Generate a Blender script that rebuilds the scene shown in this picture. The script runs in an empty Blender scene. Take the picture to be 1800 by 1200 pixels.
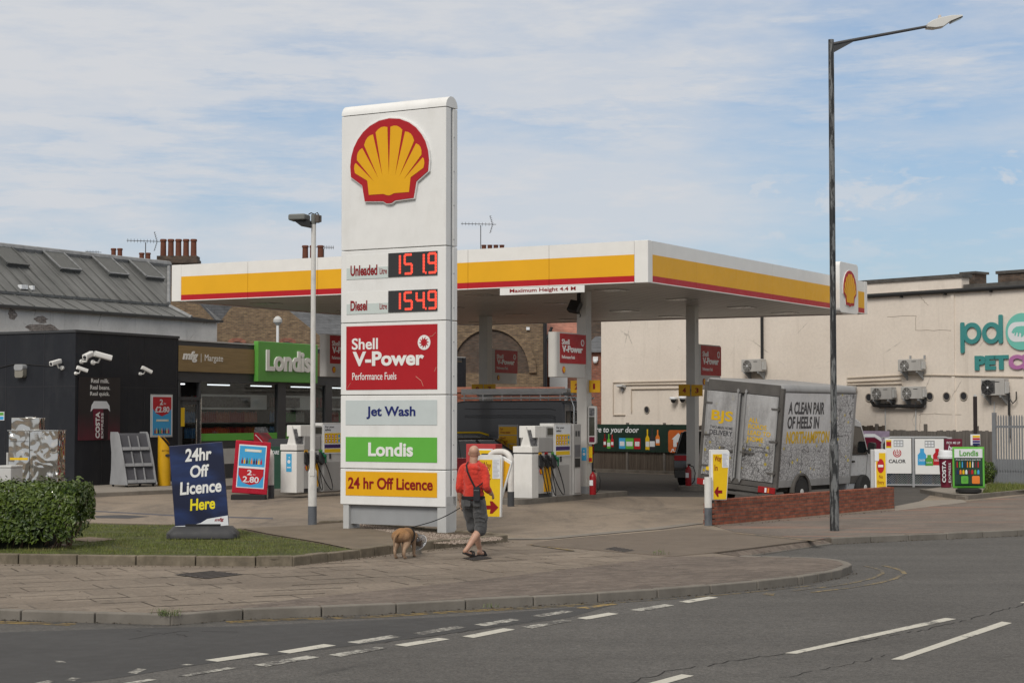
import bpy, bmesh, math, random
from mathutils import Vector, Matrix, noise as mnoise
from mathutils.geometry import tessellate_polygon
R = math.radians
random.seed(7)
SC = bpy.context.scene
COL = SC.collection
# ---------------------------------------------------------------- camera
CAMZ, FPX, PITCH = 2.2, 3200.0, R(2.326)
cam = bpy.data.cameras.new('camera'); cam.lens = 64.0; cam.sensor_width = 36.0
cam.clip_start = .1; cam.clip_end = 3000
camo = bpy.data.objects.new('camera', cam); COL.objects.link(camo)
camo.location = (0, 0, CAMZ); camo.rotation_euler = (R(90) + PITCH, 0, 0)
SC.camera = camo
# ---------------------------------------------------------------- light, sky, exposure
SUN_DIR = Vector((-.26, -.72, .70)).normalized()           # towards the sun
SUN_EL = math.asin(SUN_DIR.z); SUN_AZ = math.atan2(SUN_DIR.x, SUN_DIR.y)
sl = bpy.data.lights.new('sun', 'SUN'); sl.energy = 1.75; sl.angle = R(22); sl.color = (1, .955, .89)
so = bpy.data.objects.new('sun', sl); COL.objects.link(so)
so.rotation_euler = SUN_DIR.to_track_quat('Z', 'Y').to_euler(); so.location = (-20, -20, 40)
SC.view_settings.view_transform = 'Standard'; SC.view_settings.look = 'None'
SC.view_settings.gamma = 1; SC.view_settings.exposure = 0.25
W = bpy.data.worlds.new('World'); SC.world = W; W.use_nodes = True
wn, wl = W.node_tree.nodes, W.node_tree.links
wn.clear()
def wnode(t, **k):
    n = wn.new(t)
    for a, b in k.items(): setattr(n, a, b)
    return n
sky = wnode('ShaderNodeTexSky', sky_type='NISHITA', sun_disc=False)
sky.sun_elevation = SUN_EL; sky.sun_rotation = SUN_AZ; sky.altitude = 20; sky.air_density = 1.0; sky.dust_density = 1.2; sky.ozone_density = 1.5
tc = wnode('ShaderNodeTexCoord')
def wmap(scale, loc=(0, 0, 0), rot=(0, 0, 0)):
    m = wnode('ShaderNodeMapping'); m.inputs['Scale'].default_value = scale; m.inputs['Location'].default_value = loc; m.inputs['Rotation'].default_value = rot
    wl.new(tc.outputs['Generated'], m.inputs['Vector']); return m
def wnoise(m, scale, detail, rough, dist=0):
    n = wnode('ShaderNodeTexNoise'); n.inputs['Scale'].default_value = scale; n.inputs['Detail'].default_value = detail
    n.inputs['Roughness'].default_value = rough; n.inputs['Distortion'].default_value = dist
    wl.new(m.outputs[0], n.inputs['Vector']); return n
def wramp(src, pts):
    r = wnode('ShaderNodeValToRGB'); e = r.color_ramp.elements
    e[0].position, e[0].color = pts[0][0], (pts[0][1],) * 3 + (1,)
    e[1].position, e[1].color = pts[1][0], (pts[1][1],) * 3 + (1,)
    wl.new(src, r.inputs[0]); return r
def wmath(op, a, b):
    m = wnode('ShaderNodeMath', operation=op, use_clamp=True)
    for i, q in enumerate((a, b)):
        if isinstance(q, (int, float)): m.inputs[i].default_value = q
        else: wl.new(q, m.inputs[i])
    return m.outputs[0]
# thin cirrus streaks combed across the sky, a broad milky veil thicker to the left, a few small cumulus puffs
def warped(scale, loc, rot, amt):
    m = wmap(scale, loc, rot); q = wnode('ShaderNodeTexNoise'); wl.new(m.outputs[0], q.inputs['Vector']); q.inputs['Scale'].default_value = .8; q.inputs['Detail'].default_value = 3
    x = wnode('ShaderNodeMix', data_type='VECTOR'); x.inputs[0].default_value = amt; wl.new(m.outputs[0], x.inputs[4]); wl.new(q.outputs[1], x.inputs[5])
    class O: outputs = [x.outputs[1]]
    return O
n1 = wnoise(warped((7, 7, 46), (1.3, .2, .4), (0, R(8), 0), .22), 1.0, 10, .64)
n2 = wnoise(warped((4.2, 4.2, 17), (4.1, 2.2, 1.7), (0, R(-5), 0), .2), 1.0, 7, .6)
n4 = wnoise(warped((22, 22, 110), (3.3, 1.2, 5.1), (0, R(11), 0), .2), 1.0, 8, .62)
n3 = wnoise(wmap((26, 26, 52), (7.7, .4, 3.3)), 1.0, 8, .58, .3)
sepw = wnode('ShaderNodeSeparateXYZ'); wl.new(tc.outputs['Generated'], sepw.inputs[0])
def mrange(src, a, b, c, d, sm=False):
    q = wnode('ShaderNodeMapRange', interpolation_type='SMOOTHSTEP' if sm else 'LINEAR'); wl.new(src, q.inputs['Value'])
    for k, v in zip(('From Min', 'From Max', 'To Min', 'To Max'), (a, b, c, d)): q.inputs[k].default_value = v
    return q.outputs[0]
left = mrange(sepw.outputs[0], .16, -.28, -.04, .17); up = mrange(sepw.outputs[2], .05, .24, -.04, .11)
bias = wnode('ShaderNodeMath', operation='ADD'); wl.new(left, bias.inputs[0]); wl.new(up, bias.inputs[1])
def biased(n, k=1.0):
    m = wnode('ShaderNodeMath', operation='MULTIPLY_ADD'); wl.new(bias.outputs[0], m.inputs[0]); m.inputs[1].default_value = k; wl.new(n.outputs[0], m.inputs[2]); return m.outputs[0]
c1 = wramp(biased(n1), ((.475, 0), (.64, .92))); c2 = wramp(biased(n2, 1.3), ((.465, .0), (.66, .88)))
c4 = wramp(biased(n4, .6), ((.49, 0), (.66, .6)))
puff = wmath('MULTIPLY', wramp(n3.outputs[0], ((.55, 0), (.64, .75))).outputs[0], wmath('MULTIPLY', mrange(sepw.outputs[2], .07, .105, 0, 1, True), mrange(sepw.outputs[2], .165, .13, 0, 1, True)))
cl = wmath('MAXIMUM', wmath('MAXIMUM', c1.outputs[0], c2.outputs[0]), wmath('MAXIMUM', puff, wmath('MULTIPLY', c4.outputs[0], .8)))
cl = wmath('ADD', wmath('MULTIPLY', cl, .88), wmath('MULTIPLY', wmath('MULTIPLY', c4.outputs[0], c2.outputs[0]), .35))
SKY_K = 0.12
bluemix = wnode('ShaderNodeMix', data_type='RGBA', blend_type='MIX'); bluemix.inputs[0].default_value = .55
wl.new(sky.outputs[0], bluemix.inputs[6]); bluemix.inputs[7].default_value = (1.60, 2.30, 3.48, 1)
mixc = wnode('ShaderNodeMix', data_type='RGBA', blend_type='MIX')
wl.new(cl, mixc.inputs[0]); wl.new(bluemix.outputs[2], mixc.inputs[6]); mixc.inputs[7].default_value = (4.50, 4.62, 4.85, 1)
# the sky overhead is a bright warm-white veil, brightest round the hidden sun
ovr = wnode('ShaderNodeMapRange', interpolation_type='SMOOTHSTEP'); wl.new(sepw.outputs[2], ovr.inputs['Value'])
ovr.inputs['From Min'].default_value = .22; ovr.inputs['From Max'].default_value = .62
veil = wnode('ShaderNodeMix', data_type='RGBA', blend_type='MIX'); wl.new(ovr.outputs[0], veil.inputs[0]); wl.new(mixc.outputs[2], veil.inputs[6]); veil.inputs[7].default_value = (5.9, 5.6, 5.2, 1)
mixc = veil
bg = wnode('ShaderNodeBackground'); bg.inputs['Strength'].default_value = SKY_K
wl.new(mixc.outputs[2], bg.inputs['Color'])
wout = wnode('ShaderNodeOutputWorld'); wl.new(bg.outputs[0], wout.inputs['Surface'])

# ---------------------------------------------------------------- pixel helpers (used once, to find real positions)
def ray(px, py):
    c = (px - 900) / FPX; s = (600 - py) / FPX
    return Vector((c, math.cos(PITCH) - s * math.sin(PITCH), math.sin(PITCH) + s * math.cos(PITCH)))
def G(px, py, z=0.0):
    d = ray(px, py); t = (z - CAMZ) / d.z
    return Vector((d.x * t, d.y * t, z))
def P(px, py, Y):
    d = ray(px, py); t = Y / d.y
    return Vector((d.x * t, Y, CAMZ + d.z * t))
class Fr:                                                   # a vertical local frame: x along, y away, z up
    def __init__(s, ox, oy, rz, oz=0):
        s.o = Vector((ox, oy, oz)); s.rz = rz
        s.ax = Vector((math.cos(rz), math.sin(rz), 0)); s.ay = Vector((-math.sin(rz), math.cos(rz), 0))
    def hit(s, px, py, y=0):
        d = ray(px, py); c = Vector((0, 0, CAMZ)); q = s.o + s.ay * y
        t = (q - c).dot(s.ay) / d.dot(s.ay); p = c + d * t - s.o
        return p.dot(s.ax), p.z
    def hitx(s, px, py, x=0):
        d = ray(px, py); c = Vector((0, 0, CAMZ)); q = s.o + s.ax * x
        t = (q - c).dot(s.ax) / d.dot(s.ax); p = c + d * t - s.o
        return p.dot(s.ay), p.z
    def g(s, px, py, z=0):
        p = G(px, py, z) - s.o; return p.dot(s.ax), p.dot(s.ay)
    def w(s, x, y, z=0): return s.o + s.ax * x + s.ay * y + Vector((0, 0, z))
    def rect(s, x0, y0, x1, y1, y=0):
        a = s.hit(x0, (y0 + y1) / 2, y)[0]; b = s.hit(x1, (y0 + y1) / 2, y)[0]
        c = s.hit((x0 + x1) / 2, y1, y)[1]; d = s.hit((x0 + x1) / 2, y0, y)[1]
        return a, b, c, d

# ---------------------------------------------------------------- things
def tag(o, label=None, cat=None, group=None, kind=None):
    if label: o['label'] = label
    if cat: o['category'] = cat
    if group: o['group'] = group
    if kind: o['kind'] = kind
    return o
def thing(name, label, cat, loc=(0, 0, 0), rz=0, group=None):
    o = bpy.data.objects.new(name, None); COL.objects.link(o)
    o.location = loc; o.rotation_euler = (0, 0, rz); o.empty_display_size = .2
    return tag(o, label, cat, group)
def copy_tree(o, parent=None):
    c = o.copy(); COL.objects.link(c); c.parent = parent
    for ch in list(o.children): copy_tree(ch, c)
    return c

class MB:
    def __init__(s): s.v = []; s.f = []; s.T = None
    def add(s, vs, fs):
        b = len(s.v)
        if s.T is not None: vs = [s.T @ Vector(q) for q in vs]
        s.v += [tuple(q) for q in vs]; s.f += [tuple(i + b for i in q) for q in fs]; return s
    def box(s, x0, x1, y0, y1, z0, z1):
        if x0 > x1: x0, x1 = x1, x0
        if y0 > y1: y0, y1 = y1, y0
        if z0 > z1: z0, z1 = z1, z0
        return s.add([(x0, y0, z0), (x1, y0, z0), (x1, y1, z0), (x0, y1, z0), (x0, y0, z1), (x1, y0, z1), (x1, y1, z1), (x0, y1, z1)],
                     [(0, 3, 2, 1), (4, 5, 6, 7), (0, 1, 5, 4), (1, 2, 6, 5), (2, 3, 7, 6), (3, 0, 4, 7)])
    def hexa(s, p):                                         # 8 corners: 4 bottom ccw, 4 top ccw
        return s.add(p, [(0, 3, 2, 1), (4, 5, 6, 7), (0, 1, 5, 4), (1, 2, 6, 5), (2, 3, 7, 6), (3, 0, 4, 7)])
    def cyl(s, p0, p1, r0, r1=None, n=12, cap=True):
        r1 = r0 if r1 is None else r1
        p0, p1 = Vector(p0), Vector(p1); d = (p1 - p0).normalized()
        a = Vector((1, 0, 0)) if abs(d.x) < .8 else Vector((0, 1, 0))
        u = d.cross(a).normalized(); w = d.cross(u)
        vs = []
        for p, r in ((p0, r0), (p1, r1)):
            for i in range(n):
                t = 2 * math.pi * i / n; vs.append(p + u * (r * math.cos(t)) + w * (r * math.sin(t)))
        fs = [(i, (i + 1) % n, n + (i + 1) % n, n + i) for i in range(n)]
        if cap: fs += [tuple(range(n - 1, -1, -1)), tuple(range(n, 2 * n))]
        return s.add(vs, fs)
    def tube(s, pts, r, n=8, cap=True):
        pts = [Vector(p) for p in pts]; rs = r if isinstance(r, (list, tuple)) else [r] * len(pts)
        vs, u = [], None
        for i, p in enumerate(pts):
            d = (pts[min(i + 1, len(pts) - 1)] - pts[max(i - 1, 0)]).normalized()
            if u is None:
                a = Vector((0, 0, 1)) if abs(d.z) < .8 else Vector((1, 0, 0)); u = d.cross(a).normalized()
            else: u = (u - d * u.dot(d)).normalized()
            w = d.cross(u)
            for k in range(n):
                t = 2 * math.pi * k / n; vs.append(p + (u * math.cos(t) + w * math.sin(t)) * rs[i])
        fs = []
        for i in range(len(pts) - 1):
            for k in range(n): fs.append((i * n + k, i * n + (k + 1) % n, (i + 1) * n + (k + 1) % n, (i + 1) * n + k))
        if cap: fs += [tuple(range(n - 1, -1, -1)), tuple(range((len(pts) - 1) * n, len(pts) * n))]
        return s.add(vs, fs)
    def prism(s, out, d0, d1, ax='y'):                      # outline (a,b) extruded from d0 to d1 along ax
        n = len(out)
        mp = {'y': lambda a, b, d: (a, d, b), 'x': lambda a, b, d: (d, a, b), 'z': lambda a, b, d: (a, b, d)}[ax]
        vs = [mp(a, b, d0) for a, b in out] + [mp(a, b, d1) for a, b in out]
        fs = [(i, (i + 1) % n, n + (i + 1) % n, n + i) for i in range(n)]
        tr = tessellate_polygon([[Vector((a, b, 0)) for a, b in out]])
        fs += [tuple(t) for t in tr] + [tuple(n + i for i in reversed(t)) for t in tr]
        return s.add(vs, fs)
    def poly(s, pts):
        return s.add(pts, [tuple(range(len(pts)))])
    def sheet(s, pts, z=None):                              # flat (maybe concave) polygon
        ps = [Vector((p[0], p[1], p[2] if z is None else z)) for p in pts]
        tr = tessellate_polygon([[Vector((p.x, p.y, 0)) for p in ps]])
        ar = sum(ps[i].x * ps[(i + 1) % len(ps)].y - ps[(i + 1) % len(ps)].x * ps[i].y for i in range(len(ps)))
        out = []
        for t in tr:
            a, b, c = (ps[i] for i in t)
            out.append(tuple(t) if (b - a).cross(c - a).z > 0 else tuple(reversed(t)))
        return s.add(ps, out)
    def ell(s, c, r, n=16, m=10):
        c = Vector(c); vs = [c + Vector((0, 0, r[2]))]; fs = []
        for j in range(1, m):
            ph = math.pi * j / m
            for i in range(n):
                t = 2 * math.pi * i / n
                vs.append(c + Vector((r[0] * math.sin(ph) * math.cos(t), r[1] * math.sin(ph) * math.sin(t), r[2] * math.cos(ph))))
        vs.append(c - Vector((0, 0, r[2])))
        for i in range(n): fs.append((0, 1 + i, 1 + (i + 1) % n))
        for j in range(m - 2):
            for i in range(n): fs.append((1 + j * n + i, 1 + (j + 1) * n + i, 1 + (j + 1) * n + (i + 1) % n, 1 + j * n + (i + 1) % n))
        L = len(vs) - 1; b = 1 + (m - 2) * n
        for i in range(n): fs.append((L, b + (i + 1) % n, b + i))
        return s.add(vs, fs)
    def lathe(s, prof, c=(0, 0, 0), n=20):
        vs, fs = [], []
        for r, z in prof:
            for i in range(n):
                t = 2 * math.pi * i / n; vs.append((c[0] + r * math.cos(t), c[1] + r * math.sin(t), c[2] + z))
        for j in range(len(prof) - 1):
            for i in range(n): fs.append((j * n + i, j * n + (i + 1) % n, (j + 1) * n + (i + 1) % n, (j + 1) * n + i))
        fs += [tuple(range(n - 1, -1, -1)), tuple(range((len(prof) - 1) * n, len(prof) * n))]
        return s.add(vs, fs)
    def build(s, name, m, parent=None, bevel=0, smooth=False, seg=2, loc=None, ang=35):
        me = bpy.data.meshes.new(name); me.from_pydata(s.v, [], s.f); me.update()
        bm = bmesh.new(); bm.from_mesh(me); bmesh.ops.recalc_face_normals(bm, faces=bm.faces); bm.to_mesh(me); bm.free()
        if m is not None: me.materials.append(m)
        o = bpy.data.objects.new(name, me); COL.objects.link(o)
        if parent is not None: o.parent = parent
        if loc is not None: o.location = loc
        if smooth or bevel:
            me.polygons.foreach_set('use_smooth', [True] * len(me.polygons)); me.set_sharp_from_angle(angle=R(ang))
        if bevel:
            b = o.modifiers.new('bevel', 'BEVEL'); b.width = bevel; b.segments = seg; b.limit_method = 'ANGLE'; b.angle_limit = R(ang)
            b.harden_normals = True
        return o
def rrect(x0, x1, z0, z1, r, n=4):
    out = []
    for cx, cz, a in ((x1 - r, z0 + r, -90), (x1 - r, z1 - r, 0), (x0 + r, z1 - r, 90), (x0 + r, z0 + r, 180)):
        for i in range(n + 1):
            t = R(a + 90 * i / n); out.append((cx + r * math.cos(t), cz + r * math.sin(t)))
    return out
def circ(cx, cz, r, n=24, rz=None): return [(cx + r * math.cos(2 * math.pi * i / n), cz + (rz or r) * math.sin(2 * math.pi * i / n)) for i in range(n)]
def bx(name, m, parent, x0, x1, y0, y1, z0, z1, bevel=0): return MB().box(x0, x1, y0, y1, z0, z1).build(name, m, parent, bevel)
def front(y0): return lambda a, b, d: (a, y0 - d, b)
def right(x0): return lambda a, b, d: (x0 + d, a, b)
def flat(parent, name, m, mp, out, d0=0, d1=.004):          # a plate of outline out on a mapped face
    n = len(out); mb = MB()
    vs = [mp(a, b, d0) for a, b in out] + [mp(a, b, d1) for a, b in out]
    fs = [(i, (i + 1) % n, n + (i + 1) % n, n + i) for i in range(n)]
    tr = tessellate_polygon([[Vector((a, b, 0)) for a, b in out]])
    fs += [tuple(t) for t in tr] + [tuple(n + i for i in reversed(t)) for t in tr]
    mb.add(vs, fs); return mb.build(name, m, parent)
def rc(x0, x1, z0, z1): return [(x0, z0), (x1, z0), (x1, z1), (x0, z1)]
def text(parent, st, x0, x1, z0, z1, mp, m, bold=0, shear=0, d0=.001, d1=.005, name='lettering', space=1.0, line=1.0, align='LEFT'):
    cu = bpy.data.curves.new('lettering', 'FONT'); cu.body = st; cu.size = 1; cu.offset = bold; cu.shear = shear; cu.extrude = .5
    cu.resolution_u = 4; cu.space_character = space; cu.space_line = line; cu.align_x = align
    t = bpy.data.objects.new('lettering', cu); me = t.to_mesh()
    vs = [v.co.copy() for v in me.vertices]; fs = [tuple(p.vertices) for p in me.polygons]
    t.to_mesh_clear(); bpy.data.objects.remove(t); bpy.data.curves.remove(cu)
    ax = [v.x for v in vs]; ay = [v.y for v in vs]
    a0, a1, b0, b1 = min(ax), max(ax), min(ay), max(ay)
    q = []
    for v in vs:
        q.append(mp(x0 + (v.x - a0) / (a1 - a0) * (x1 - x0), z0 + (v.y - b0) / (b1 - b0) * (z1 - z0), d0 + (d1 - d0) * (v.z + .5)))
    mb = MB(); mb.add(q, fs)
    return mb.build(name, m, parent)

# ---------------------------------------------------------------- materials
MATS = {}
def newmat(name):
    m = bpy.data.materials.new(name); m.use_nodes = True
    return m, m.node_tree.nodes, m.node_tree.links, m.node_tree.nodes['Principled BSDF']
class NT:
    def __init__(s, m): s.n = m.node_tree.nodes; s.l = m.node_tree.links; s.tc = s.n.new('ShaderNodeTexCoord')
    def node(s, t, **k):
        q = s.n.new(t)
        for a, b in k.items(): setattr(q, a, b)
        return q
    def val(s, sock, x):
        if isinstance(x, (int, float, tuple)): sock.default_value = x
        else: s.l.new(x, sock)
    def map(s, scale=(1, 1, 1), rot=(0, 0, 0), loc=(0, 0, 0), src=None):
        q = s.n.new('ShaderNodeMapping'); q.inputs['Scale'].default_value = scale; q.inputs['Rotation'].default_value = rot; q.inputs['Location'].default_value = loc
        s.l.new(src or s.tc.outputs['Object'], q.inputs['Vector']); return q.outputs[0]
    def noise(s, vec, scale, detail=4, rough=.55, dist=0):
        q = s.n.new('ShaderNodeTexNoise'); s.l.new(vec, q.inputs['Vector']); q.inputs['Scale'].default_value = scale
        q.inputs['Detail'].default_value = detail; q.inputs['Roughness'].default_value = rough; q.inputs['Distortion'].default_value = dist
        return q.outputs[0]
    def ramp(s, f, p0, c0, p1, c1, interp='LINEAR'):
        q = s.n.new('ShaderNodeValToRGB'); q.color_ramp.interpolation = interp; e = q.color_ramp.elements
        def cc(c): return (c, c, c, 1) if isinstance(c, (int, float)) else tuple(c) + (1,)
        e[0].position, e[0].color, e[1].position, e[1].color = p0, cc(c0), p1, cc(c1)
        s.l.new(f, q.inputs[0]); return q.outputs[0]
    def mix(s, f, a, b, bt='MIX'):
        q = s.n.new('ShaderNodeMix'); q.data_type = 'RGBA'; q.blend_type = bt
        for i, x in ((0, f), (6, a), (7, b)):
            if isinstance(x, (int, float)): q.inputs[i].default_value = x if i == 0 else (x, x, x, 1)
            elif isinstance(x, tuple): q.inputs[i].default_value = x + (1,) if len(x) == 3 else x
            else: s.l.new(x, q.inputs[i])
        return q.outputs[2]
    def math(s, op, a, b=0, clamp=True):
        q = s.n.new('ShaderNodeMath'); q.operation = op; q.use_clamp = clamp
        for i, x in enumerate((a, b)):
            if isinstance(x, (int, float)): q.inputs[i].default_value = x
            else: s.l.new(x, q.inputs[i])
        return q.outputs[0]
    def bump(s, bsdf, h, strength=.3, dist=.01):
        q = s.n.new('ShaderNodeBump'); q.inputs['Strength'].default_value = strength; q.inputs['Distance'].default_value = dist
        s.l.new(h, q.inputs['Height']); s.l.new(q.outputs[0], bsdf.inputs['Normal'])
    def wallvec(s):                                         # (x+y, z) for bricks on any upright face
        sp = s.n.new('ShaderNodeSeparateXYZ'); s.l.new(s.tc.outputs['Object'], sp.inputs[0])
        a = s.math('ADD', sp.outputs[0], sp.outputs[1], clamp=False)
        c = s.n.new('ShaderNodeCombineXYZ'); s.l.new(a, c.inputs[0]); s.l.new(sp.outputs[2], c.inputs[1]); return c.outputs[0]
def mat(name, col, rough=.5, metal=0, var=.10, vs=3.0, bump=0, bs=60, dirt=0, dcol=(.06, .05, .04), ds=2.0, coat=0, emit=0, stretch=None, spec=.3):
    if name in MATS: return MATS[name]
    m, n, l, b = newmat(name); t = NT(m)
    b.inputs['Roughness'].default_value = rough; b.inputs['Metallic'].default_value = metal; b.inputs['Specular IOR Level'].default_value = spec
    if coat: b.inputs['Coat Weight'].default_value = coat; b.inputs['Coat Roughness'].default_value = .08
    vec = t.map(stretch or (1, 1, 1))
    if var:
        f = t.noise(vec, vs, 5, .6)
        c = t.ramp(f, .3, tuple(max(0, q * (1 - var)) for q in col), .7, tuple(min(1, q * (1 + var)) for q in col))
    else:
        rg = n.new('ShaderNodeRGB'); rg.outputs[0].default_value = tuple(col) + (1,); c = rg.outputs[0]
    if dirt:
        f2 = t.noise(t.map((ds, ds, ds * .35), loc=(3, 1, 2)), 1.0, 9, .68)
        c = t.mix(t.math('MULTIPLY', t.ramp(f2, .50, 0.0, .78, 1.0), dirt), c, dcol)
    l.new(c, b.inputs['Base Color'])
    rf = t.noise(vec, 6, 3); rr = t.ramp(rf, .3, max(0, rough - .07), .7, min(1, rough + .07)); l.new(rr, b.inputs['Roughness'])
    if bump: t.bump(b, t.noise(t.map(), bs, 5, .6), bump, .01)
    if emit:
        l.new(c, b.inputs['Emission Color']); b.inputs['Emission Strength'].default_value = emit
    MATS[name] = m; return m
# materials in use
WHITE = mat('white_panel', (.73, .73, .715), .35, var=.03, dirt=.30, dcol=(.46, .44, .40), ds=2.2)
WHITEP = mat('white_plain', (.74, .74, .72), .4, var=.02)
PUMPW = mat('pump_white', (.70, .69, .66), .4, var=.03, dirt=.3, dcol=(.36, .33, .28), ds=3)
GREYM = mat('grey_metal', (.30, .31, .32), .42, var=.05, dirt=.2, dcol=(.2, .19, .17))
LGREY = mat('light_grey_metal', (.46, .465, .46), .42, var=.05, dirt=.2, dcol=(.3, .28, .25))
DGREY = mat('dark_grey', (.05, .052, .056), .5, var=.08)
BLACK = mat('black_plastic', (.018, .018, .019), .45, var=.1)
RUBBER = mat('rubber', (.022, .022, .022), .8, var=.15)
RED = mat('sign_red', (.38, .010, .016), .5, var=.04)
BRED = mat('bright_red', (.44, .014, .022), .45, var=.04)
DRED = mat('lettering_red', (.23, .006, .009), .45, var=0)
YEL = mat('sign_yellow', (.72, .37, .007), .5, var=.03)
YELS = mat('yellow_panel', (.72, .47, .010), .5, var=.04)
GREEN = mat('sign_green', (.115, .40, .055), .38, var=.03)
GREEND = mat('shop_green', (.10, .33, .055), .38, var=.03)
NAVY = mat('navy', (.014, .026, .10), .4, var=.15, vs=2)
NAVYL = mat('navy_lettering', (.012, .02, .13), .45, var=0)
PALE = mat('pale_grey_panel', (.50, .55, .55), .35, var=.04)
BLUE = mat('sky_blue', (.05, .33, .62), .45, var=.05)
ORANGE = mat('orange', (.72, .20, .03), .45, var=.03)
TEAL = mat('teal', (.055, .25, .245), .45, var=.02)
TEALL = mat('light_teal', (.16, .50, .42), .45, var=.02)
PURPLE = mat('mauve', (.42, .16, .36), .45, var=.02)
MAROON = mat('maroon', (.13, .012, .03), .4, var=.08)
PAPER = mat('paper', (.68, .70, .72), .6, var=.02)
INK = mat('ink', (.03, .03, .035), .6, var=0)
CHROME = mat('steel', (.62, .62, .60), .25, 1.0, var=.06)
def mk_steel():
    m, n, l, b = newmat('polished_steel'); t = NT(m); b.inputs['Roughness'].default_value = .12; b.inputs['Metallic'].default_value = 1; b.inputs['Base Color'].default_value = (.56, .55, .52, 1)
    t.bump(b, t.noise(t.map((1, 1, .8)), 3.2, 0, .5, 1.2), .8, .10); MATS['polished_steel'] = m; return m
STEELP = mk_steel()
CLAD = mat('dark_cladding', (.017, .019, .024), .5, var=.08, spec=.22, dirt=.25, dcol=(.075, .075, .075), ds=1.3)
TAN = mat('tan_wood_panel', (.235, .165, .075), .5, var=.16, vs=2.0, stretch=(.5, .5, 9))
SLATE = None
LED = mat('red_led', (.9, .085, .05), .5, var=0, emit=.42)
CONC = mat('concrete', (.24, .215, .185), .85, var=.14, bump=.3, bs=30, dirt=.3, dcol=(.08, .07, .06))
KERB = mat('kerb_concrete', (.165, .150, .130), .85, var=.18, vs=2, bump=.35, bs=35, dirt=.45, dcol=(.07, .062, .05), ds=3)
KERBM = mat('mossy_kerb', (.16, .135, .10), .9, var=.3, vs=5, bump=.5, bs=28, dirt=.7, dcol=(.045, .04, .026), ds=4)
def mk_asphalt():
    m, n, l, b = newmat('asphalt'); t = NT(m); b.inputs['Roughness'].default_value = .85
    v = t.map()
    base = t.ramp(t.noise(v, .35, 5, .6), .3, (.058, .0545, .0505), .7, (.078, .074, .069))
    tr = t.ramp(t.noise(t.map((.10, .9, 1), rot=(0, 0, R(-32))), 1, 4, .6), .35, .86, .65, 1.12)
    base = t.mix(1.0, base, tr, 'MULTIPLY')
    sp = t.ramp(t.noise(v, 42, 3, .7), .34, .55, .66, 1.5)
    base = t.mix(1.0, base, sp, 'MULTIPLY')
    base = t.mix(1.0, base, t.ramp(t.noise(v, 13, 2, .6), .34, .87, .66, 1.13), 'MULTIPLY')
    base = t.mix(t.math('MULTIPLY', t.ramp(t.noise(t.map((.5, .9, 1)), 1.0, 9, .72, .5), .58, 0.0, .72, 1.0), .35), base, (.036, .034, .032))
    vo = t.node('ShaderNodeTexVoronoi', feature='DISTANCE_TO_EDGE'); t.l.new(t.map((.16, .33, 1), rot=(0, 0, R(20)), loc=(2, 5, 0)), vo.inputs['Vector']); vo.inputs['Scale'].default_value = 1
    wob = t.noise(v, 2.2, 6, .7)
    cr = t.ramp(t.math('ADD', vo.outputs['Distance'], t.math('MULTIPLY', wob, .05)), .027, 1.0, .033, 0.0)
    msk = t.ramp(t.noise(v, .22, 3), .53, 0.0, .6, 1.0)
    base = t.mix(t.math('MULTIPLY', t.math('MULTIPLY', cr, msk), .7), base, (.025, .024, .023))
    l.new(base, b.inputs['Base Color']); t.bump(b, t.noise(v, 70, 4, .7), .5, .012); MATS['asphalt'] = m; return m
ASPH = mk_asphalt()
def mk_blocks(name, c1, c2, mortar, bw, bh, rot, msize=.006, stain=.35, sc=(.05, .045, .04), off=.5, bump=.4, wob=.0, tint=None, warp=.035):
    m, n, l, b = newmat(name); t = NT(m); b.inputs['Roughness'].default_value = .88
    v0 = t.map(rot=(0, 0, rot))
    wv = t.node('ShaderNodeTexNoise'); t.l.new(v0, wv.inputs['Vector']); wv.inputs['Scale'].default_value = .9
    mx = t.node('ShaderNodeMix', data_type='VECTOR'); mx.inputs[0].default_value = warp; t.l.new(v0, mx.inputs[4]); t.l.new(wv.outputs[1], mx.inputs[5])
    br = t.node('ShaderNodeTexBrick'); t.l.new(mx.outputs[1], br.inputs['Vector'])
    br.inputs['Scale'].default_value = 1; br.inputs['Brick Width'].default_value = bw; br.inputs['Row Height'].default_value = bh
    br.inputs['Mortar Size'].default_value = msize; br.inputs['Mortar Smooth'].default_value = .3; br.offset = off; br.inputs['Bias'].default_value = 0
    br.inputs['Color1'].default_value = c1 + (1,); br.inputs['Color2'].default_value = c2 + (1,)
    # joints come and go: dirt-filled in places, worn away in others
    jm = t.ramp(t.noise(v0, 1.1, 5, .65), .44, 1.0, .70, .25)
    mc = t.mix(jm, mortar, tuple((a + q) / 2 for a, q in zip(c1, c2)))
    t.l.new(mc, br.inputs['Mortar'])
    c = t.mix(1.0, br.outputs[0], t.ramp(t.noise(v0, 14, 6, .75), .3, .70, .7, 1.3), 'MULTIPLY')
    c = t.mix(1.0, c, t.ramp(t.noise(v0, .5, 5, .6), .3, .82, .7, 1.16), 'MULTIPLY')
    if tint: c = t.mix(t.ramp(t.noise(t.map((.25, 2.2, 1), rot=(0, 0, rot)), 1, 3), .55, 0.0, .66, .8), c, tint)
    st = t.ramp(t.noise(v0, 1.7, 8, .72, .4), .55, 0.0, .78, 1.0)
    c = t.mix(t.math('MULTIPLY', st, stain), c, sc)
    l.new(c, b.inputs['Base Color'])
    t.bump(b, t.math('ADD', t.math('MULTIPLY', br.outputs['Fac'], -.8, False), t.noise(v0, 50, 4, .7), False), bump, .012); MATS[name] = m; return m
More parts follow.
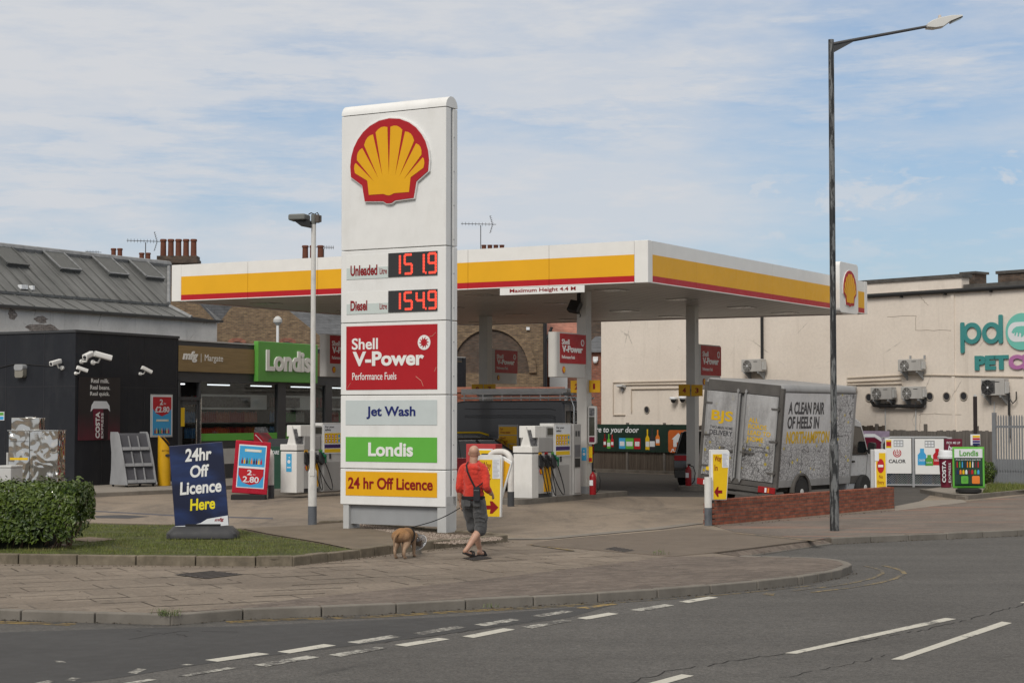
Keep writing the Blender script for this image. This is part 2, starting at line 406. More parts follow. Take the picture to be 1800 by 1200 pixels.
def mk_brick(name, c1, c2, mortar, stain=.3, sc=(.06, .05, .04), bw=.225, bh=.075, ms=.010, grime=1.0):
    m, n, l, b = newmat(name); t = NT(m); b.inputs['Roughness'].default_value = .9
    v = t.wallvec()
    br = t.node('ShaderNodeTexBrick'); t.l.new(v, br.inputs['Vector']); br.inputs['Scale'].default_value = 1
    br.inputs['Brick Width'].default_value = bw; br.inputs['Row Height'].default_value = bh; br.inputs['Mortar Size'].default_value = ms; br.inputs['Mortar Smooth'].default_value = .4
    br.inputs['Color1'].default_value = c1 + (1,); br.inputs['Color2'].default_value = c2 + (1,); br.inputs['Mortar'].default_value = mortar + (1,)
    c = t.mix(1.0, br.outputs[0], t.ramp(t.noise(t.map((4, 4, 12)), 1, 3), .3, .6, .7, 1.45), 'MULTIPLY')
    c = t.mix(t.math('MULTIPLY', t.ramp(t.noise(t.map(), 1.1, 7, .7), .5, 0.0, .75, 1.0), stain), c, sc)
    l.new(c, b.inputs['Base Color']); t.bump(b, br.outputs['Fac'], -.4, .01); MATS[name] = m; return m
SLABS = mk_blocks('paving_slabs', (.146, .117, .090), (.196, .161, .126), (.020, .016, .012), .92, .60, R(-26), .02, .45, (.10, .085, .068))
PAVERS = mk_blocks('block_paving', (.088, .068, .055), (.150, .120, .098), (.04, .032, .026), .21, .105, R(-25), .006, .3, (.07, .06, .05))
PAVERS2 = mk_blocks('pavement_blocks', (.118, .099, .084), (.150, .123, .103), (.05, .042, .036), .42, .21, R(-30), .012, .3, (.07, .06, .05), tint=(.26, .13, .085))
BRICKR = mk_brick('red_brick', (.21, .058, .032), (.27, .085, .045), (.10, .07, .055), .25, (.08, .04, .03))
BRICKY = mk_brick('stock_brick', (.215, .15, .085), (.15, .10, .06), (.10, .085, .07), .4, (.05, .042, .035))
BRICKD = mk_brick('sooty_brick', (.10, .065, .045), (.075, .055, .042), (.06, .052, .045), .5, (.03, .028, .025))
BRICKO = mk_brick('orange_brick', (.27, .10, .06), (.21, .075, .05), (.16, .12, .10), .25, (.10, .05, .04))
def mk_forecourt():
    m, n, l, b = newmat('forecourt_concrete'); t = NT(m); b.inputs['Roughness'].default_value = .82
    v = t.map(rot=(0, 0, R(30)))
    base = t.ramp(t.noise(v, .28, 5, .6), .3, (.205, .163, .122), .7, (.255, .207, .158))
    base = t.mix(1.0, base, t.ramp(t.noise(v, 18, 5, .75), .3, .75, .7, 1.22), 'MULTIPLY')
    base = t.mix(t.math('MULTIPLY', t.ramp(t.noise(t.map((.5, .14, 1), rot=(0, 0, R(30))), 1.0, 8, .7, .8), .46, 0.0, .66, 1.0), .75), base, (.080, .067, .055))
    base = t.mix(t.math('MULTIPLY', t.ramp(t.noise(v, 1.3, 7, .7), .60, 0.0, .70, 1.0), .45), base, (.05, .045, .04))
    br = t.node('ShaderNodeTexBrick'); t.l.new(v, br.inputs['Vector']); br.inputs['Scale'].default_value = 1; br.offset = 0
    br.inputs['Brick Width'].default_value = 4.6; br.inputs['Row Height'].default_value = 4.6; br.inputs['Mortar Size'].default_value = .018
    base = t.mix(t.math('MULTIPLY', br.outputs['Fac'], .75), base, (.05, .045, .04))
    l.new(base, b.inputs['Base Color']); t.bump(b, t.noise(v, 40, 4, .7), .3, .01); MATS['forecourt'] = m; return m
FORE = mk_forecourt()
def mk_render(name, c1, c2, stain, sa=.5):
    m, n, l, b = newmat(name); t = NT(m); b.inputs['Roughness'].default_value = .85
    v = t.map()
    base = t.ramp(t.noise(v, .5, 5, .6), .3, c1, .7, c2)
    base = t.mix(1.0, base, t.ramp(t.noise(v, 9, 6, .7), .3, .93, .7, 1.06), 'MULTIPLY')
    run = t.ramp(t.noise(t.map((2.6, 2.6, .22)), 1.0, 7, .66), .56, 0.0, .80, 1.0)
    base = t.mix(t.math('MULTIPLY', run, sa * .6), base, stain)
    sp = t.math('MULTIPLY', t.ramp(t.noise(v, 4.5, 10, .8), .57, 0.0, .68, 1.0), t.ramp(t.noise(v, .55, 3), .52, 0.0, .64, 1.0))
    base = t.mix(t.math('MULTIPLY', sp, sa), base, tuple(q * .45 for q in stain))
    vo = t.node('ShaderNodeTexVoronoi', feature='DISTANCE_TO_EDGE'); t.l.new(t.map((.5, .5, .55), loc=(1.3, .2, .6)), vo.inputs['Vector']); vo.inputs['Scale'].default_value = .8
    cr = t.ramp(t.math('ADD', vo.outputs['Distance'], t.math('MULTIPLY', t.noise(v, 3, 5, .7), .06)), .030, 1.0, .037, 0.0)
    base = t.mix(t.math('MULTIPLY', t.math('MULTIPLY', cr, t.ramp(t.noise(v, .4, 3), .52, 0.0, .60, 1.0)), .45), base, (.12, .10, .08))
    l.new(base, b.inputs['Base Color']); t.bump(b, t.noise(v, 12, 6, .6), .25, .01); MATS[name] = m; return m
CREAM = mk_render('cream_render', (.66, .59, .515), (.74, .67, .59), (.36, .31, .25), .75)
OLDWHITE = mk_render('old_white_render', (.56, .545, .52), (.80, .785, .75), (.22, .205, .18), 1.0)
def mk_zinc():
    m, n, l, b = newmat('zinc_sheet'); t = NT(m); b.inputs['Roughness'].default_value = .5; b.inputs['Metallic'].default_value = .3
    v = t.map((.9, .9, .9))
    c = t.ramp(t.noise(v, .7, 6, .65), .3, (.085, .088, .086), .7, (.145, .148, .145))
    c = t.mix(1.0, c, t.ramp(t.noise(t.map((7, .5, .5)), 1, 5, .6), .3, .72, .7, 1.3), 'MULTIPLY')
    l.new(c, b.inputs['Base Color']); MATS['zinc'] = m; return m
ZINC = mk_zinc()
LEAD = mat('lead_flashing', (.22, .225, .23), .55, .2, var=.25, vs=4)
def mk_slate(name, c1, c2, bw=.3, bh=.2):
    m, n, l, b = newmat(name); t = NT(m); b.inputs['Roughness'].default_value = .6
    br = t.node('ShaderNodeTexBrick'); t.l.new(t.wallvec(), br.inputs['Vector']); br.inputs['Scale'].default_value = 1
    br.inputs['Brick Width'].default_value = bw; br.inputs['Row Height'].default_value = bh * .7; br.inputs['Mortar Size'].default_value = .006
    br.inputs['Color1'].default_value = c1 + (1,); br.inputs['Color2'].default_value = c2 + (1,); br.inputs['Mortar'].default_value = tuple(q * .4 for q in c1) + (1,)
    c = t.mix(1.0, br.outputs[0], t.ramp(t.noise(t.map(), 3, 5), .3, .75, .7, 1.25), 'MULTIPLY')
    l.new(c, b.inputs['Base Color']); t.bump(b, br.outputs['Fac'], -.4, .01); MATS[name] = m; return m
SLATE = mk_slate('slate', (.075, .08, .088), (.10, .105, .115))
TILE = mk_slate('clay_tile', (.30, .11, .07), (.36, .15, .10))
POT = mat('terracotta', (.135, .048, .028), .8, var=.25, vs=6, dirt=.4, dcol=(.04, .025, .02), ds=4)
def mk_wood(name, c1, c2):
    m, n, l, b = newmat(name); t = NT(m); b.inputs['Roughness'].default_value = .85
    c = t.ramp(t.noise(t.map((9, 9, .7)), 1, 6, .65), .3, c1, .7, c2)
    c = t.mix(1.0, c, t.ramp(t.noise(t.map((60, 60, 2)), 1, 4), .3, .75, .7, 1.2), 'MULTIPLY')
    l.new(c, b.inputs['Base Color']); MATS[name] = m; return m
FENCEW = mk_wood('fence_wood', (.062, .046, .034), (.115, .092, .072))
FENCEG = mk_wood('weathered_fence_wood', (.10, .088, .078), (.165, .15, .135))
def mk_glass(name, tint=(.85, .9, .9), refl=.22):
    m = bpy.data.materials.new(name); m.use_nodes = True; n, l = m.node_tree.nodes, m.node_tree.links; n.clear()
    o = n.new('ShaderNodeOutputMaterial'); mx = n.new('ShaderNodeMixShader'); tr = n.new('ShaderNodeBsdfTransparent'); gl = n.new('ShaderNodeBsdfGlossy')
    lw = n.new('ShaderNodeLayerWeight'); lw.inputs[0].default_value = .35
    mr = n.new('ShaderNodeMapRange'); mr.inputs['To Min'].default_value = refl * .5; mr.inputs['To Max'].default_value = min(1, refl * 2.2)
    l.new(lw.outputs['Facing'], mr.inputs['Value']); l.new(mr.outputs[0], mx.inputs[0])
    tr.inputs[0].default_value = tint + (1,); gl.inputs['Roughness'].default_value = .03; gl.inputs[0].default_value = (.8, .85, .9, 1)
    l.new(tr.outputs[0], mx.inputs[1]); l.new(gl.outputs[0], mx.inputs[2]); l.new(mx.outputs[0], o.inputs[0]); MATS[name] = m; return m
GLASS = mk_glass('shop_glass', (.80, .82, .82), .042)
CARGL = mat('car_glass', (.012, .014, .015), .08, var=0, spec=.6)
CONEP = mk_glass('clear_plastic', (.72, .72, .73), .10)
def mk_mapwrap(name='map_print', k=1.0, dirty=.25):
    # printed street-map wrap: dense pale lanes below, plain above, darker main roads, a scatter of yellow pins
    m, n, l, b = newmat(name); t = NT(m); b.inputs['Roughness'].default_value = .5
    v = t.map()
    wv = t.node('ShaderNodeTexNoise'); t.l.new(v, wv.inputs['Vector']); wv.inputs['Scale'].default_value = 2.5
    mx = t.node('ShaderNodeMix', data_type='VECTOR'); mx.inputs[0].default_value = .16; t.l.new(v, mx.inputs[4]); t.l.new(wv.outputs[1], mx.inputs[5])
    def edge(scale, w):
        vo = t.node('ShaderNodeTexVoronoi', feature='DISTANCE_TO_EDGE'); t.l.new(mx.outputs[1], vo.inputs['Vector']); vo.inputs['Scale'].default_value = scale
        return t.ramp(vo.outputs['Distance'], w * .6, 1.0, w, 0.0)
    def contour(scale, w, det, off):                        # winding lines
        f = t.noise(t.map((1, 1, 1), loc=(off, off * .7, off * 1.3)), scale, det, .5)
        return t.ramp(t.math('ABSOLUTE', t.math('SUBTRACT', f, .5, False), 0, False), w * .6, 1.0, w, 0.0)
    sp = t.node('ShaderNodeSeparateXYZ'); t.l.new(t.tc.outputs['Object'], sp.inputs[0])
    low = t.node('ShaderNodeMapRange'); t.l.new(t.math('ADD', sp.outputs[2], t.math('MULTIPLY', t.noise(v, 1.2, 4), .5), False), low.inputs['Value'])
    low.inputs['From Min'].default_value = 1.66; low.inputs['From Max'].default_value = 2.10; low.inputs['To Min'].default_value = 1; low.inputs['To Max'].default_value = .10
    fr = t.node('ShaderNodeMapRange'); t.l.new(sp.outputs[1], fr.inputs['Value']); fr.inputs['From Min'].default_value = 2.4; fr.inputs['From Max'].default_value = 2.8
    lw = t.math('MAXIMUM', low.outputs[0], t.math('MULTIPLY', fr.outputs[0], .9))
    base = t.ramp(t.noise(v, .8, 4), .3, (.53, .53, .535), .7, (.64, .64, .645))
    c = t.mix(t.math('MULTIPLY', edge(13, .075), t.math('MULTIPLY', lw, .8)), base, (.13, .13, .135))
    c = t.mix(t.math('MULTIPLY', edge(29, .13), t.math('MULTIPLY', lw, .65)), c, (.18, .18, .19))
    c = t.mix(t.math('MULTIPLY', contour(3.2, .010, 3, 4.0), t.math('MULTIPLY', lw, .8)), c, (.13, .13, .135))
    c = t.mix(t.math('MULTIPLY', contour(1.1, .0055, 3, 1.0), t.math('MULTIPLY', lw, .95)), c, (.035, .035, .04))
    vo = t.node('ShaderNodeTexVoronoi', feature='F1'); t.l.new(v, vo.inputs['Vector']); vo.inputs['Scale'].default_value = 4.2
    pin = t.math('MULTIPLY', t.ramp(vo.outputs['Distance'], .15, 1.0, .18, 0.0), t.ramp(vo.outputs['Color'], .42, 0.0, .44, 1.0))
    c = t.mix(t.math('MULTIPLY', pin, lw), c, (.60, .47, .03))
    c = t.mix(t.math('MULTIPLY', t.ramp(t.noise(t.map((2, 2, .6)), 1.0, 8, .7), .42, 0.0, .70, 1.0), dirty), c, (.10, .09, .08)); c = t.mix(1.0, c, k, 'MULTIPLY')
    l.new(c, b.inputs['Base Color']); MATS[name] = m; return m
MAPW = mk_mapwrap(); MAPD = mk_mapwrap('dark_map_print', .62, .6)  # the second is a darker, more mottled copy for the rear doors
def mk_soffit():
    m, n, l, b = newmat('soffit_panels'); t = NT(m); b.inputs['Roughness'].default_value = .45
    wv = t.node('ShaderNodeTexWave', wave_type='BANDS', bands_direction='X'); t.l.new(t.map(), wv.inputs['Vector']); wv.inputs['Scale'].default_value = 1.05; wv.inputs['Distortion'].default_value = 0
    g = t.ramp(wv.outputs[0], .03, (.16, .15, .14), .10, (.50, .48, .45))
    c = t.mix(t.math('MULTIPLY', t.ramp(t.noise(t.map((1, 1, 1)), .8, 6, .7), .5, 0.0, .75, 1.0), .4), g, (.2, .18, .16))
    l.new(c, b.inputs['Base Color']); MATS['soffit'] = m; return m
SOFF = mk_soffit()
def mk_dark_pole():
    m, n, l, b = newmat('flaking_black_paint'); t = NT(m); b.inputs['Roughness'].default_value = .55
    f = t.noise(t.map((14, 14, 2.2)), 1, 8, .7)
    c = t.ramp(f, .49, (.014, .015, .016), .55, (.145, .15, .15), )
    l.new(c, b.inputs['Base Color']); MATS['flaking'] = m; return m
FLAKE = mk_dark_pole()
def mk_paint(name, col, lo, hi, sc=7):
    m, n, l, b = newmat(name); t = NT(m); b.inputs['Roughness'].default_value = .8; v = t.map()
    f = t.math('ADD', t.math('MULTIPLY', t.noise(v, sc, 8, .75), .65), t.math('MULTIPLY', t.noise(v, 1.3, 3), .35))
    c = t.mix(1.0, t.ramp(f, lo, (.067, .064, .060), hi, col), t.ramp(t.noise(v, 30, 4, .7), .3, .8, .7, 1.12), 'MULTIPLY'); l.new(c, b.inputs['Base Color']); MATS[name] = m; return m
PAINTW = mk_paint('road_paint', (.47, .455, .40), .40, .45)
PAINTO = mk_paint('worn_road_paint', (.40, .39, .35), .46, .54, 11)
PAINTY = mk_paint('yellow_road_paint', (.30, .20, .05), .44, .53)
SOIL = mat('soil', (.075, .056, .038), .95, var=.35, vs=6, bump=.8, bs=25)
IRON = mat('cast_iron', (.045, .038, .034), .6, var=.2, bump=.6, bs=45)
# ================================================================ the ground
RZ = -.11                                                   # road level; pavement and forecourt are at 0
def S(o): return tag(o, kind='structure')
S(MB().sheet([(-900, -300), (900, -300), (900, 1500), (-900, 1500)], -.30).build('ground', mat('far_ground', (.12, .11, .095), .9, var=.2, vs=.2)))
S(MB().sheet([(-160, -40), (160, -40), (160, 60), (-160, 60)], RZ).build('road', ASPH))
KBpx = [(0, 1089), (145, 1093.5), (300, 1098), (390, 1090), (480, 1085.5), (635, 1081), (785, 1072), (900, 1066), (1050, 1057.5), (1164, 1050), (1262, 1042), (1345, 1034), (1411, 1026.5), (1455, 1019.5), (1482, 1013), (1494, 1007)]
KB = [G(x, y, RZ).xy for x, y in KBpx]
d0 = KB[0] - KB[1]; KB = [KB[0] + d0.normalized() * 40] + KB
# round the nose of the build-out
NOSEpx = [(1498, 993), (1495.5, 989.3), (1487, 986), (1470, 982.3), (1440, 980), (1390, 978.5), (1340, 977.3), (1300, 976.8)]
NB = [G(x, y).xy for x, y in NOSEpx]
RKpx = [(1463, 956), (1475, 956), (1560, 951.5), (1680, 946.5), (1800, 941)]
RK = [G(x, y, RZ).xy for x, y in RKpx]
RK.append(RK[-1] + (RK[-1] - RK[-3]).normalized() * 60)
RA, RB_ = G(1250, 971).xy, G(1440, 947).xy                  # the dropped crossing's upper edge
def offset_line(pts, d):                                    # to the left of travel
    out = []
    for i, p in enumerate(pts):
        a = pts[max(i - 1, 0)]; b = pts[min(i + 1, len(pts) - 1)]
        t = (Vector(b) - Vector(a)).normalized(); out.append(Vector((p[0] - t.y * d, p[1] + t.x * d)))
    return out
outl = offset_line(KB + NB, .06) + [RA, RB_] + offset_line(RK, .06) + [Vector((140, 130)), Vector((-140, 130)), Vector((-140, KB[0].y))]
outl = [tuple(p) for p in outl]
mb = MB(); mb.sheet([(x, y, 0) for x, y in outl])
for i in range(len(KB) + len(NB) + 2 + len(RK) - 1):
    a, b = outl[i], outl[i + 1]
    mb.add([(a[0], a[1], 0), (b[0], b[1], 0), (b[0], b[1], RZ - .1), (a[0], a[1], RZ - .1)], [(0, 1, 2, 3)])
S(mb.build('pavement', SLABS))
def resample(pts, step):
    pts = [Vector(p) for p in pts]; out = [pts[0]]; acc = 0
    for a, b in zip(pts, pts[1:]):
        L = (b - a).length; pos = step - acc
        while pos < L: out.append(a + (b - a) * (pos / L)); pos += step
        acc = (acc + L) % step
    out.append(pts[-1]); return out
def kerb_run(line, name, m, z0, z1, w, stone=.915, gap=.013, proud=.006, jit=.004):
    """one run of kerb stones: each stone a bevelled block with an open joint"""
    pts = resample(line, stone); inn = offset_line(pts, w); out = offset_line(pts, -proud)
    mb = MB()
    for i in range(len(pts) - 1):
        a, b = out[i], out[i + 1]; c, d = inn[i + 1], inn[i]
        if (b - a).length < .05: continue
        e = (b - a).normalized() * gap / 2; h = z1 + random.uniform(-jit, jit)
        a, b, c, d = a + e, b - e, c - e, d + e
        mb.hexa([(a.x, a.y, z0), (b.x, b.y, z0), (c.x, c.y, z0), (d.x, d.y, z0), (a.x, a.y, h), (b.x, b.y, h), (c.x, c.y, h), (d.x, d.y, h)])
    o = mb.build(name, m, bevel=.018, seg=2); return S(o)
kerb_run(KB[0:4], 'kerb', KERB, RZ - .1, .006, .125)
kerb_run(KB[3:14], 'kerb', KERB, RZ - .1, .006, .125)
kerb_run(KB[13:] + NB, 'kerb', KERB, RZ - .1, .006, .125, stone=.45)
kerb_run(RK, 'kerb', KERB, RZ - .1, .006, .125)
c0, c1 = G(1300, 978, RZ + .02).xy, G(1463, 954.5, RZ + .02).xy
mb = MB(); a, b, c, d = [Vector((p.x, p.y, z)) for p, z in ((c0, RZ + .02), (c1, RZ + .02), (RB_, .006), (RA, .006))]
mb.add([a, b, c, d, (a.x, a.y, RZ - .1), (b.x, b.y, RZ - .1)], [(0, 1, 2, 3), (0, 4, 5, 1)]); mb.sheet([NB[-1].to_3d(), a, d], None)
S(mb.build('crossing_ramp', PAVERS))
kerb_run([c0, c1], 'dropped_kerb', KERB, RZ - .1, RZ + .028, .125)
# surfaces laid on it (each 4 mm above the one below)
def lay(name, m, px, z, extra=None):
    pts = [G(x, y, z).xy for x, y in px]
    mb = MB()
    if name != 'road_marking': mb.prism([tuple(p) for p in pts], z - .02, z, 'z')
    else: mb.sheet([tuple(p) for p in pts], z)
    return S(mb.build(name, m))
inn = [tuple(p) for p in offset_line(KB[3:] + NB, .13)]
nose = inn + [tuple(G(1180, 977.5).xy), tuple(G(1040, 995).xy), tuple(G(900, 1012).xy), tuple(G(700, 1034).xy), tuple(G(520, 1053).xy), tuple(G(400, 1068).xy)]
S(MB().prism(nose, -.015, .004, 'z').build('block_paving', PAVERS))
DRIVE = mat('crossing_tarmac', (.138, .112, .089), .88, var=.10, vs=1.2, bump=.5, bs=55, dirt=.5, dcol=(.07, .06, .052), ds=1.5)
lay('vehicle_crossing', DRIVE, [(925, 956.5), (1000, 962), (1100, 970.5), (1182, 977), (1250, 971), (1440, 947), (1360, 941), (1285, 934), (1235, 928), (1160, 933), (1060, 941), (960, 950)], .008)
ri = [tuple(p) for p in offset_line(RK, .13)]
rp = [tuple(G(1290, 934).xy), tuple(G(1360, 941).xy), tuple(G(1440, 947).xy)] + ri[:-1] + [tuple(ri[-2] + (0,))[:2]] if False else \
     [tuple(G(1290, 934).xy), tuple(G(1360, 941).xy), tuple(G(1440, 947.5).xy)] + ri + [tuple((Vector(ri[-1]) + Vector((2, 9)))), tuple(G(1800, 871).xy), tuple(G(1720, 879).xy), tuple(G(1575, 895.5).xy), tuple(G(1420, 909).xy), tuple(G(1256, 924.5).xy)]
S(MB().prism(rp, -.015, .006, 'z').build('pavement_blocks', PAVERS2))
# forecourt
fpx = [(-700, 935), (-200, 925), (0, 921), (160, 918), (315, 921), (420, 928), (545, 922), (600, 916), (700, 922), (893, 945), (960, 949.5), (1060, 940.5), (1160, 932.5), (1235, 926), (1256, 923.5), (1420, 908), (1575, 894.5), (1720, 878), (1800, 870), (2300, 830)]
fp = [tuple(G(x, y, .004).xy) for x, y in fpx] + [(60, 120), (-60, 120)]
S(MB().prism(fp, -.015, .004, 'z').build('forecourt', FORE))
TARM = mat('back_tarmac', (.070, .065, .060), .88, var=.14, vs=.8, bump=.4, bs=50, dirt=.35, dcol=(.04, .038, .036), ds=.8)
lay('forecourt_tarmac', TARM, [(1045, 871), (1240, 873), (1330, 882), (1580, 893), (1622, 878), (1640, 866), (1700, 852), (1240, 836), (1050, 829)], .008)
lay('concrete_apron', CONC, [(1573, 897), (1700, 882), (1690, 877.5), (1625, 879), (1573, 889)], .012)
chan = [G(x, y).xy for x, y in ((893, 948), (960, 948), (1060, 939), (1160, 930), (1238, 920))]
co = offset_line(chan, .32)
S(MB().prism([tuple(p) for p in chan] + [tuple(p) for p in reversed(co)], -.01, .011, 'z').build('drain_channel', mat('channel_concrete', (.20, .18, .155), .85, var=.15, dirt=.4)))
chl = offset_line(chan, -.05)
S(MB().sheet([tuple(p) for p in chl] + [tuple(p) for p in reversed(chan)], .011).build('drain_channel', mat('channel_slot', (.03, .028, .026), .9)))
lay('road_marking', PAINTY, [(931, 956), (935, 957.3), (1008, 967.5), (1010, 966.4)], .0125); lay('road_marking', mk_paint('faded_line', (.23, .165, .10), .45, .56), [(1288, 936.5), (1296, 935.6), (1445, 950), (1440, 951.2)], .0125)
# oil and tyre stains have their own outline on the forecourt; painted bays are dull blue-grey
lay('forecourt_patch', mat('tar_patch', (.055, .055, .06), .8, var=.15), [(165, 906), (215, 904.5), (262, 907), (225, 910.5), (170, 909.5)], .0085)
lay('forecourt_patch', mat('tar_line', (.085, .085, .10), .8, var=.15), [(160, 896.5), (310, 904.5), (480, 909.5), (480, 911.5), (310, 906.5), (160, 898)], .0085)
# manholes, drain covers
for px, nm in (([(306, 1010), (372, 1003.5), (427, 1009.5), (362, 1017)], 'manhole_cover'), ([(1061, 965), (1080, 961.5), (1117, 967.5), (1098, 971)], 'drain_cover'), ([(812, 981), (845, 977.5), (866, 981), (832, 985.5)], 'manhole_cover')):
    pts = [G(x, y).xy for x, y in px]
    fr = MB().sheet([tuple(p) for p in pts], .0095).build('cover', IRON)
    c = sum(pts, Vector((0, 0))) / 4
    for p in pts: pass
    root = fr; fr.name = nm
    rb = MB()
    for i in range(5):
        a = pts[0].lerp(pts[3], (i + .5) / 5).lerp(c, .08); b = pts[1].lerp(pts[2], (i + .5) / 5).lerp(c, .08); rb.tube([a.to_3d() + Vector((0, 0, .011)), b.to_3d() + Vector((0, 0, .011))], .008, 5)
    rb.build('tread', IRON, root)
    lab = {306: 'rusty square iron cover set in the slabs in front of the grass', 1061: 'narrow dark drain cover set in the vehicle crossing', 812: 'dull iron cover flush with the slabs under the walking man'}[px[0][0]]
    tag(root, lab, 'manhole cover' if nm[0] == 'm' else 'drain cover')
# cracks that run along the carriageway
cr_ = random.Random(31)
def crack(px, w=.010, m=None):
    pts = [G(x, y, RZ).xy for x, y in px]; line = resample(pts, .12); line = [p + Vector((cr_.gauss(0, .012), cr_.gauss(0, .035))) for p in line]
    a = offset_line(line, w); b = offset_line(line, -w * .6); mb = MB()
    for i in range(len(line) - 1):
        if cr_.random() < .85: mb.add([(a[i].x, a[i].y, RZ + .003), (a[i + 1].x, a[i + 1].y, RZ + .003), (b[i + 1].x, b[i + 1].y, RZ + .003), (b[i].x, b[i].y, RZ + .003)], [(3, 2, 1, 0)])
    return S(mb.build('road_crack', m or mat('crack_black', (.016, .015, .015), .95, var=.1)))
crack([(1060, 1215), (1190, 1176), (1350, 1152), (1530, 1125), (1680, 1094), (1800, 1062)], .009); crack([(1375, 1190), (1500, 1165), (1560, 1150)], .006); crack([(200, 1128), (320, 1108), (420, 1110)], .012); crack([(235, 1109), (330, 1118)], .010); crack([(660, 1130), (760, 1118), (960, 1087)], .008)
# leaf litter and grit gathered at the foot of the kerbs and in the joints
lb_ = MB(); lr_ = random.Random(17)
def litter(path, n, z, spread, s=(.006, .022)):
    L = resample(path, .05)
    for _ in range(n):
        p = lr_.choice(L) + Vector((lr_.gauss(0, spread), -abs(lr_.gauss(0, spread)))); r = lr_.uniform(*s); a = lr_.uniform(0, 6.3); c, d = math.cos(a) * r, math.sin(a) * r
        lb_.add([(p.x + c, p.y + d, z), (p.x - d * .5, p.y + c * .5, z + r * .5), (p.x - c, p.y - d, z), (p.x + d * .5, p.y - c * .5, z + r * .2)], [(0, 1, 2), (0, 2, 3)])
litter(KB[1:], 420, RZ + .006, .07); litter(RK[:-1], 160, RZ + .006, .06); litter([G(x, y).xy for x, y in ((0, 993), (490, 997), (640, 981), (890, 953))], 300, .005, .06); litter([G(x, y).xy for x, y in ((0, 1035), (400, 1040), (900, 1000), (1150, 975))], 110, .009, .9, (.004, .014))
litter([G(x, y).xy for x, y in ((1256, 926), (1570, 897))], 120, .009, .07)
tag(lb_.build('leaf_litter', mat('dead_leaf', (.06, .042, .024), .9, var=.5, vs=30)), 'dry leaf litter and grit gathered along the kerbs', 'litter', kind='stuff')
# open joints between the old slabs, dirt and the shade of uneven lips painted dark, no two alike
jr = random.Random(41); jm_ = MB(); jp = [G(x, y).xy for x, y in ((-80, 996.5), (490, 998.5), (560, 993), (640, 983), (760, 969), (893, 955.5), (1000, 963), (1180, 977.3), (1040, 995), (900, 1011.5), (700, 1033.5), (520, 1052.5), (400, 1067), (300, 1077.5), (145, 1076), (-80, 1070))]
ja = Vector((math.cos(R(26)), math.sin(R(26)))); jb = Vector((-ja.y, ja.x)); jo = Vector((-3.0, 23.0))
def joint(p, q, w):
    d = (q - p); n = max(1, int(d.length / .16)); u = d.normalized(); v = Vector((-u.y, u.x)); off = jr.gauss(0, .006); pr = None
    for i in range(n + 1):
        c = p + d * (i / n); off += jr.gauss(0, .003); c2 = c + v * off; ww = max(.003, w * jr.uniform(.5, 1.4))
        cur = (c2 - v * ww, c2 + v * ww)
        if pr and inside_(c, jp) and jr.random() < .93: jm_.add([(pr[0].x, pr[0].y, .003), (cur[0].x, cur[0].y, .003), (cur[1].x, cur[1].y, .003), (pr[1].x, pr[1].y, .003)], [(0, 1, 2, 3)])
        pr = cur
def inside_(p, poly):
    c = False
    for i in range(len(poly)):
        a, b = poly[i], poly[i - 1]
        if (a.y > p.y) != (b.y > p.y) and p.x < (b.x - a.x) * (p.y - a.y) / (b.y - a.y) + a.x: c = not c
    return c
for r in range(-16, 17):
    for k in range(-14, 16):
        o_ = jo + jb * (r * .61) + ja * ((k + (.5 if r % 2 else 0) + jr.gauss(0, .03)) * .92)
        if jr.random() < .72: joint(o_, o_ + ja * .92, jr.choice((.006, .010, .017)))
        if jr.random() < .62: joint(o_, o_ + jb * .61, jr.choice((.004, .006, .009)))
S(jm_.build('paving_joint', mat('joint_dirt_shade', (.048, .038, .029), .95, var=.3, vs=9)))
# ---------------------------------------------------------------- road markings
def mark(px, m, z=RZ + .004): return lay('road_marking', m, px, z)
for q in ([(1379, 1147), (1400, 1148), (1681, 1087), (1662, 1085)], [(1566, 1158), (1588, 1158.5), (1779, 1094), (1761, 1091.5)], [(1120, 1205), (1150, 1206), (1220, 1186.5), (1198, 1184)], [(1793, 1058), (1797, 1059), (1860, 1050), (1855, 1048)]): mark(q, PAINTW)
for x0, y0, x1, y1 in ((360, 1159, 474, 1148.5), (487, 1144.5, 591, 1133.5), (610, 1127.5, 706, 1118), (725, 1112, 820, 1101.5), (833, 1097, 918, 1088.5), (933, 1081.5, 1009, 1074), (1193, 1056.5, 1263, 1049.5),
                       (445, 1167.5, 562, 1154), (577, 1150, 681, 1138), (693, 1132.5, 791, 1122.5), (812, 1117.5, 906, 1105.5), (916, 1101, 1006, 1090.5), (1014, 1085.5, 1088, 1078), (1107, 1071, 1186, 1063)):
    s = 8.5 * (y0 - 730) / 420; k = 22 * (y0 - 730) / 420
    mark([(x0, y0), (x0 + k, y0 + s * .34), (x1, y1), (x1 - k, y1 - s * .30)], PAINTO if random.random() < .45 else PAINTW)
for x0, y0, x1, y1 in ((60, 1200, 98, 1196), (215, 1200, 276, 1193.5), (312, 1187, 416, 1173), (98, 1162.5, 112, 1161), (222, 1182, 258, 1175), (315, 1168, 343, 1167), (112, 1195, 142, 1191)):
    mark([(x0, y0), (x0 + 18, y0 + 1), (x1, y1), (x1 - 16, y1 - 1)], PAINTO)
for x0, y0, x1, y1, dy in ((1012, 1067.5, 1088, 1061, 4), (1340, 1044, 1362, 1042, 2.5)): mark([(x0, y0), (x0 + 20, y0 + 1.5), (x1, y1), (x1 - 15, y1 - 1)], PAINTY)
def yline(path, off, w, m=PAINTY):
    c = offset_line(path, -off); e = offset_line(path, -off - w)
    return S(MB().sheet([tuple(p) for p in c] + [tuple(p) for p in reversed(e)], RZ + .004).build('road_marking', m))
YW = mk_paint('faint_yellow_paint', (.24, .175, .07), .47, .56, 9)
sub = [p for p in KB[4:10]]
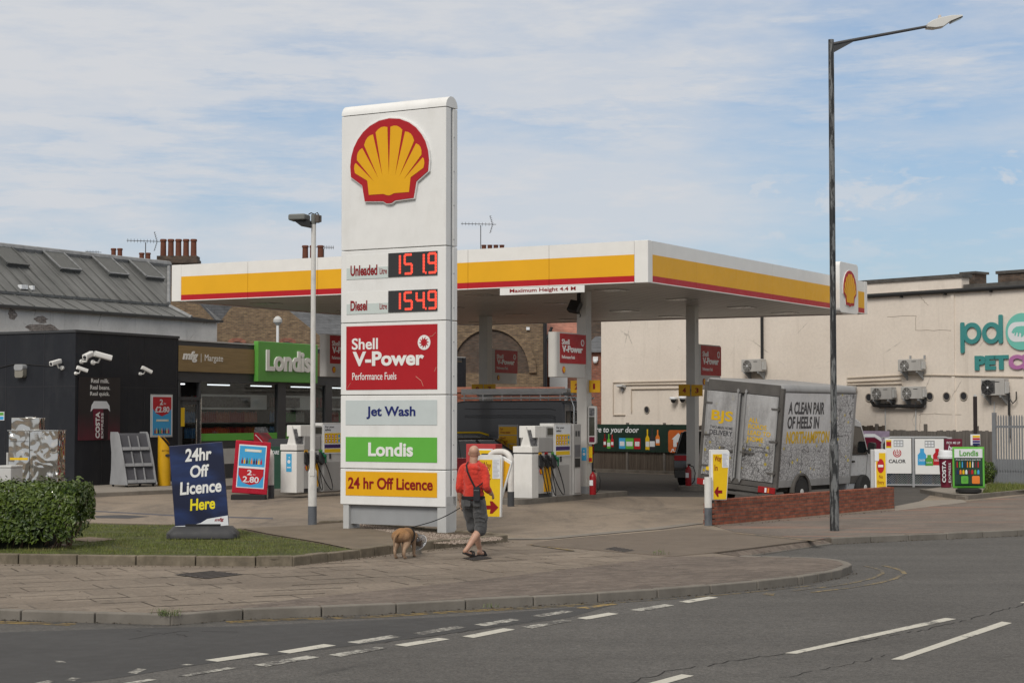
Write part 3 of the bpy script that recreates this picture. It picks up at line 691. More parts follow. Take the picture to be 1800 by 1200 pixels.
yline(KB[0:3], .14, .05); yline(KB[0:3], .26, .05)
yline(sub[:5], .13, .055); yline(sub[:5], .25, .055); yline(sub[4:], .13, .055, YW); yline(sub[4:], .25, .055, YW)
yline(KB[9:14], .18, .04, YW)
arc = KB[12:] + NB[:4]
yline(arc, .42, .06, YW); yline(arc, .72, .07, YW)
S(MB().sheet([tuple(G(x, y, RZ).xy) for x, y in ((-30, 1112), (260, 1103), (430, 1100), (800, 1083), (1000, 1068), (1080, 1062), (1000, 1085), (700, 1125), (380, 1163), (180, 1195), (-30, 1215))], RZ + .002).build('road_patch', mat('newer_asphalt', (.050, .0495, .050), .85, var=.12, vs=.6, bump=.5, bs=70)))

# ================================================================ the raised bed with grass, concrete and gravel
bedpx = [(-260, 986), (0, 990.5), (250, 993), (480, 995), (515, 994), (560, 989), (640, 979), (695, 972.5), (760, 965), (830, 958), (893, 951.5)]
bed_f = [G(x, y).xy for x, y in bedpx]
BZ = .125
bed_b = [G(x, y, BZ).xy for x, y in ((893, 938.5), (845, 933), (769, 934 - 4), (660, 921 - 2), (600, 914.5), (560, 915), (545, 920.5), (420, 927), (315, 919.5), (160, 916.5), (0, 918), (-260, 921))]
bed = bed_f + bed_b
mb = MB(); mb.sheet([tuple(p) for p in offset_line(bed_f, .04) + bed_b], .10)
bed_i = offset_line(bed_b[4:], .03)
for a, b in zip(bed_b[4:], bed_b[5:]): mb.add([(a.x, a.y, .10), (b.x, b.y, .10), (b.x, b.y, -.05), (a.x, a.y, -.05)], [(0, 1, 2, 3)])
S(mb.build('planting_bed', SOIL))
kerb_run(bed_f[:5], 'bed_kerb', KERBM, -.05, BZ + .02, .13, stone=.9, jit=.006)
kerb_run(bed_f[4:], 'bed_kerb', KERBM, -.05, BZ + .01, .15, stone=.43, jit=.014)
kerb_run([bed_f[-1]] + bed_b[:6], 'bed_kerb', KERBM, -.05, BZ + .01, .10, stone=.6, jit=.01)
def layb(name, m, px, z):
    pts = []
    for q in px: pts += [tuple(p) for p in reversed(offset_line(bed_f, .15)[6:9])] if q == 'K' else [tuple(G(q[0], q[1], z).xy)]
    return S(MB().sheet(pts, z).build(name, m))
layb('concrete_path', mat('path_concrete', (.150, .121, .090), .9, var=.16, vs=1.3, bump=.4, bs=30, dirt=.6, dcol=(.085, .07, .055), ds=2), [(424, 927.5), (545, 922), (600, 918), (640, 926), (700, 938), (752, 952), 'K', (560, 952), (470, 937)], .113)
# gravel at the totem's foot
rg = random.Random(3)
gp = [G(x, y, .11).xy for x, y in ((608, 917), (660, 924), (770, 937), (885, 944), (880, 948), (800, 955), (750, 953), (690, 936), (640, 927))]
def inside(p, poly):
    c = False; n = len(poly)
    for i in range(n):
        a, b = poly[i], poly[i - 1]
        if (a.y > p.y) != (b.y > p.y) and p.x < (b.x - a.x) * (p.y - a.y) / (b.y - a.y) + a.x: c = not c
    return c
def scatter(poly, n, r):
    xs = [p.x for p in poly]; ys = [p.y for p in poly]; out = []
    while len(out) < n:
        p = Vector((r.uniform(min(xs), max(xs)), r.uniform(min(ys), max(ys))))
        if inside(p, poly): out.append(p)
    return out
mb = MB()
for p in scatter(gp, 3200, rg):
    s = rg.uniform(.010, .024); a = rg.uniform(0, 6.3); c, d = math.cos(a) * s, math.sin(a) * s
    h = s * rg.uniform(.7, 1.1); z = .102
    mb.add([(p.x + c, p.y + d, z), (p.x - d * .8, p.y + c * .8, z), (p.x - c, p.y - d, z), (p.x + d * .8, p.y - c * .8, z), (p.x + c * .2, p.y + d * .1, z + h), (p.x - c * .4, p.y, z + h * .9)],
           [(0, 1, 4), (1, 5, 4), (1, 2, 5), (2, 3, 5), (3, 4, 5), (3, 0, 4)])
def mk_gravel():
    m, n, l, b = newmat('gravel'); t = NT(m); b.inputs['Roughness'].default_value = .85
    l.new(t.ramp(t.noise(t.map(), 26, 2, .5), .35, (.12, .085, .065), .65, (.36, .30, .25)), b.inputs['Base Color']); return m
tag(mb.build('gravel', mk_gravel()), 'brown and white pebbles spread round the foot of the totem', 'gravel', kind='stuff')
# grass
grass_poly = offset_line(bed_f, .135)[:7] + [G(x, y, .12).xy for x, y in ( (555, 953), (468, 938), (420, 929), (315, 922), (160, 919), (-120, 920))]
S(MB().sheet([tuple(p) for p in grass_poly], .106).build('lawn', mat('turf', (.055, .062, .016), .95, var=.4, vs=3, bump=.8, bs=30)))
mb = MB(); rg = random.Random(11)
covers = [[(118, 947), (158, 943), (205, 947), (160, 951.5)], [(46, 957), (88, 952.5), (126, 957), (84, 962)]]
cvp = [[G(x, y, .12).xy for x, y in q] for q in covers]
for p in scatter(grass_poly, 42000, rg):
    if any(inside(p, q) for q in cvp): continue
    d = mnoise.noise(Vector((p.x * 1.3, p.y * 1.3, 3)))
    far = (p.x + 2.6) * .9
    if d < -.16 and rg.random() < .8: continue
    if p.x > -3.9 and rg.random() < .25 + (p.x + 3.9) * .5: continue
    h = rg.uniform(.018, .05) * (1 + .9 * d) * (2.2 if rg.random() < .02 else 1); a = rg.uniform(0, 6.3); w = rg.uniform(.002, .0045); lx, ly = rg.uniform(-.025, .025), rg.uniform(-.025, .025)
    c, s_ = math.cos(a) * w, math.sin(a) * w
    mb.add([(p.x - c, p.y - s_, .105), (p.x + c, p.y + s_, .105), (p.x + lx, p.y + ly, .105 + h)], [(0, 1, 2)])
def mk_leaf(name, c1, c2, sc=20, rough=.55):
    m, n, l, b = newmat(name); t = NT(m); b.inputs['Roughness'].default_value = rough
    f = t.math('ADD', t.math('MULTIPLY', t.noise(t.map(), sc, 2), .6), t.math('MULTIPLY', t.noise(t.map(), 1.4, 4), .4))
    l.new(t.ramp(f, .36, c1, .64, c2), b.inputs['Base Color'])
    b.inputs['Transmission Weight'].default_value = 0; MATS[name] = m; return m
def mk_grass():
    m, n, l, b = newmat('grass_blade'); t = NT(m); b.inputs['Roughness'].default_value = .6; v = t.map()
    g = t.ramp(t.noise(v, 9, 2), .36, (.062, .090, .010), .64, (.155, .180, .030)); l.new(t.mix(t.ramp(t.noise(v, 1.7, 6, .65), .50, 0.0, .68, .85), g, (.185, .155, .055)), b.inputs['Base Color']); MATS['grass_blade'] = m; return m
tag(mb.build('grass', mk_grass()), 'short patchy mown grass behind the mossy kerb', 'grass', kind='stuff')
for q, lb in zip(covers, ('flat concrete cover in the grass nearest the blue board', 'flat concrete cover in the grass nearest the hedge')):
    pts = [G(x, y, .12).xy for x, y in q]
    o = MB().prism([tuple(p) for p in pts], .09, .122, 'z').build('concrete_cover', mat('cover_concrete', (.15, .115, .085), .9, var=.2, vs=6, bump=.5, dirt=.4), bevel=.008); tag(o, lb, 'inspection cover')
# the small raised verge at the far right
vpx = [(1617, 866), (1650, 872.5), (1697, 878.5), (1800, 868), (1950, 853)]
vf = [G(x, y).xy for x, y in vpx]; vb = [G(x, y, .1).xy for x, y in ((1950, 842), (1790, 845), (1690, 849), (1640, 857))]
vp = vf + vb
mb = MB(); mb.sheet([tuple(p) for p in vp], .09)
for i in range(len(vp)):
    a, b = vp[i], vp[(i + 1) % len(vp)]; mb.add([(a.x, a.y, .09), (b.x, b.y, .09), (b.x, b.y, -.05), (a.x, a.y, -.05)], [(0, 1, 2, 3)])
S(mb.build('verge', CONC)); kerb_run(vf, 'verge_kerb', KERB, -.05, .12, .13)
vg = [G(x, y, .1).xy for x, y in ((1726, 868), (1800, 862), (1940, 850), (1940, 843), (1790, 846), (1735, 851))]
S(MB().sheet([tuple(p) for p in vg], .098).build('lawn', MATS['turf']))
mb = MB()
for p in scatter(vg, 5000, rg):
    h = rg.uniform(.04, .13); a = rg.uniform(0, 6.3); w = .006; c, s_ = math.cos(a) * w, math.sin(a) * w
    mb.add([(p.x - c, p.y - s_, .095), (p.x + c, p.y + s_, .095), (p.x + rg.uniform(-.05, .05), p.y + rg.uniform(-.05, .05), .095 + h)], [(0, 1, 2)])
tag(mb.build('grass', MATS['grass_blade']), 'rough strip of grass before the grey palisade fence', 'grass', kind='stuff')
# ---------------------------------------------------------------- leaves
def leaf(mb, p, size, nrm, r):
    n = (Vector(nrm) + Vector((r.uniform(-.8, .8), r.uniform(-.8, .8), r.uniform(-.6, .8)))).normalized()
    u = n.cross(Vector((r.uniform(-1, 1), r.uniform(-1, 1), r.uniform(-1, 1)))).normalized(); w = n.cross(u)
    L, Wd = size, size * .5
    a, b, c, d = p - u * L * .5, p + w * Wd * .5 + n * L * .06, p + u * L * .55, p - w * Wd * .5 + n * L * .06
    mb.add([a, b, c, d], [(0, 1, 2), (0, 2, 3)])
HL1 = mk_leaf('hedge_leaf', (.016, .040, .005), (.105, .150, .018), 14, .42)
hr = random.Random(5)
hx1, hy0 = G(131, 967, .1).xy; hedge_top = P(100, 850, hy0 + .3).z
root = thing('hedge', 'clipped green hedge with a bare twiggy right end on the grass', 'hedge', (hx1, hy0, .10))
H = hedge_top - .1; HLn, HW = 5.2, 1.25
mb = MB(); tw = MB()
def hnoise(x, y, z): return mnoise.noise(Vector((x * 1.1, y * 1.1, z * 1.3))) * .5 + mnoise.noise(Vector((x * 3.3, y * 3.3, z * 3.3))) * .3
for i in range(26000):
    x = -hr.random() ** 1.15 * HLn; f = hr.random()
    if f < .52: y = 0; z = hr.random() * H; nr = (0, -1, .3)
    elif f < .86: y = hr.random() * HW; z = H; nr = (0, 0, 1)
    else: x = 0; y = hr.random() * HW; z = hr.random() * H; nr = (1, 0, .2)
    q = hnoise(x, y, z)
    bul = .10 * math.sin(min(1, z / H) * 3.0)
    dp = abs(hr.gauss(0, .055))
    if nr[1]: y = y - bul - q * .10 + dp + .12 * (1 - z / H)
    elif nr[2] == 1: z = z + q * .09 - dp + (hr.uniform(.03, .14) if hr.random() < .06 else 0)
    else: x = x + bul + q * .12 - dp - .28 * (1 - z / H) ** 1.5
    if z < .42 * H and x > -.75 and nr[2] != 1 and hr.random() < .9 - .55 * (-x / .75): continue    # bare lower right corner
    if z < .10 + .12 * hr.random(): continue
    if q < -.18 and hr.random() < .7: continue
    leaf(mb, Vector((x, y, z)), hr.uniform(.055, .105), nr, hr)
mb.build('foliage', HL1, root)
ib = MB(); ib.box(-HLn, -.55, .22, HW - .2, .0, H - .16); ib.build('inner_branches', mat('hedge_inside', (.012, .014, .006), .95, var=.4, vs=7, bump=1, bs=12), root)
for i in range(46):
    bx0 = -hr.random() ** .8 * .95; by0 = .15 + hr.random() * .8; p = Vector((bx0 - .12, by0, 0)); pts = [p.copy()]
    for k in range(5):
        p = p + Vector((hr.uniform(-.02, .11), hr.uniform(-.12, .08), hr.uniform(.10, .20))); pts.append(p.copy())
    tw.tube(pts, [.010, .009, .008, .007, .005, .003], 5)
tw.build('twig', mat('twig_bark', (.085, .055, .035), .9, var=.3), root)
br_ = random.Random(9)
sx, sy = G(1736, 850, .1).xy
root = thing('shrub', 'small round green shrub behind the green-framed board', 'shrub', (sx, sy + .3, .09))
mb = MB()
for i in range(2600):
    d = Vector((br_.gauss(0, 1), br_.gauss(0, 1), br_.gauss(0, 1))).normalized(); q = hnoise(d.x * 2, d.y * 2, d.z * 2 + 5)
    p = Vector((0, 0, .36)) + Vector((d.x * .36, d.y * .34, d.z * .36)) * (1 + q * .5 - abs(br_.gauss(0, .12))); leaf(mb, p, br_.uniform(.04, .08), d, br_)
mb.build('foliage', HL1, root); tw = MB()
for i in range(7): tw.tube([(0, 0, 0), (br_.uniform(-.1, .1), br_.uniform(-.1, .1), .2), (br_.uniform(-.25, .25), br_.uniform(-.25, .25), .5)], [.014, .01, .004], 5)
tw.build('stem', MATS['twig_bark'], root)
# weeds in the joints
wr = random.Random(21); WEED = mk_leaf('weed_leaf', (.05, .075, .015), (.12, .14, .05), 12)
for px, py, n, s, lb in ((295, 1080, 60, .05, 'small clump of green weeds at the angle of the kerb'), (1160, 975, 12, .075, 'thin dry weed standing at the edge of the block paving'), (865, 1065, 14, .03, 'tiny weed growing at the foot of the kerb')):
    c = G(px, py, 0); mb = MB()
    for i in range(n):
        h = wr.uniform(.3, 1) * s * 2; a = wr.uniform(0, 6.3); q = c + Vector((wr.gauss(0, s * 1.6), wr.gauss(0, s * .5), 0))
        if h > s: leaf(mb, q + Vector((0, 0, h * .5)), s * .6, (0, -.5, 1), wr)
        mb.add([q + Vector((-.004, 0, -.01)), q + Vector((.004, 0, -.01)), q + Vector((math.cos(a) * h * .5, math.sin(a) * h * .5, h))], [(0, 1, 2)])
    tag(mb.build('weed', WEED), lb, 'weed')
# ================================================================ the price totem
UANG = R(-29.93)
def pecten(parent, cx, cz, w, h, mp, d, thick=.03, trim=WHITE, name='scallop_emblem'):
    half = [(0, 0), (.035, .004), (.075, .030), (.31, .045), (.345, .235), (.49, .345), (.5, .47), (.488, .58), (.455, .69), (.405, .78), (.335, .865), (.25, .93), (.13, .983), (0, 1)]
    full = half + [(-x, y) for x, y in half[-2:0:-1]]
    tr = lambda pts, k=1.0: [(cx + x * w * k, cz + ((y - .5) * k) * h) for x, y in pts]
    e = None
    if trim: flat(parent, 'emblem_edge', trim, mp, tr(full, 1.025), d, d + thick)
    e = flat(parent, name, RED, mp, tr(full), d + thick * .2, d + thick + .012)
    d2 = d + thick + .012
    I = [(-.185, .265), (-.130, .300), (-.080, .322), (0, .335), (.080, .322), (.130, .300), (.185, .265)]
    O = [(-.420, .520), (-.333, .695), (-.190, .842), (0, .905), (.190, .842), (.333, .695), (.420, .520)]
    O = [(x * 1.0, y) for x, y in O]
    mb = MB()
    body = [(-.255, .115), (-.07, .115), (-.03, .098), (0, .092), (.03, .098), (.07, .115), (.255, .115), (.275, .285)] + I[::-1] + [(-.275, .285)]
    ribs = [body]
    for k in range(6):
        a, b, c, q = I[k], O[k], O[k + 1], I[k + 1]
        v = Vector((c[0] - b[0], c[1] - b[1])); L = v.length; t = v / L; g = .021
        b2 = Vector(b) + t * g; c2 = Vector(c) - t * g; m = (b2 + c2) / 2; out = Vector((m.x, m.y - .25)).normalized()
        ribs.append([a, tuple(b2), tuple(b2.lerp(c2, .25) + out * .022), tuple(m + out * .030), tuple(b2.lerp(c2, .75) + out * .022), tuple(c2), q])
    for sgn in (-1, 1):
        ribs.append([(sgn * .275, .285), (sgn * .435, .385), (sgn * .447, .44), (sgn * .440, .49), (sgn * .425, .505), (sgn * .185, .265)])
    for r in ribs:
        r = tr(r); n = len(r)
        if sum(r[i][0] * r[(i + 1) % n][1] - r[(i + 1) % n][0] * r[i][1] for i in range(n)) < 0: r = r[::-1]
        vs = [mp(a, b, d2 - .004) for a, b in r] + [mp(a, b, d2 + .006) for a, b in r]
        fs = [(i, (i + 1) % n, n + (i + 1) % n, n + i) for i in range(n)]
        for t_ in tessellate_polygon([[Vector((a, b, 0)) for a, b in r]]): fs.append(tuple(n + i for i in t_))
        mb.add(vs, fs)
    mb.build('emblem_ribs', YEL, e)
    return e
def vpower(parent, x0, x1, z0, z1, mp, d, star=True, sub=True):
    """red fuel panel with its white lettering"""
    w, h = x1 - x0, z1 - z0
    p = flat(parent, 'red_panel', RED, mp, rc(x0, x1, z0, z1), d, d + .006)
    X = lambda f: x0 + w * f; Z = lambda f: z0 + h * f
    d += .006
    text(p, 'Shell', X(.065), X(.355), Z(.63), Z(.81), mp, WHITEP, .018, 0, d, d + .006)
    text(p, 'V-Power', X(.075), X(.86), Z(.37), Z(.60), mp, WHITEP, .035, 0, d, d + .008)
    text(p, 'Performance Fuels', X(.07), X(.56), Z(.155), Z(.27), mp, WHITEP, .004, 0, d, d + .005)
    if star:
        cx, cz, r = X(.86), Z(.72), h * .115
        flat(p, 'roundel', WHITEP, mp, circ(cx, cz, r), d, d + .006)
        mb = MB()
        pts = []
        for i in range(20):
            t = 2 * math.pi * i / 20; rr = r * (.82 if i % 2 == 0 else .42); t += .25 if i % 2 else 0
            pts.append((cx + rr * math.cos(t), cz + rr * math.sin(t)))
        flat(p, 'roundel_star', RED, mp, pts, d + .006, d + .010)
    return p
T = Fr(*G(783, 946, 0).xy, UANG)
TW = -T.hit(599, 600)[0]; TD = .40
tz = lambda px, py: T.hit(px, py)[1]
root = thing('price_totem', 'tall white fuel price totem with a red and yellow scallop emblem', 'sign', T.o, UANG)
zt = tz(690, 196.5); zb = tz(690, 889); mpT = front(0)
for x0 in (-.19, -TW + .05):
    bx('leg', LGREY, root, x0, x0 + (.19 if x0 == -.19 else .13), .02, TD - .02, -.1, zb + .2, .01)
bx('plinth_panel', GREYM, root, -TW + .18, -.19, .10, TD - .10, .20, zb + .1)
bx('core', GREYM, root, -TW + .06, -.06, .10, TD - .10, zb, zt, .0)
seams = [tz(690, y) for y in (436.5, 565.5, 694, 824.5)]
zz = [zt] + seams + [zb]; 
def face(y0, sgn):                                           # the five stacked cassettes on one side
    for a, b in zip(zz, zz[1:]):
        ya, yb = (0, .175) if sgn < 0 else (TD - .15, TD)
        bx('cassette', WHITE, root, -TW, 0, ya, yb, b + .006, a - .006, .014)
face(0, -1); face(0, 1)
cap = MB(); arc_ = [(TD * .5 + math.cos(R(a)) * TD * .5, zt + .008 + math.sin(R(a)) * .20) for a in range(0, 181, 12)]
cap.prism(arc_, -TW, 0, 'x'); cap.build('cap', WHITE, root, smooth=True)
bx('side_channel', GREYM, root, -.05, -.028, .10, TD - .10, zb, zt + .06)
for z in [zb + .5 + i * .62 for i in range(11)]:
    MB().cyl((-.004, TD - .13, z), (.008, TD - .13, z), .012, n=8).build('bolt', GREYM, root)
ex0, ex1, ez0, ez1 = T.rect(619, 209, 757, 358)
pecten(root, (ex0 + ex1) / 2, (ez0 + ez1) / 2, ex1 - ex0, ez1 - ez0, mpT, .001, .05)
def seg_digits(parent, st, x0, x1, z0, z1, mp, d):
    SEG = {'1': 'bc', '5': 'afgcd', '9': 'abcdfg', '4': 'fgbc'}
    n = 4; cw = (x1 - x0); b = MB(); h = z1 - z0; t = .042
    def bar(ax, az, bx_, bz, ht=False):
        nonlocal b
        L = max(abs(bx_ - ax), abs(bz - az)); k = max(2, round(L / .052))
        for i in range(k):                                   # rows of square LEDs
            f = (i + .5) / k; x, z = ax + (bx_ - ax) * f, az + (bz - az) * f
            s = .0215; w_, h_ = (L / k * .45, s) if ht else (s, L / k * .45)
            q = [(x - w_, z - h_), (x + w_, z - h_), (x + w_, z + h_), (x - w_, z + h_)]
            vs = [mp(p, r, d) for p, r in q] + [mp(p, r, d + .005) for p, r in q]
            b.add(vs, [(0, 1, 5, 4), (1, 2, 6, 5), (2, 3, 7, 6), (3, 0, 4, 7), (4, 5, 6, 7)])
    for i, ch in enumerate([c for c in st if c != '.']):
        b = MB(); L, Rr = x0 + cw * (.035 + .26 * i), x0 + cw * (.19 + .26 * i); m = (z0 + z1) / 2
        for s in SEG[ch]:
            if s == 'a': bar(L, z1, Rr, z1, True)
            if s == 'g': bar(L, m, Rr, m, True)
            if s == 'd': bar(L, z0, Rr, z0, True)
            if s == 'b': bar(Rr, m, Rr, z1)
            if s == 'c': bar(Rr, z0, Rr, m)
            if s == 'f': bar(L, m, L, z1)
            if s == 'e': bar(L, z0, L, m)
        if i == 2: bar(x0 + cw * .755 - .015, z0, x0 + cw * .755 + .015, z0, True)
        b.build('digit', LED, parent)
PALEP = mat('pale_mint_panel', (.52, .58, .56), .35, var=.03)
DISP = mat('display_black', (.035, .035, .036), .3, var=.05)
for nm, y0, y1, st in (('Unleaded', 440, 488, '151.9'), ('Diesel', 506, 550, '154.9')):
    dy = 0
    px0, px1, pz0, pz1 = T.rect(609, y0 + 5, 769.5, y1)
    pr = flat(root, 'price_panel', WHITEP, mpT, rc(px0, px1, pz0, pz1), .0015, .006)
    fx = px0 + (px1 - px0) * .47
    fr_ = flat(pr, 'name_strip', PALEP, mpT, rc(px0 + .01, fx - .01, pz0, pz0 + (pz1 - pz0) * .47), .006, .010)
    w = .62 if nm == 'Unleaded' else .40
    text(fr_, nm, px0 + .10, px0 + .10 + (.60 if nm == 'Unleaded' else .375), pz0 + .06, pz0 + .255 if nm == 'Unleaded' else pz0 + .25, mpT, DRED, .03, 0, .010, .014)
    text(fr_, 'Litre', fx - .19, fx - .03, pz0 + .075, pz0 + .185, mpT, DRED, .012, 0, .010, .014)
    dp = flat(pr, 'display', DISP, mpT, rc(fx, px1, pz0 + .01, pz1), .006, .016)
    seg_digits(dp, st, fx + .07, px1 + .0, pz0 + .06, pz1 - .045, mpT, .016)
    for i in range(3): pass
vpower(root, *T.rect(609, 571.5, 769, 684.5), mpT, .002)
def panel(y0, y1, m, st, xa, xb, za, zb_, tm, bold):
    x0, x1, z0, z1 = T.rect(608, y0, 768.5, y1)
    p = flat(root, 'panel', m, mpT, rc(x0, x1, z0, z1), .002, .008); h = z1 - z0; w = x1 - x0
    fr = MB()
    text(p, st, x0 + w * xa, x0 + w * xb, z0 + h * za, z0 + h * zb_, mpT, tm, bold, 0, .008, .016)
panel(703, 746.5, PALE, 'Jet Wash', .235, .77, .24, .75, NAVYL, .022)
panel(768, 811.5, GREEN, 'Londis', .255, .745, .22, .78, WHITEP, .03)
panel(829, 872, YEL, '24 hr Off Licence', .03, .955, .28, .76, DRED, .022)
crk = MB()                                                   # cracks in the red acrylic
x0, x1, z0, z1 = T.rect(609, 571.5, 769, 684.5)
for pts in ([(.985, .87), (.95, .82), (.90, .80)], [(.99, .34), (.97, .27)], [(.77, .20), (.83, .13), (.85, .05)], [(.015, .03), (.05, .11)]):
    crk.tube([mpT(x0 + (x1 - x0) * a, z0 + (z1 - z0) * b, .009) for a, b in pts], .0045, 4)
crk.build('crack', mat('crack_white', (.55, .30, .22), .5, var=.1), root)
# ================================================================ the canopy
NC = P(1139, 496, 44.7); ZS = NC.z; C = Fr(NC.x, NC.y, UANG)
CW, CD, FH = 15.15, 16.35, 1.04
root = thing('canopy', 'broad flat station canopy with white, yellow and red fascia on four columns', 'canopy', (NC.x, NC.y, 0), UANG)
z0, z1 = ZS, ZS + FH
FWH = mat('fascia_white', (.74, .735, .71), .35, var=.03, dirt=.12, dcol=(.5, .47, .42)); FYE = mat('fascia_yellow', (.74, .385, .012), .5, var=.04, vs=1); FRE = mat('fascia_red', (.42, .009, .016), .45, var=.04)
bx('roof_deck', GREYM, root, -CW + .05, -.05, .05, CD - .05, z1 - .12, z1 - .04)
bx('soffit', SOFF, root, -CW + .04, -.04, .04, CD - .04, z0 + .03, z0 + .09)
def fascia(ax, a0, a1, at, out):                             # bands between two corner posts; panels about 2.4 m
    n = max(1, round(abs(a1 - a0) / 2.45)); st = (a1 - a0) / n
    for nm, m, f0, f1, pr in (('white_band', FWH, .675, 1, 0), ('yellow_band', FYE, .17, .675, 0), ('red_band', FRE, .022, .17, 0), ('edge_trim', FWH, 0, .022, .008)):
        mb = MB()
        for i in range(n):
            p, q = a0 + st * i + .005 * (1 if st > 0 else -1), a0 + st * (i + 1) - .005 * (1 if st > 0 else -1)
            lo, hi = sorted((at - out * .03, at + out * pr))
            if ax == 'x': mb.box(p, q, lo, hi, z0 + FH * f0, z0 + FH * f1)
            else: mb.box(lo, hi, p, q, z0 + FH * f0, z0 + FH * f1)
        mb.build(nm, m, root)
fascia('x', -CW + .34, -.37, 0, -1); fascia('y', .26, CD - .26, 0, 1); fascia('x', -CW + .34, -.37, CD, 1); fascia('y', .26, CD - .26, -CW, -1)
for (xa, xb, ya, yb) in ((-.37, .006, -.006, .26), (-CW - .006, -CW + .34, -.006, .26), (-.37, .006, CD - .26, CD + .006), (-CW - .006, -CW + .34, CD - .26, CD + .006)):
    bx('corner_panel', FWH, root, xa, xb, ya, yb, z0 - .004, z1 + .004, .012)
bk = MB(); bk.box(-CW + .3, -.3, .045, .12, z0 + .1, z1 - .15); bk.box(-.12, -.045, .3, CD - .3, z0 + .1, z1 - .15); bk.build('fascia_backing', DGREY, root)
# recessed lights, drawn as dull flush fittings, and dark vent marks in the soffit
lm = mat('soffit_light', (.30, .29, .27), .3, var=.1)
for u in (-2.2, -6.2, -10.0, -13.6):
    for v in (2.4, 6.8, 11.2, 14.8): bx('soffit_light', lm, root, u - .35, u + .35, v - .35, v + .35, z0 + .012, z0 + .031)
COLM = mat('column_white', (.50, .485, .455), .45, var=.05, dirt=.25, dcol=(.3, .27, .23))
colpos = {}
for k, (px, Yd) in {'A': (1027, 48.4), 'C': (1217.5, 55.0), 'B': (853.5, 60.5)}.items():
    p = P(px, 730, Yd) - C.o; colpos[k] = (p.dot(C.ax), p.dot(C.ay))
p = P(655, 730, 54.5) - C.o; colpos['D'] = (p.dot(C.ax), p.dot(C.ay))
for k, (x, y) in colpos.items():
    w = .145 if k != 'B' else .16
    c = bx('column', COLM, root, x - w, x + w, y - w, y + w, .1, z0 + .03, .006)
    bx('column_base', GREYM, c, x - w - .006, x + w + .006, y - w - .006, y + w + .006, .1, .33)
# height board hung from the front edge
x0, x1, a0, a1 = C.rect(879, 505, 1027, 519)
hx = [C.hit(px, py)[0] for px, py in ((879, 513), (1027.5, 509))]
root = thing('height_board', 'long white board reading Maximum Height 4.4 M under the canopy front', 'sign', C.w(hx[0], .02, z0 - .002), UANG)
L = hx[1] - hx[0]
bx('board', WHITE, root, 0, L, -.03, .0, -.185, -.006, .004); text(root, 'Maximum Height 4.4 M', L * .12, L * .90, -.155, -.03, front(-.03), DRED, .02, 0, .001, .005)
for x in (.3, L - .3): bx('bracket', GREYM, root, x - .02, x + .02, .0, .03, -.10, .02)
# flood light on the near column
x, y = colpos['A']
root = thing('flood_light', 'small black flood light hanging on the column behind the height board', 'flood light', C.w(x - .05, y - .16, z0 - .05), UANG)
MB().box(-.03, .03, -.10, .0, -.20, .05).build('bracket', BLACK, root); hb = MB(); hb.T = Matrix.Translation((-.06, -.16, -.34)) @ Matrix.Rotation(R(-24), 4, 'X') @ Matrix.Rotation(R(12), 4, 'Y'); hb.box(-.16, .16, -.09, .09, -.17, .15); hb.build('housing', BLACK, root, .02)
MB().tube([(0, -.06, -.45), (.05, -.04, -.58), (.02, -.03, -.62)], .012, 6).build('cable', BLACK, root)
# scallop box on the right-hand fascia
ya, za = C.hitx(1476, 520, .30); yb, _ = C.hitx(1508.5, 520, .30); zlo = C.hitx(1495, 551, .30)[1]; zhi = C.hitx(1495, 463, .30)[1]
root = thing('emblem_box', 'white rounded box with a scallop emblem on the right fascia', 'sign', C.w(.004, ya, 0), UANG)
wy = yb - ya
mb = MB(); mb.prism(rrect(0, wy, zlo, zhi, .14), .0, .30, 'x'); mb.build('box', WHITE, root, .03); pecten(root, wy / 2, (zlo + zhi) / 2 - .02, wy * .70, (zhi - zlo) * .72, right(.30), .002, .02)
# ================================================================ blade signs and pump numbers on the columns
def blade(name, label, ox, oy, za, zb, ln, red0, cap=True, pecz=True):
    """an illuminated-type blade: faces look sideways, its rounded edge towards the road"""
    root = thing(name, label, 'sign', C.w(ox, oy, 0), UANG, 'red fuel blades on the canopy columns')
    th = .26
    mb = MB(); mb.prism(rrect(-th, 0, 0, ln, .10) if cap else rc(-th, 0, 0, ln), za, zb, 'z'); mb.build('box', COLM, root, .008)
    h = zb - za
    mp = right(0)
    vpower(root, ln * .13, ln * .985, za + h * .31, zb - h * .025, mp, .002)
    e = pecten(root, ln * .25, za + h * .165, h * .13, h * .15, mp, .002, .004, None)
    bx('back_panel', RED, root, -th - .006, -th - .001, .1, ln - .04, za + h * .3, zb - .03)
    return root
def bl(px0, px1, pt, pb, Y): 
    p = P(px0, 730, Y) - C.o; x, y = p.dot(C.ax), p.dot(C.ay); f = Fr(*C.w(x, 0).xy, UANG)
    y1 = f.hitx(px1, 640)[0]; pm = (px0 + px1) / 2
    return x, y, f.hitx(pm, pb)[1], f.hitx(pm, pt)[1], y1 - y
for nm, a, lb in (('A', (977, 1030.5, 585, 663, 46.3), 'red fuel blade sign in front of the column numbered 1 and 2'), ('B', (864, 910, 614, 674, 61.0), 'red fuel blade sign right of the column numbered 7 and 8'),
                  ('Cc', (1227, 1268, 606, 684, 56.0), 'red fuel blade sign right of the column by the van'), ('D', (572, 614, 588, 662, 52.6), 'red fuel blade sign half hidden behind the left edge of the totem')):
    x, y, za, zb, ln = bl(*a)
    if nm == 'D': ln = 1.6
    blade('fuel_sign', lb, x, y, za, zb, ln, 0)
NUMM = mat('number_flag_yellow', (.62, .34, .012), .45, var=.05)
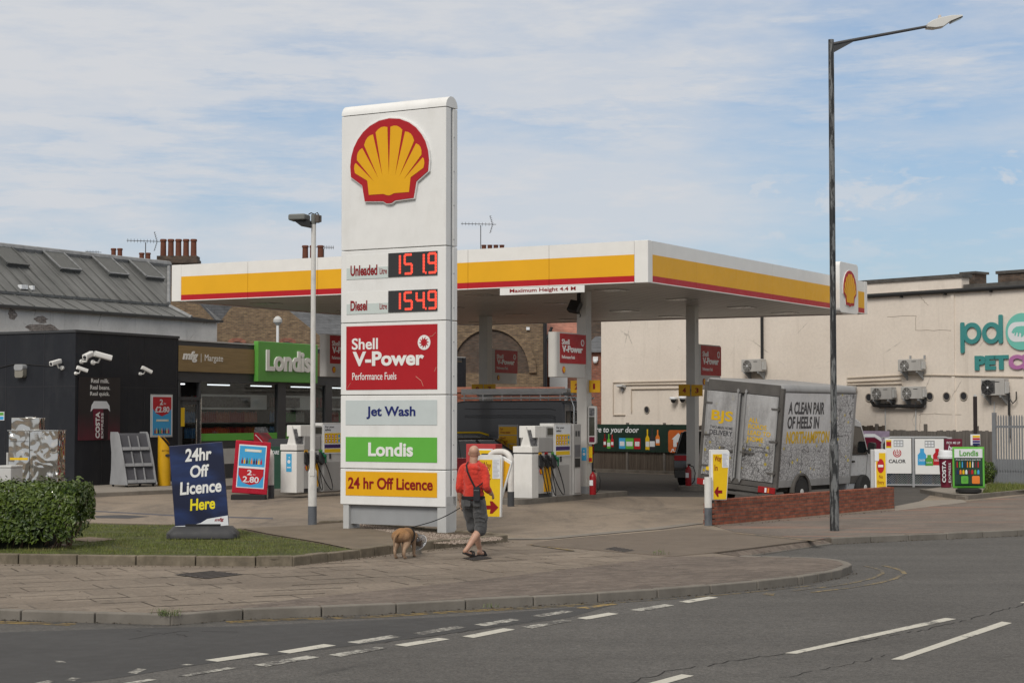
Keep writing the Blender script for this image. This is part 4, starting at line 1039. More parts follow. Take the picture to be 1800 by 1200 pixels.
def number(px0, px1, py0, py1, key, ch, lb):
    x, y = colpos[key]; fy = y - .17 if key != 'A' else y
    f = Fr(*C.w(0, fy).xy, UANG); x0, x1, a, b = f.rect(px0, py0, px1, py1)
    root = thing('number_flag', lb, 'sign', f.w(x0, 0), UANG, 'yellow pump number flags'); w = x1 - x0; h = b - a
    bx('plate', NUMM, root, 0, w, -.015, .015, a, b, .004)
    text(root, ch, w * .36, w * .66 if ch != '1' else w * .56, a + h * .27, a + h * .73, front(-.015), DRED, .035, 0, .001, .005)
    s = 0 if x0 > x else w
    bx('arm', GREYM, root, s - .05 if s == 0 else s, s if s == 0 else s + .05, .0, .03, a + h * .4, a + h * .6)
number(829.5, 849, 675, 692.5, 'B', '8', 'yellow flag with red number 8'); number(850.5, 871, 675, 692.5, 'B', '7', 'yellow flag with red number 7')
number(1003.5, 1024, 668.5, 690, 'A', '2', 'yellow flag with red number 2'); number(1036, 1055, 668, 689.5, 'A', '1', 'yellow flag with red number 1')
number(1193, 1213, 675.5, 696, 'C', '4', 'yellow flag with red number 4'); number(1215.5, 1235, 676, 696, 'C', '3', 'yellow flag with red number 3')
# ================================================================ pump islands and pumps
def island(px, Y, L, label):
    o = P(px, 800, Y); mb = MB()
    out = [(-.42 + .42 * math.cos(R(a)) * 1.0 + .0, .42 + .42 * math.sin(R(a))) for a in range(180, 361, 15)] + [(0, L), (-.84, L)]
    mb.prism([(x + .16, y - .35) for x, y in out], -.05, .14, 'z')
    ob = mb.build('pump_island', KERB, None, .02); ob.location = (o.x, o.y, 0); ob.rotation_euler = (0, 0, UANG); tag(ob, label, 'pump island'); return o
PG = mat('pump_grey', (.34, .335, .325), .42, var=.05, dirt=.2, dcol=(.2, .18, .16))
PGL = mat('pump_light_grey', (.50, .495, .48), .42, var=.05, dirt=.2, dcol=(.3, .27, .24))
SCREEN = mat('dark_screen', (.05, .05, .04), .2, var=.3, vs=9)
PICT = mat('printed_card', (.10, .10, .105), .35, var=.9, vs=16)
def pump(label, loc):
    root = thing('fuel_pump', label, 'fuel pump', loc, UANG, 'fuel pumps standing under the canopy')
    W_, L_ = .53, 1.02
    bx('cabinet', PUMPW, root, -W_, 0, 0, .34, 0, 1.10, .012)              # bright end cabinet
    bx('end_cap', PUMPW, root, -W_ - .01, .01, -.012, .34, 1.13, 1.29, .012)
    bx('trim_line', DGREY, root, -W_ + .01, -.01, .01, .33, 1.09, 1.14)
    bx('body', PGL, root, -W_ + .01, -.006, .34, L_, .10, 1.12, .006)
    bx('kick_plate', DGREY, root, -W_ + .03, -.03, .34, L_, 0, .10)
    bx('shoulder', PG, root, -W_ + .005, .004, .35, L_ + .05, 1.14, 1.50, .008)
    bx('head', PUMPW, root, -W_ + .05, -.02, .20, L_ + .25, 1.50, 1.80, .012)
    sc = bx('price_screen', PG, root, -.022, -.008, L_ - .26, L_ + .22, 1.53, 1.77, .004); bx('screen_glass', SCREEN, sc, -.008, -.003, L_ - .20, L_ + .16, 1.57, 1.74)
    ca = MB(); ca.prism([(-.34, 1.29), (-.06, 1.29), (-.19, 1.78)], .03, .10, 'y'); ca.build('card_holder', PUMPW, root, .004)
    cd = MB(); cd.hexa([(-.06, .06, 1.31), (-.04, .06, 1.31), (-.04, .36, 1.31), (-.06, .36, 1.31), (-.16, .06, 1.70), (-.14, .06, 1.70), (-.14, .36, 1.70), (-.16, .36, 1.70)]); cd.build('promotion_card', PICT, root)
    yp = bx('yellow_panel', YEL, root, -.006, .008, .62, .98, .14, .78, .004)
    pecten(root, .46, .66, .13, .15, right(-.006), .002, .006, None)
    for i, (y, hm, hn) in enumerate(((.42, YEL, None), (.74, BLACK, None), (1.10, GREEND, 1))):
        bo = MB(); bo.prism([(y - .09, 1.06), (y + .10, 1.06), (y + .12, .78), (y + .02, .72), (y - .09, .80)], -.01, .05, 'x'); b = bo.build('nozzle_boot', DGREY, root, .006)
        lb = bx('grade_label', (YEL, RED, GREEND)[i], b, .0, .014, y - .08, y + .06, 1.07, 1.135)
        hm = (BLACK, BLACK, mat('nozzle_green', (.01, .12, .055), .4))[i]
        nz = MB(); nz.tube([(.03, y - .06, 1.10), (.07, y, 1.02), (.11, y + .05, .96)], [.016, .02, .034], 8); nz.tube([(.11, y + .05, .96), (.10, y + .09, .86), (.09, y + .11, .78)], [.034, .024, .018], 8); nz.ell((.10, y + .06, .96), (.04, .06, .05), 10, 8)
        nz.build('nozzle', hm, root, smooth=True)
        e = (y + .11, .78); k = (.30, .34, .62)[i]
        hs = MB(); pts = []
        for j in range(15):
            f = j / 14; pts.append((.07 + .07 * math.sin(f * 3.14), e[0] + k * math.sin(f * math.pi) * (1 - f * .6) - (.26 + .25 * (i == 2)) * f, e[1] + (1.04 - e[1]) * f * f - .80 * math.sin(f * math.pi)))
        pts = [(a, b_, max(.035, c_)) for a, b_, c_ in pts]
        hs.tube(pts, .013, 7); hs.build('hose', BLACK, root, smooth=True)
    return root
def safety_unit(label, loc):
    root = thing('service_unit', label, 'service unit', loc, UANG, 'grey service units beside the pumps')
    bx('cabinet', PGL, root, -.42, 0, 0, .95, 0, 1.86, .01)
    bx('lower_door', PG, root, -.40, .012, .06, .80, .03, .80, .006); bx('door_latch', DGREY, root, .0, .018, .30, .38, .88, 1.02)
    bo = flat(root, 'safety_board', PAPER, right(0), rc(.03, .86, 1.02, 1.82), .002, .014)
    m = right(0)
    text(bo, 'For your\nsafety', .09, .52, 1.63, 1.78, m, INK, .012, .1, .0145, .017)
    g = flat(bo, 'pictogram_grid', YELS, m, rc(.07, .82, 1.30, 1.58), .014, .017)
    pm = MB(); pk = MB(); pb = MB()
    for r in range(2):
        for c in range(5):
            cx, cz = .145 + c * .15, 1.50 - r * .13
            q = circ(cx, cz, .045, 12); qq = circ(cx, cz, .028, 12)
            (pb if c == 4 else pm).add([m(a, b, .019) for a, b in q], [tuple(range(12))])
            if c != 4: pk.add([m(a, b, .0205) for a, b in qq], [tuple(range(12))])
            pk.add([m(a, b, .0195) for a, b in rc(cx - .04, cx + .04, cz - .065, cz - .05)], [(0, 1, 2, 3)])
    pm.build('warning_roundel', BRED, g); pk.build('pictogram', PAPER, g); pb.build('mandatory_roundel', BLUE, g)
    flat(bo, 'purple_strip', mat('deep_purple', (.045, .02, .12), .5), m, rc(.07, .82, 1.17, 1.27), .014, .017); flat(bo, 'yellow_strip', YELS, m, rc(.07, .82, 1.05, 1.15), .014, .017)
    dv = bx('dispenser', PG, root, -.42, .05, .97, 1.38, 0, 1.84, .012)
    for nm, a0, a1, b0, b1, mm in (('towel_slot', 1.02, 1.33, .98, 1.30, mat('recess', (.13, .13, .14), .5)), ('bin_mouth', 1.03, 1.32, .72, .95, BLACK), ('bin_door', 1.03, 1.32, .06, .68, PGL), ('sticker', 1.12, 1.22, .42, .56, DGREY), ('top_holes', 1.06, 1.16, 1.52, 1.66, DGREY), ('top_holes', 1.20, 1.30, 1.52, 1.66, DGREY)):
        flat(dv, nm, mm, right(.05), rc(a0, a1, b0, b1), .001, .008 if nm == 'bin_door' else .004)
    return root
pr = G(935, 875.5, .14); pl_ = G(521, 866, .14)
island(915, 45.2, 6.0, 'concrete pump island with the fully visible pump right of the man')
island(505, 50.8, 6.0, 'concrete pump island left of the totem')
pump('white and grey fuel pump with the green nozzle, right of the walking man', pr)
pump('white and grey fuel pump with a blue sticker, left of the totem', pl_)
BS = mat('sticker_blue', (.06, .36, .62), .5, var=.03)
st = [o for o in COL.objects if o.name.startswith('fuel_pump')][-1]
s = flat(st, 'access_sticker', BS, front(0), rc(-.34, -.16, .56, 1.04), .001, .004)
mb = MB(); mb.add([front(0)(a, b, .006) for a, b in circ(-.25, .83, .05, 14)], [tuple(range(14))]); mb.add([front(0)(a, b, .006) for a, b in circ(-.24, .94, .02, 10)], [tuple(range(10))]); mb.add([front(0)(a, b, .006) for a, b in rc(-.31, -.19, .66, .69)], [(0, 1, 2, 3)]); mb.build('wheelchair_symbol', PAPER, s)
f = Fr(pr.x, pr.y, UANG); g_ = Fr(pl_.x, pl_.y, UANG)
safety_unit('grey service unit with safety board, right of the nearer pump', f.w(.02, 1.12, .14)); safety_unit('grey service unit with safety board, cut off by the left edge of the totem', g_.w(.02, 1.15, .14))
# further pumps beyond, mostly hidden
fp2 = P(905, 800, 57.5); 
root = thing('pump_topper', 'yellow fuel grade board on a grey frame behind the front pump', 'sign', (P(894, 800, 54).x, 54, 0), UANG)
f2 = Fr(P(894, 800, 54).x, 54, UANG); x0, x1, a, b = f2.rect(876.5, 746, 911, 795)
bx('frame', GREYM, root, x0, x1, -.03, .03, a - .3, b, .008); 
for i in range(3):
    h = (b - .05 - a) / 3; q = bx('grade_strip', NUMM, root, x0 + .03, x1 - .03, -.04, -.031, a + h * i + .01, a + h * (i + 1) - .01)
    if i: text(q, ('', 'Shell\nDiesel', 'Shell\nV-Power unleaded')[i], x0 + .08, x1 - (.25 if i == 2 else .35), a + h * i + .05, a + h * (i + 1) - .05, front(-.04), DRED, .01, 0, .001, .003)
for x in (x0 + .06, x1 - .06): bx('post', GREYM, root, x - .03, x + .03, -.02, .02, -.02, a - .3)
# hoop barriers at the island ends
def hoop(px, Y, label, w=.62):
    o = P(px, 800, Y); root = thing('hoop_barrier', label, 'hoop barrier', (o.x, o.y, 0), UANG, 'hoop barriers at the island ends')
    zt = 1.32; r = .24; pts = [(0, 0, .0), (0, 0, zt - r)]
    pts += [(-r + r * math.cos(R(a)), 0, zt - r + r * math.sin(R(a))) for a in range(15, 91, 15)] + [(-w + r - r * math.sin(R(a)), 0, zt - r + r * math.cos(R(a))) for a in range(0, 91, 15)] + [(-w, 0, 0)]
    MB().tube(pts, .075, 12).build('hoop', mat('hoop_white', (.62, .60, .57), .45, var=.06, dirt=.5, dcol=(.2, .17, .14), ds=6), root, smooth=True)
    for x in (0, -w): MB().cyl((x, 0, -.02), (x, 0, .36), .083, n=14).build('foot', DGREY, root, smooth=True)
hoop(903 - 5, 44.2, 'white hoop barrier right of the yellow Way Out sign'); hoop(477, 48.4, 'white hoop barrier half hidden by the red framed board')
# column fittings on the near column
x, y = colpos['A']
f = Fr(*C.w(x + .15, y - .05).xy, UANG)
x0, x1, a, b = f.rect(1031, 713.5, 1046, 780)
root = thing('leaflet_case', 'slim grey case of posters on the right side of column 1 and 2', 'notice case', f.w(.02, 0, 0), UANG)
mb = MB(); mb.prism(rrect(0, .22, a, b, .05), -.05, .05, 'y'); mb.build('case', PGL, root, .01)
for z0_, z1_, mm in ((.74, .95, PICT), (.22, .72, SCREEN), (.05, .19, MAROON)): bx('poster', mm, root, .03, .19, -.058, -.051, a + (b - a) * z0_, a + (b - a) * z1_)
root = thing('access_sign', 'small blue sign with a wheelchair symbol on column 1 and 2', 'sign', C.w(x, y - .146, 0), UANG)
f = Fr(*C.w(x, y - .146).xy, UANG); x0, x1, a, b = f.rect(1031, 786.5, 1038, 809); x0, x1 = .0, .14
flat(root, 'plate', BS, front(0), rc(x0, x1, a, b), 0, .006); mb = MB(); mb.add([front(0)(p, q, .009) for p, q in circ(.07, (a + b) / 2, .04, 12)], [tuple(range(12))]); mb.add([front(0)(p, q, .009) for p, q in circ(.07, (a + b) / 2 + .09, .018, 10)], [tuple(range(10))]); mb.build('wheelchair_symbol', PAPER, root)
root = thing('hazard_sign', 'narrow yellow and red notice on the far side of column 1 and 2', 'sign', C.w(x + .15, y - .02, 0), UANG)
a, b = P(1042, 812, 48.4).z, P(1042, 784, 48.4).z; bx('plate', YELS, root, 0, .10, -.01, .01, a, b, .003); bx('red_band', BRED, root, .005, .095, -.014, -.011, a + .02, a + .12)
def extinguisher(px, Y, label, zb=.14):
    o = P(px, 800, Y); root = thing('fire_extinguisher', label, 'fire extinguisher', (o.x, o.y, zb), UANG, 'fire extinguishers on the islands')
    MB().lathe([(.085, 0), (.09, .02), (.09, .46), (.06, .54), (.025, .57), (.025, .60)], n=16).build('cylinder', mat('extinguisher_red', (.26, .012, .016), .35), root, smooth=True)
    MB().box(-.03, .07, -.015, .015, .60, .64).build('handle', BLACK, root, .004); MB().tube([(.03, 0, .60), (.16, 0, .56), (.22, 0, .38), (.19, 0, .16), (.11, 0, .06)], .014, 7).build('hose', BLACK, root, smooth=True)
    bx('label', PAPER, root, -.05, .05, -.094, -.088, .24, .38)
extinguisher(1042, 47.6, 'red fire extinguisher at the foot of column 1 and 2'); extinguisher(1210, 53.6, 'red fire extinguisher at the foot of column 3 and 4')
o = P(1210, 800, 53.0); island(1228, 53.4, 4.2, 'low concrete pump island under column 3 and 4')
o = P(853, 800, 57.0); island(872, 57.0, 6, 'concrete pump island under the column numbered 7 and 8')
# red amenity cabinet behind the man
p = G(862, 892); root = thing('red_cabinet', 'red cabinet with a yellow notice behind the walking man', 'cabinet', (P(843, 800, 47).x, 47, 0), UANG)
f = Fr(P(843, 800, 47).x, 47, UANG); x0, x1, a, b = f.rect(819, 780, 871, 860)
bx('casing', mat('faded_red', (.42, .05, .05), .45, var=.06), root, x0, x1, 0, .35, 0, b, .015); n = bx('notice', YELS, root, x0 + .34, x1 - .12, -.014, -.001, b - .72, b - .16, .003); bx('notice_edge', PAPER, root, x0 + .30, x1 - .08, -.008, -.0005, b - .74, b - .12)
bx('card_slot', INK, n, x0 + .48, x1 - .2, -.02, -.014, b - .34, b - .24); bx('red_note', BRED, n, x0 + .38, x1 - .3, -.018, -.014, b - .66, b - .58)
# goods stacked at the far pump: red shopper bin and green bin
def bin_(label, px, Y, m, w, h, tx=None, lid=None, slope=True):
    o = P(px, 800, Y); root = thing('bin', label, 'bin', (o.x, o.y, .0), UANG)
    mb = MB(); mb.prism([(0, 0), (.5, 0), (.55, h), (0, h * .78) if slope else (0, h)], 0, w, 'y' if False else 'x'); mb.build('bucket', m, root, .015)
    if tx: text(root, tx, w * .1, w * .9, h * .55, h * .68, front(0), PAPER, .01, 0, .001, .005)
    return root
o = P(448, 800, 55.5); f = Fr(o.x, o.y, UANG)
root = thing('promotion_bin', 'red sloping promotion stand before the shop window', 'display stand', (o.x, o.y, .0), UANG)
mb = MB(); mb.prism([(-.05, 0), (.75, 0), (.75, 1.05), (.10, 1.68), (-.05, 1.68)], 0, .5, 'y'); mb.build('body', mat('stand_red', (.30, .012, .022), .4, var=.1), root, .01)
mb = MB(); mb.prism([(-.05, 1.68), (.5, 1.68), (.38, 1.86), (-.02, 1.84)], .02, .05, 'y'); mb.build('header', PICT, root)
mb = MB(); mb.tube([(.02, -.01, 1.62), (.75, -.01, 1.02)], .010, 5); mb.build('white_edge', PAPER, root)
o = P(461, 800, 53.5); root = thing('car_care_unit', 'dark green unit lettered CAR CARE beside the left pump', 'display stand', (o.x, o.y, 0), UANG)
bx('body', mat('unit_green', (.02, .06, .04), .45, var=.1), root, 0, 1.0, 0, .5, 0, 1.30, .01); text(root, 'CAR CARE', .12, .62, 1.07, 1.18, front(0), PAPER, .012, .15, .001, .004)
mb = MB(); mb.prism([(0, 1.30), (1.0, 1.30), (.85, 1.52), (.18, 1.52)], .1, .4, 'y'); mb.build('sloping_top', DGREY, root)
# ================================================================ street lamps
b = G(1467, 933); root = thing('street_lamp', 'tall flaking black street lamp with a long arm on the right pavement', 'street lamp', (b.x, b.y, 0), 0)
top = P(1461, 70, b.y).z
bx_ = MB(); bx_.cyl((0, 0, -.05), (0, 0, P(0, 782, b.y).z), .088, n=18); bx_.cyl((0, 0, P(0, 782, b.y).z), (0, 0, P(0, 770, b.y).z), .088, .062, n=18); bx_.cyl((0, 0, P(0, 770, b.y).z), (0, 0, top), .060, .054, n=18); bx_.build('pole', FLAKE, root, smooth=True)
bx('access_door', FLAKE, root, -.05, .05, -.095, -.07, .75, 1.30, .008)
az = P(1466, 78, b.y).z; ex = P(1632, 46.5, b.y)
bd = MB(); bd.prism([(.05, az - .16), (.05, az + .03), (.16, az + .03), (.45, az + .10), (.45, az + .06)], -.02, .02, 'y'); bd.build('arm_bracket', DGREY, root)
MB().tube([(.04, 0, az), (.35, 0, az + .065), (ex.x - b.x, 0, ex.z)], [.036, .033, .026], 10).build('arm', DGREY, root, smooth=True)
LAMPH = mat('lamp_head_white', (.60, .60, .58), .4, var=.04); hx = ex.x - b.x; hz = ex.z
hd = MB(); hd.T = Matrix.Translation((hx - .03, 0, hz)) @ Matrix.Rotation(R(-11), 4, 'Y')
hd.prism([(-.02, -.035), (.0, .035), (.10, .075), (.26, .10), (.48, .10), (.69, .065), (.69, .045), (.46, .0), (.30, -.075), (.12, -.075)], -.13, .13, 'y'); hd.build('lamp_head', LAMPH, root, .018)
hd = MB(); hd.T = Matrix.Translation((hx - .03, 0, hz)) @ Matrix.Rotation(R(-11), 4, 'Y'); hd.prism([(.46, -.008), (.69, .04), (.69, .025), (.47, -.03)], -.11, .11, 'y'); hd.build('lens', mat('lamp_lens', (.13, .12, .10), .2), root)
MB().lathe([(.035, 0), (.035, .03), (.028, .07), (.01, .085)], (hx + .22, 0, hz + .135), 12).build('photocell', mat('photocell', (.45, .40, .36), .4), root, smooth=True)
b = G(549, 922.5, .10); root = thing('lamp_post', 'white lamp post with a grey foot and square flood lights left of the totem', 'lamp post', (b.x, b.y, .09), 0)
q = lambda y: P(549, y, b.y).z - .09
PW = mat('post_white', (.62, .61, .585), .45, var=.05, dirt=.35, dcol=(.12, .11, .10), ds=7)
p_ = MB(); p_.cyl((0, 0, q(889)), (0, 0, q(829)), .083, n=18); p_.cyl((0, 0, q(829)), (0, 0, q(822)), .083, .052, n=18); p_.cyl((0, 0, q(822)), (0, 0, q(390)), .050, .046, n=18); p_.build('pole', PW, root, smooth=True)
MB().cyl((0, 0, -.05), (0, 0, q(889)), .0845, n=18).build('foot', mat('grey_flaking', (.115, .125, .14), .5, var=.1, dirt=.9, dcol=(.02, .02, .02), ds=9), root, smooth=True)
bx('access_door', PW, root, -.045, .045, -.09, -.06, .95, 1.45, .006)
hz = q(386); FL = mat('flood_grey', (.155, .16, .15), .55, var=.12, bump=.3)
hd = MB(); hd.T = Matrix.Translation((-.02, 0, hz)); hd.hexa([(-.46, -.16, -.03), (-.13, -.20, -.02), (-.05, .12, -.02), (-.40, .15, -.03), (-.46, -.16, .09), (-.13, -.20, .10), (-.05, .12, .10), (-.40, .15, .09)]); hd.build('flood_housing', FL, root, .03)
hd = MB(); hd.prism([(-.37, hz - .03), (-.05, hz - .03), (-.05, hz - .16), (-.25, hz - .12)], -.13, .10, 'y'); hd.build('flood_lens', BLACK, root, .006)
MB().cyl((0, 0, hz - .09), (0, 0, hz + .10), .05, n=12).build('spigot', FL, root)
hd = MB(); hd.box(.03, .11, -.07, .07, hz - .06, hz + .09); hd.cyl((.12, 0, hz - .05), (.12, 0, hz + .08), .035, n=8); hd.build('ballast_box', mat('rusty_grey', (.10, .085, .075), .7, var=.3, vs=20), root, .01)
MB().tube([(-.10, 0, hz + .10), (-.05, 0, hz + .13), (.02, -.02, hz + .10), (.07, 0, hz + .135), (.12, 0, hz + .06)], .012, 6).build('cable', BLACK, root)
# ================================================================ yellow direction signs
def arrow(x, z, w, h, sgn):                                   # solid arrow pointing to sgn
    p = [(-.5, -.16), (.0, -.16), (-.05, -.5), (.12, -.5), (.5, 0), (.12, .5), (-.05, .5), (.0, .16), (-.5, .16)]
    q = [(x + sgn * a * w, z + c * h) for a, c in p]; return q if sgn > 0 else q[::-1]
def dirsign(label, px, py_base, Y, rz, x0, x1, za, zb, words, sgn, taper, notice):
    o = P(px, 800, Y); root = thing('direction_sign', label, 'sign', (o.x, o.y, 0), rz)
    w = x1 - x0; h = zb - za; t = .14
    bo = MB(); bo.prism([(x0 + taper[0], za), (x1 + taper[1], za), (x1 + taper[2], zb - .05), (x1 + taper[2] - .04, zb), (x0, zb)], 0, t, 'y'); bo.build('casing', WHITE, root, .02)
    yp = flat(root, 'yellow_face', YELS, front(0), [(x0 + .045 + taper[0], za + .02), (x1 - .02 + taper[1], za + .02), (x1 - .03 + taper[2], zb - .09), (x0 + .035, zb - .09)], .001, .006)
    return root, yp, w, h
Yw = 33.9; zq = lambda y, Y: P(0, y, Y).z
root, yp, w, h = dirsign('yellow Way Out sign with a red arrow beside the walking man', 845, 940, Yw, R(-12), -.07, .40, zq(909, Yw), zq(799, Yw), None, 1, (.02, -.02, .01), 1)
za, zb = zq(909, Yw), zq(799, Yw)
mp = front(-.006)
text(yp, 'Way', .02, .20, zb - .29, zb - .13, mp, DRED, .012, 0, .001, .004); text(yp, 'Out', .02, .19, zb - .46, zb - .33, mp, DRED, .012, 0, .001, .004)
flat(yp, 'arrow', DRED, mp, arrow(.19, za + .19, .30, .23, 1), .001, .004)
nt = flat(root, 'paper_notice', PAPER, mp, rc(.225, .375, zb - .44, zb - .06), .003, .006)
mb = MB()
for i in range(14): mb.box(.24, .24 + random.uniform(.07, .12), -.0145, -.013, zb - .42 + i * .024, zb - .412 + i * .024)
mb.build('notice_lines', mat('print_grey', (.35, .36, .42), .6), nt)
MB().cyl((.03, .07, -.02), (.03, .07, za + .1), .05, n=12).build('post', GREYM, root, smooth=True)
w2 = MB(); w2.prism([(.30, zb - .04), (.40, zb - .03), (.565, zb - .13), (.545, zb - .22), (.36, zb - .85), (.30, zb - .85)], .16, .24, 'y'); sp_ = w2.build('second_panel', WHITE, root, .015)
w2 = MB(); w2.prism([(.32, zb - .12), (.40, zb - .10), (.525, zb - .175), (.37, zb - .70), (.32, zb - .70)], .150, .158, 'y'); w2.build('second_face', YEL, sp_)
Yi = 36.6; za, zb = zq(879, Yi), zq(790, Yi)
root, yp, w, h = dirsign('yellow Way In sign with a red arrow at the near end of the brick wall', 1250, 920, Yi, R(14), 0.0, .395, za, zb, None, -1, (.0, -.06, .01), 1)
text(yp, 'Way', .07, .215, zb - .27, zb - .12, mp, DRED, .012, 0, .001, .004); text(yp, 'In', .07, .135, zb - .42, zb - .30, mp, DRED, .012, 0, .001, .004)
flat(yp, 'arrow', DRED, mp, arrow(.145, za + .17, .17, .20, -1), .001, .004)
nt = flat(root, 'paper_notice', PAPER, mp, rc(.23, .375, zb - .36, zb - .05), .003, .006)
mb = MB()
for i in range(11): mb.box(.245, .245 + random.uniform(.06, .11), -.0145, -.013, zb - .34 + i * .025, zb - .332 + i * .025)
mb.build('notice_lines', MATS['print_grey'], nt)
ps = MB(); ps.cyl((-.085, -.05, .36), (-.085, -.05, zq(838, Yi)), .075, n=16); o_ = ps.build('post', PW, root, smooth=True)
MB().cyl((-.085, -.05, -.05), (-.085, -.05, .36), .077, n=16).build('post_foot', MATS['grey_flaking'], root, smooth=True); bx('arm', GREYM, root, -.03, .06, .02, .08, za + .25, za + .32)
Yn = 43.6; za, zb = zq(858, Yn), zq(789, Yn)
root, yp, w, h = dirsign('yellow No Entry sign on the far end of the brick wall', 1537, 890, Yn, R(-6), 0, .29, za, zb, None, 1, (0, 0, 0), 0)
bx('side_box', LGREY, root, -.085, -.005, .02, .20, za, zb - .01, .01); MB().cyl((.0, .10, .0), (.0, .10, za + .1), .05, n=10).build('post', GREYM, root)
cz = zb - .40
ds = flat(yp, 'red_disc', BRED, mp, circ(.145, cz, .085, 24, .17), .001, .004); flat(ds, 'white_bar', WHITEP, mp, rc(.085, .205, cz - .028, cz + .028), .004, .007)
text(yp, 'No', .105, .195, za + .24, za + .32, mp, DRED, .008, 0, .001, .004); text(yp, 'Entry', .07, .225, za + .08, za + .19, mp, DRED, .006, 0, .001, .004)
flat(root, 'paper_notice', PAPER, mp, rc(.005, .105, zb - .28, zb - .06), .003, .006)
# ================================================================ low brick wall
a, b = G(1257, 923), G(1572, 893); d = b - a; BW = Fr(a.x, a.y, math.atan2(d.y, d.x)); L = d.length
root = thing('brick_wall', 'low red brick wall with a soldier course top between the two yellow signs', 'wall', a, BW.rz)
hz = BW.hit(1400, 868)[1]
bx('wall', BRICKR, root, 0, L, 0, .22, -.05, hz - .11)
cp = MB(); n = int(L / .085)
for i in range(n): cp.box(i * L / n + .004, (i + 1) * L / n - .004, -.002, .222, hz - .11 + .002, hz + random.uniform(-.004, .004))
cp.build('soldier_course', BRICKR, root); bx('mortar_bed', mat('mortar', (.09, .07, .06), .9), root, .003, L - .003, .006, .214, hz - .11, hz - .012)
tb = MB()
for i in range(4): tb.box(-.10 + .02 * (i % 2), -.001, .005, .215, .02 + i * .11, .115 + i * .11)
tb.build('broken_end', BRICKR, root, .008)
# ================================================================ swing-board signs on rubber feet
def board(label, px, Y, z, rz, roll, w, h, foot, name='pavement_board'):
    o = P(px, 800, Y); root = thing(name, label, 'board', (o.x, o.y, z), rz)
    return root
def rolled(o, roll): o.rotation_euler = (0, R(roll), 0); return o
b = G(358, 944, .12); root = board('navy board lettered 24hr Off Licence Here on a black rubber foot', 358, b.y, .11, R(3), 0, 1, 1, 1)
ft = MB(); out = rrect(-.60, .60, -.30, .30, .14, 5); out2 = rrect(-.50, .50, -.20, .20, .12, 5); n = len(out)
ft.add([(x, y, 0) for x, y in out] + [(x, y, .09) for x, y in out] + [(x, y, .20) for x, y in out2], [(i, (i + 1) % n, n + (i + 1) % n, n + i) for i in range(n)] + [(n + i, n + (i + 1) % n, 2 * n + (i + 1) % n, 2 * n + i) for i in range(n)] + [tuple(range(n - 1, -1, -1)), tuple(range(2 * n, 3 * n))])
ft.build('rubber_foot', mat('foot_rubber', (.045, .046, .05), .6, var=.15, dirt=.3, dcol=(.12, .11, .10)), root, .015, ang=50)
bw, bh, bz = .91, 1.43, .18
def mk_swirl():
    m, n, l, b = newmat('navy_print'); t = NT(m); b.inputs['Roughness'].default_value = .38
    wv = t.node('ShaderNodeTexWave', wave_type='RINGS', rings_direction='SPHERICAL'); t.l.new(t.map((1, 1, .6), loc=(.5, 0, .2)), wv.inputs['Vector']); wv.inputs['Scale'].default_value = .5; wv.inputs['Distortion'].default_value = 3
    f = t.noise(t.map((1.0, 1, 3.5), rot=(0, R(25), 0)), 1.6, 3, .5)
    c = t.ramp(t.math('MULTIPLY', f, t.math('ADD', wv.outputs[0], .4)), .25, (.005, .009, .036), .75, (.015, .036, .13)); l.new(c, b.inputs['Base Color']); return m
SW = mk_swirl()
parts = [bx('panel', SW, root, -bw / 2, bw / 2, -.03, .03, bz, bz + bh, .008)]
m_ = front(-.03)
for st, x0, x1, z0, z1, mm in (('24hr', -.20, .26, 1.12, 1.34, WHITEP), ('Off', -.13, .20, .84, 1.05, WHITEP), ('Licence', -.33, .38, .56, .78, WHITEP), ('Here', -.18, .25, .28, .48, mat('lettering_yellow', (.78, .66, .02), .4, var=0))):
    parts.append(text(root, st, x0, x1, bz + z0 + .02, bz + z1 + .02, m_, mm, .028, .14, .001, .004))
wv = [(-bw / 2 + .005, bz + .002), (bw / 2 - .005, bz + .002), (bw / 2 - .005, bz + .17), (.10, bz + .14), (-.02, bz + .08), (-.2, bz + .055), (-bw / 2 + .005, bz + .065)]
parts.append(flat(root, 'white_swoosh', PAPER, m_, wv, .001, .003)); parts.append(text(root, 'mfg', .22, .38, bz + .07, bz + .14, m_, DRED, .03, .2, .003, .006))
for o in parts: rolled(o, -4.8)
st = MB(); st.box(-.30, .30, -.035, .035, .12, .24); st.build('spring_mount', BLACK, root)
b = G(438, 877.5); root = board('red framed board offering 2 for 2.80 on a black foot', 438, b.y, 0, R(6), 0, 1, 1, 1)
ft = MB(); ft.prism(rrect(-.46, .46, -.28, .28, .06), 0, .13, 'z'); ft.build('rubber_foot', RUBBER, root, .02)
parts = [bx('frame', mat('board_red', (.40, .012, .03), .3, var=.08), root, -.46, .46, -.04, .04, .15, 1.53, .02)]
m_ = front(-.04)
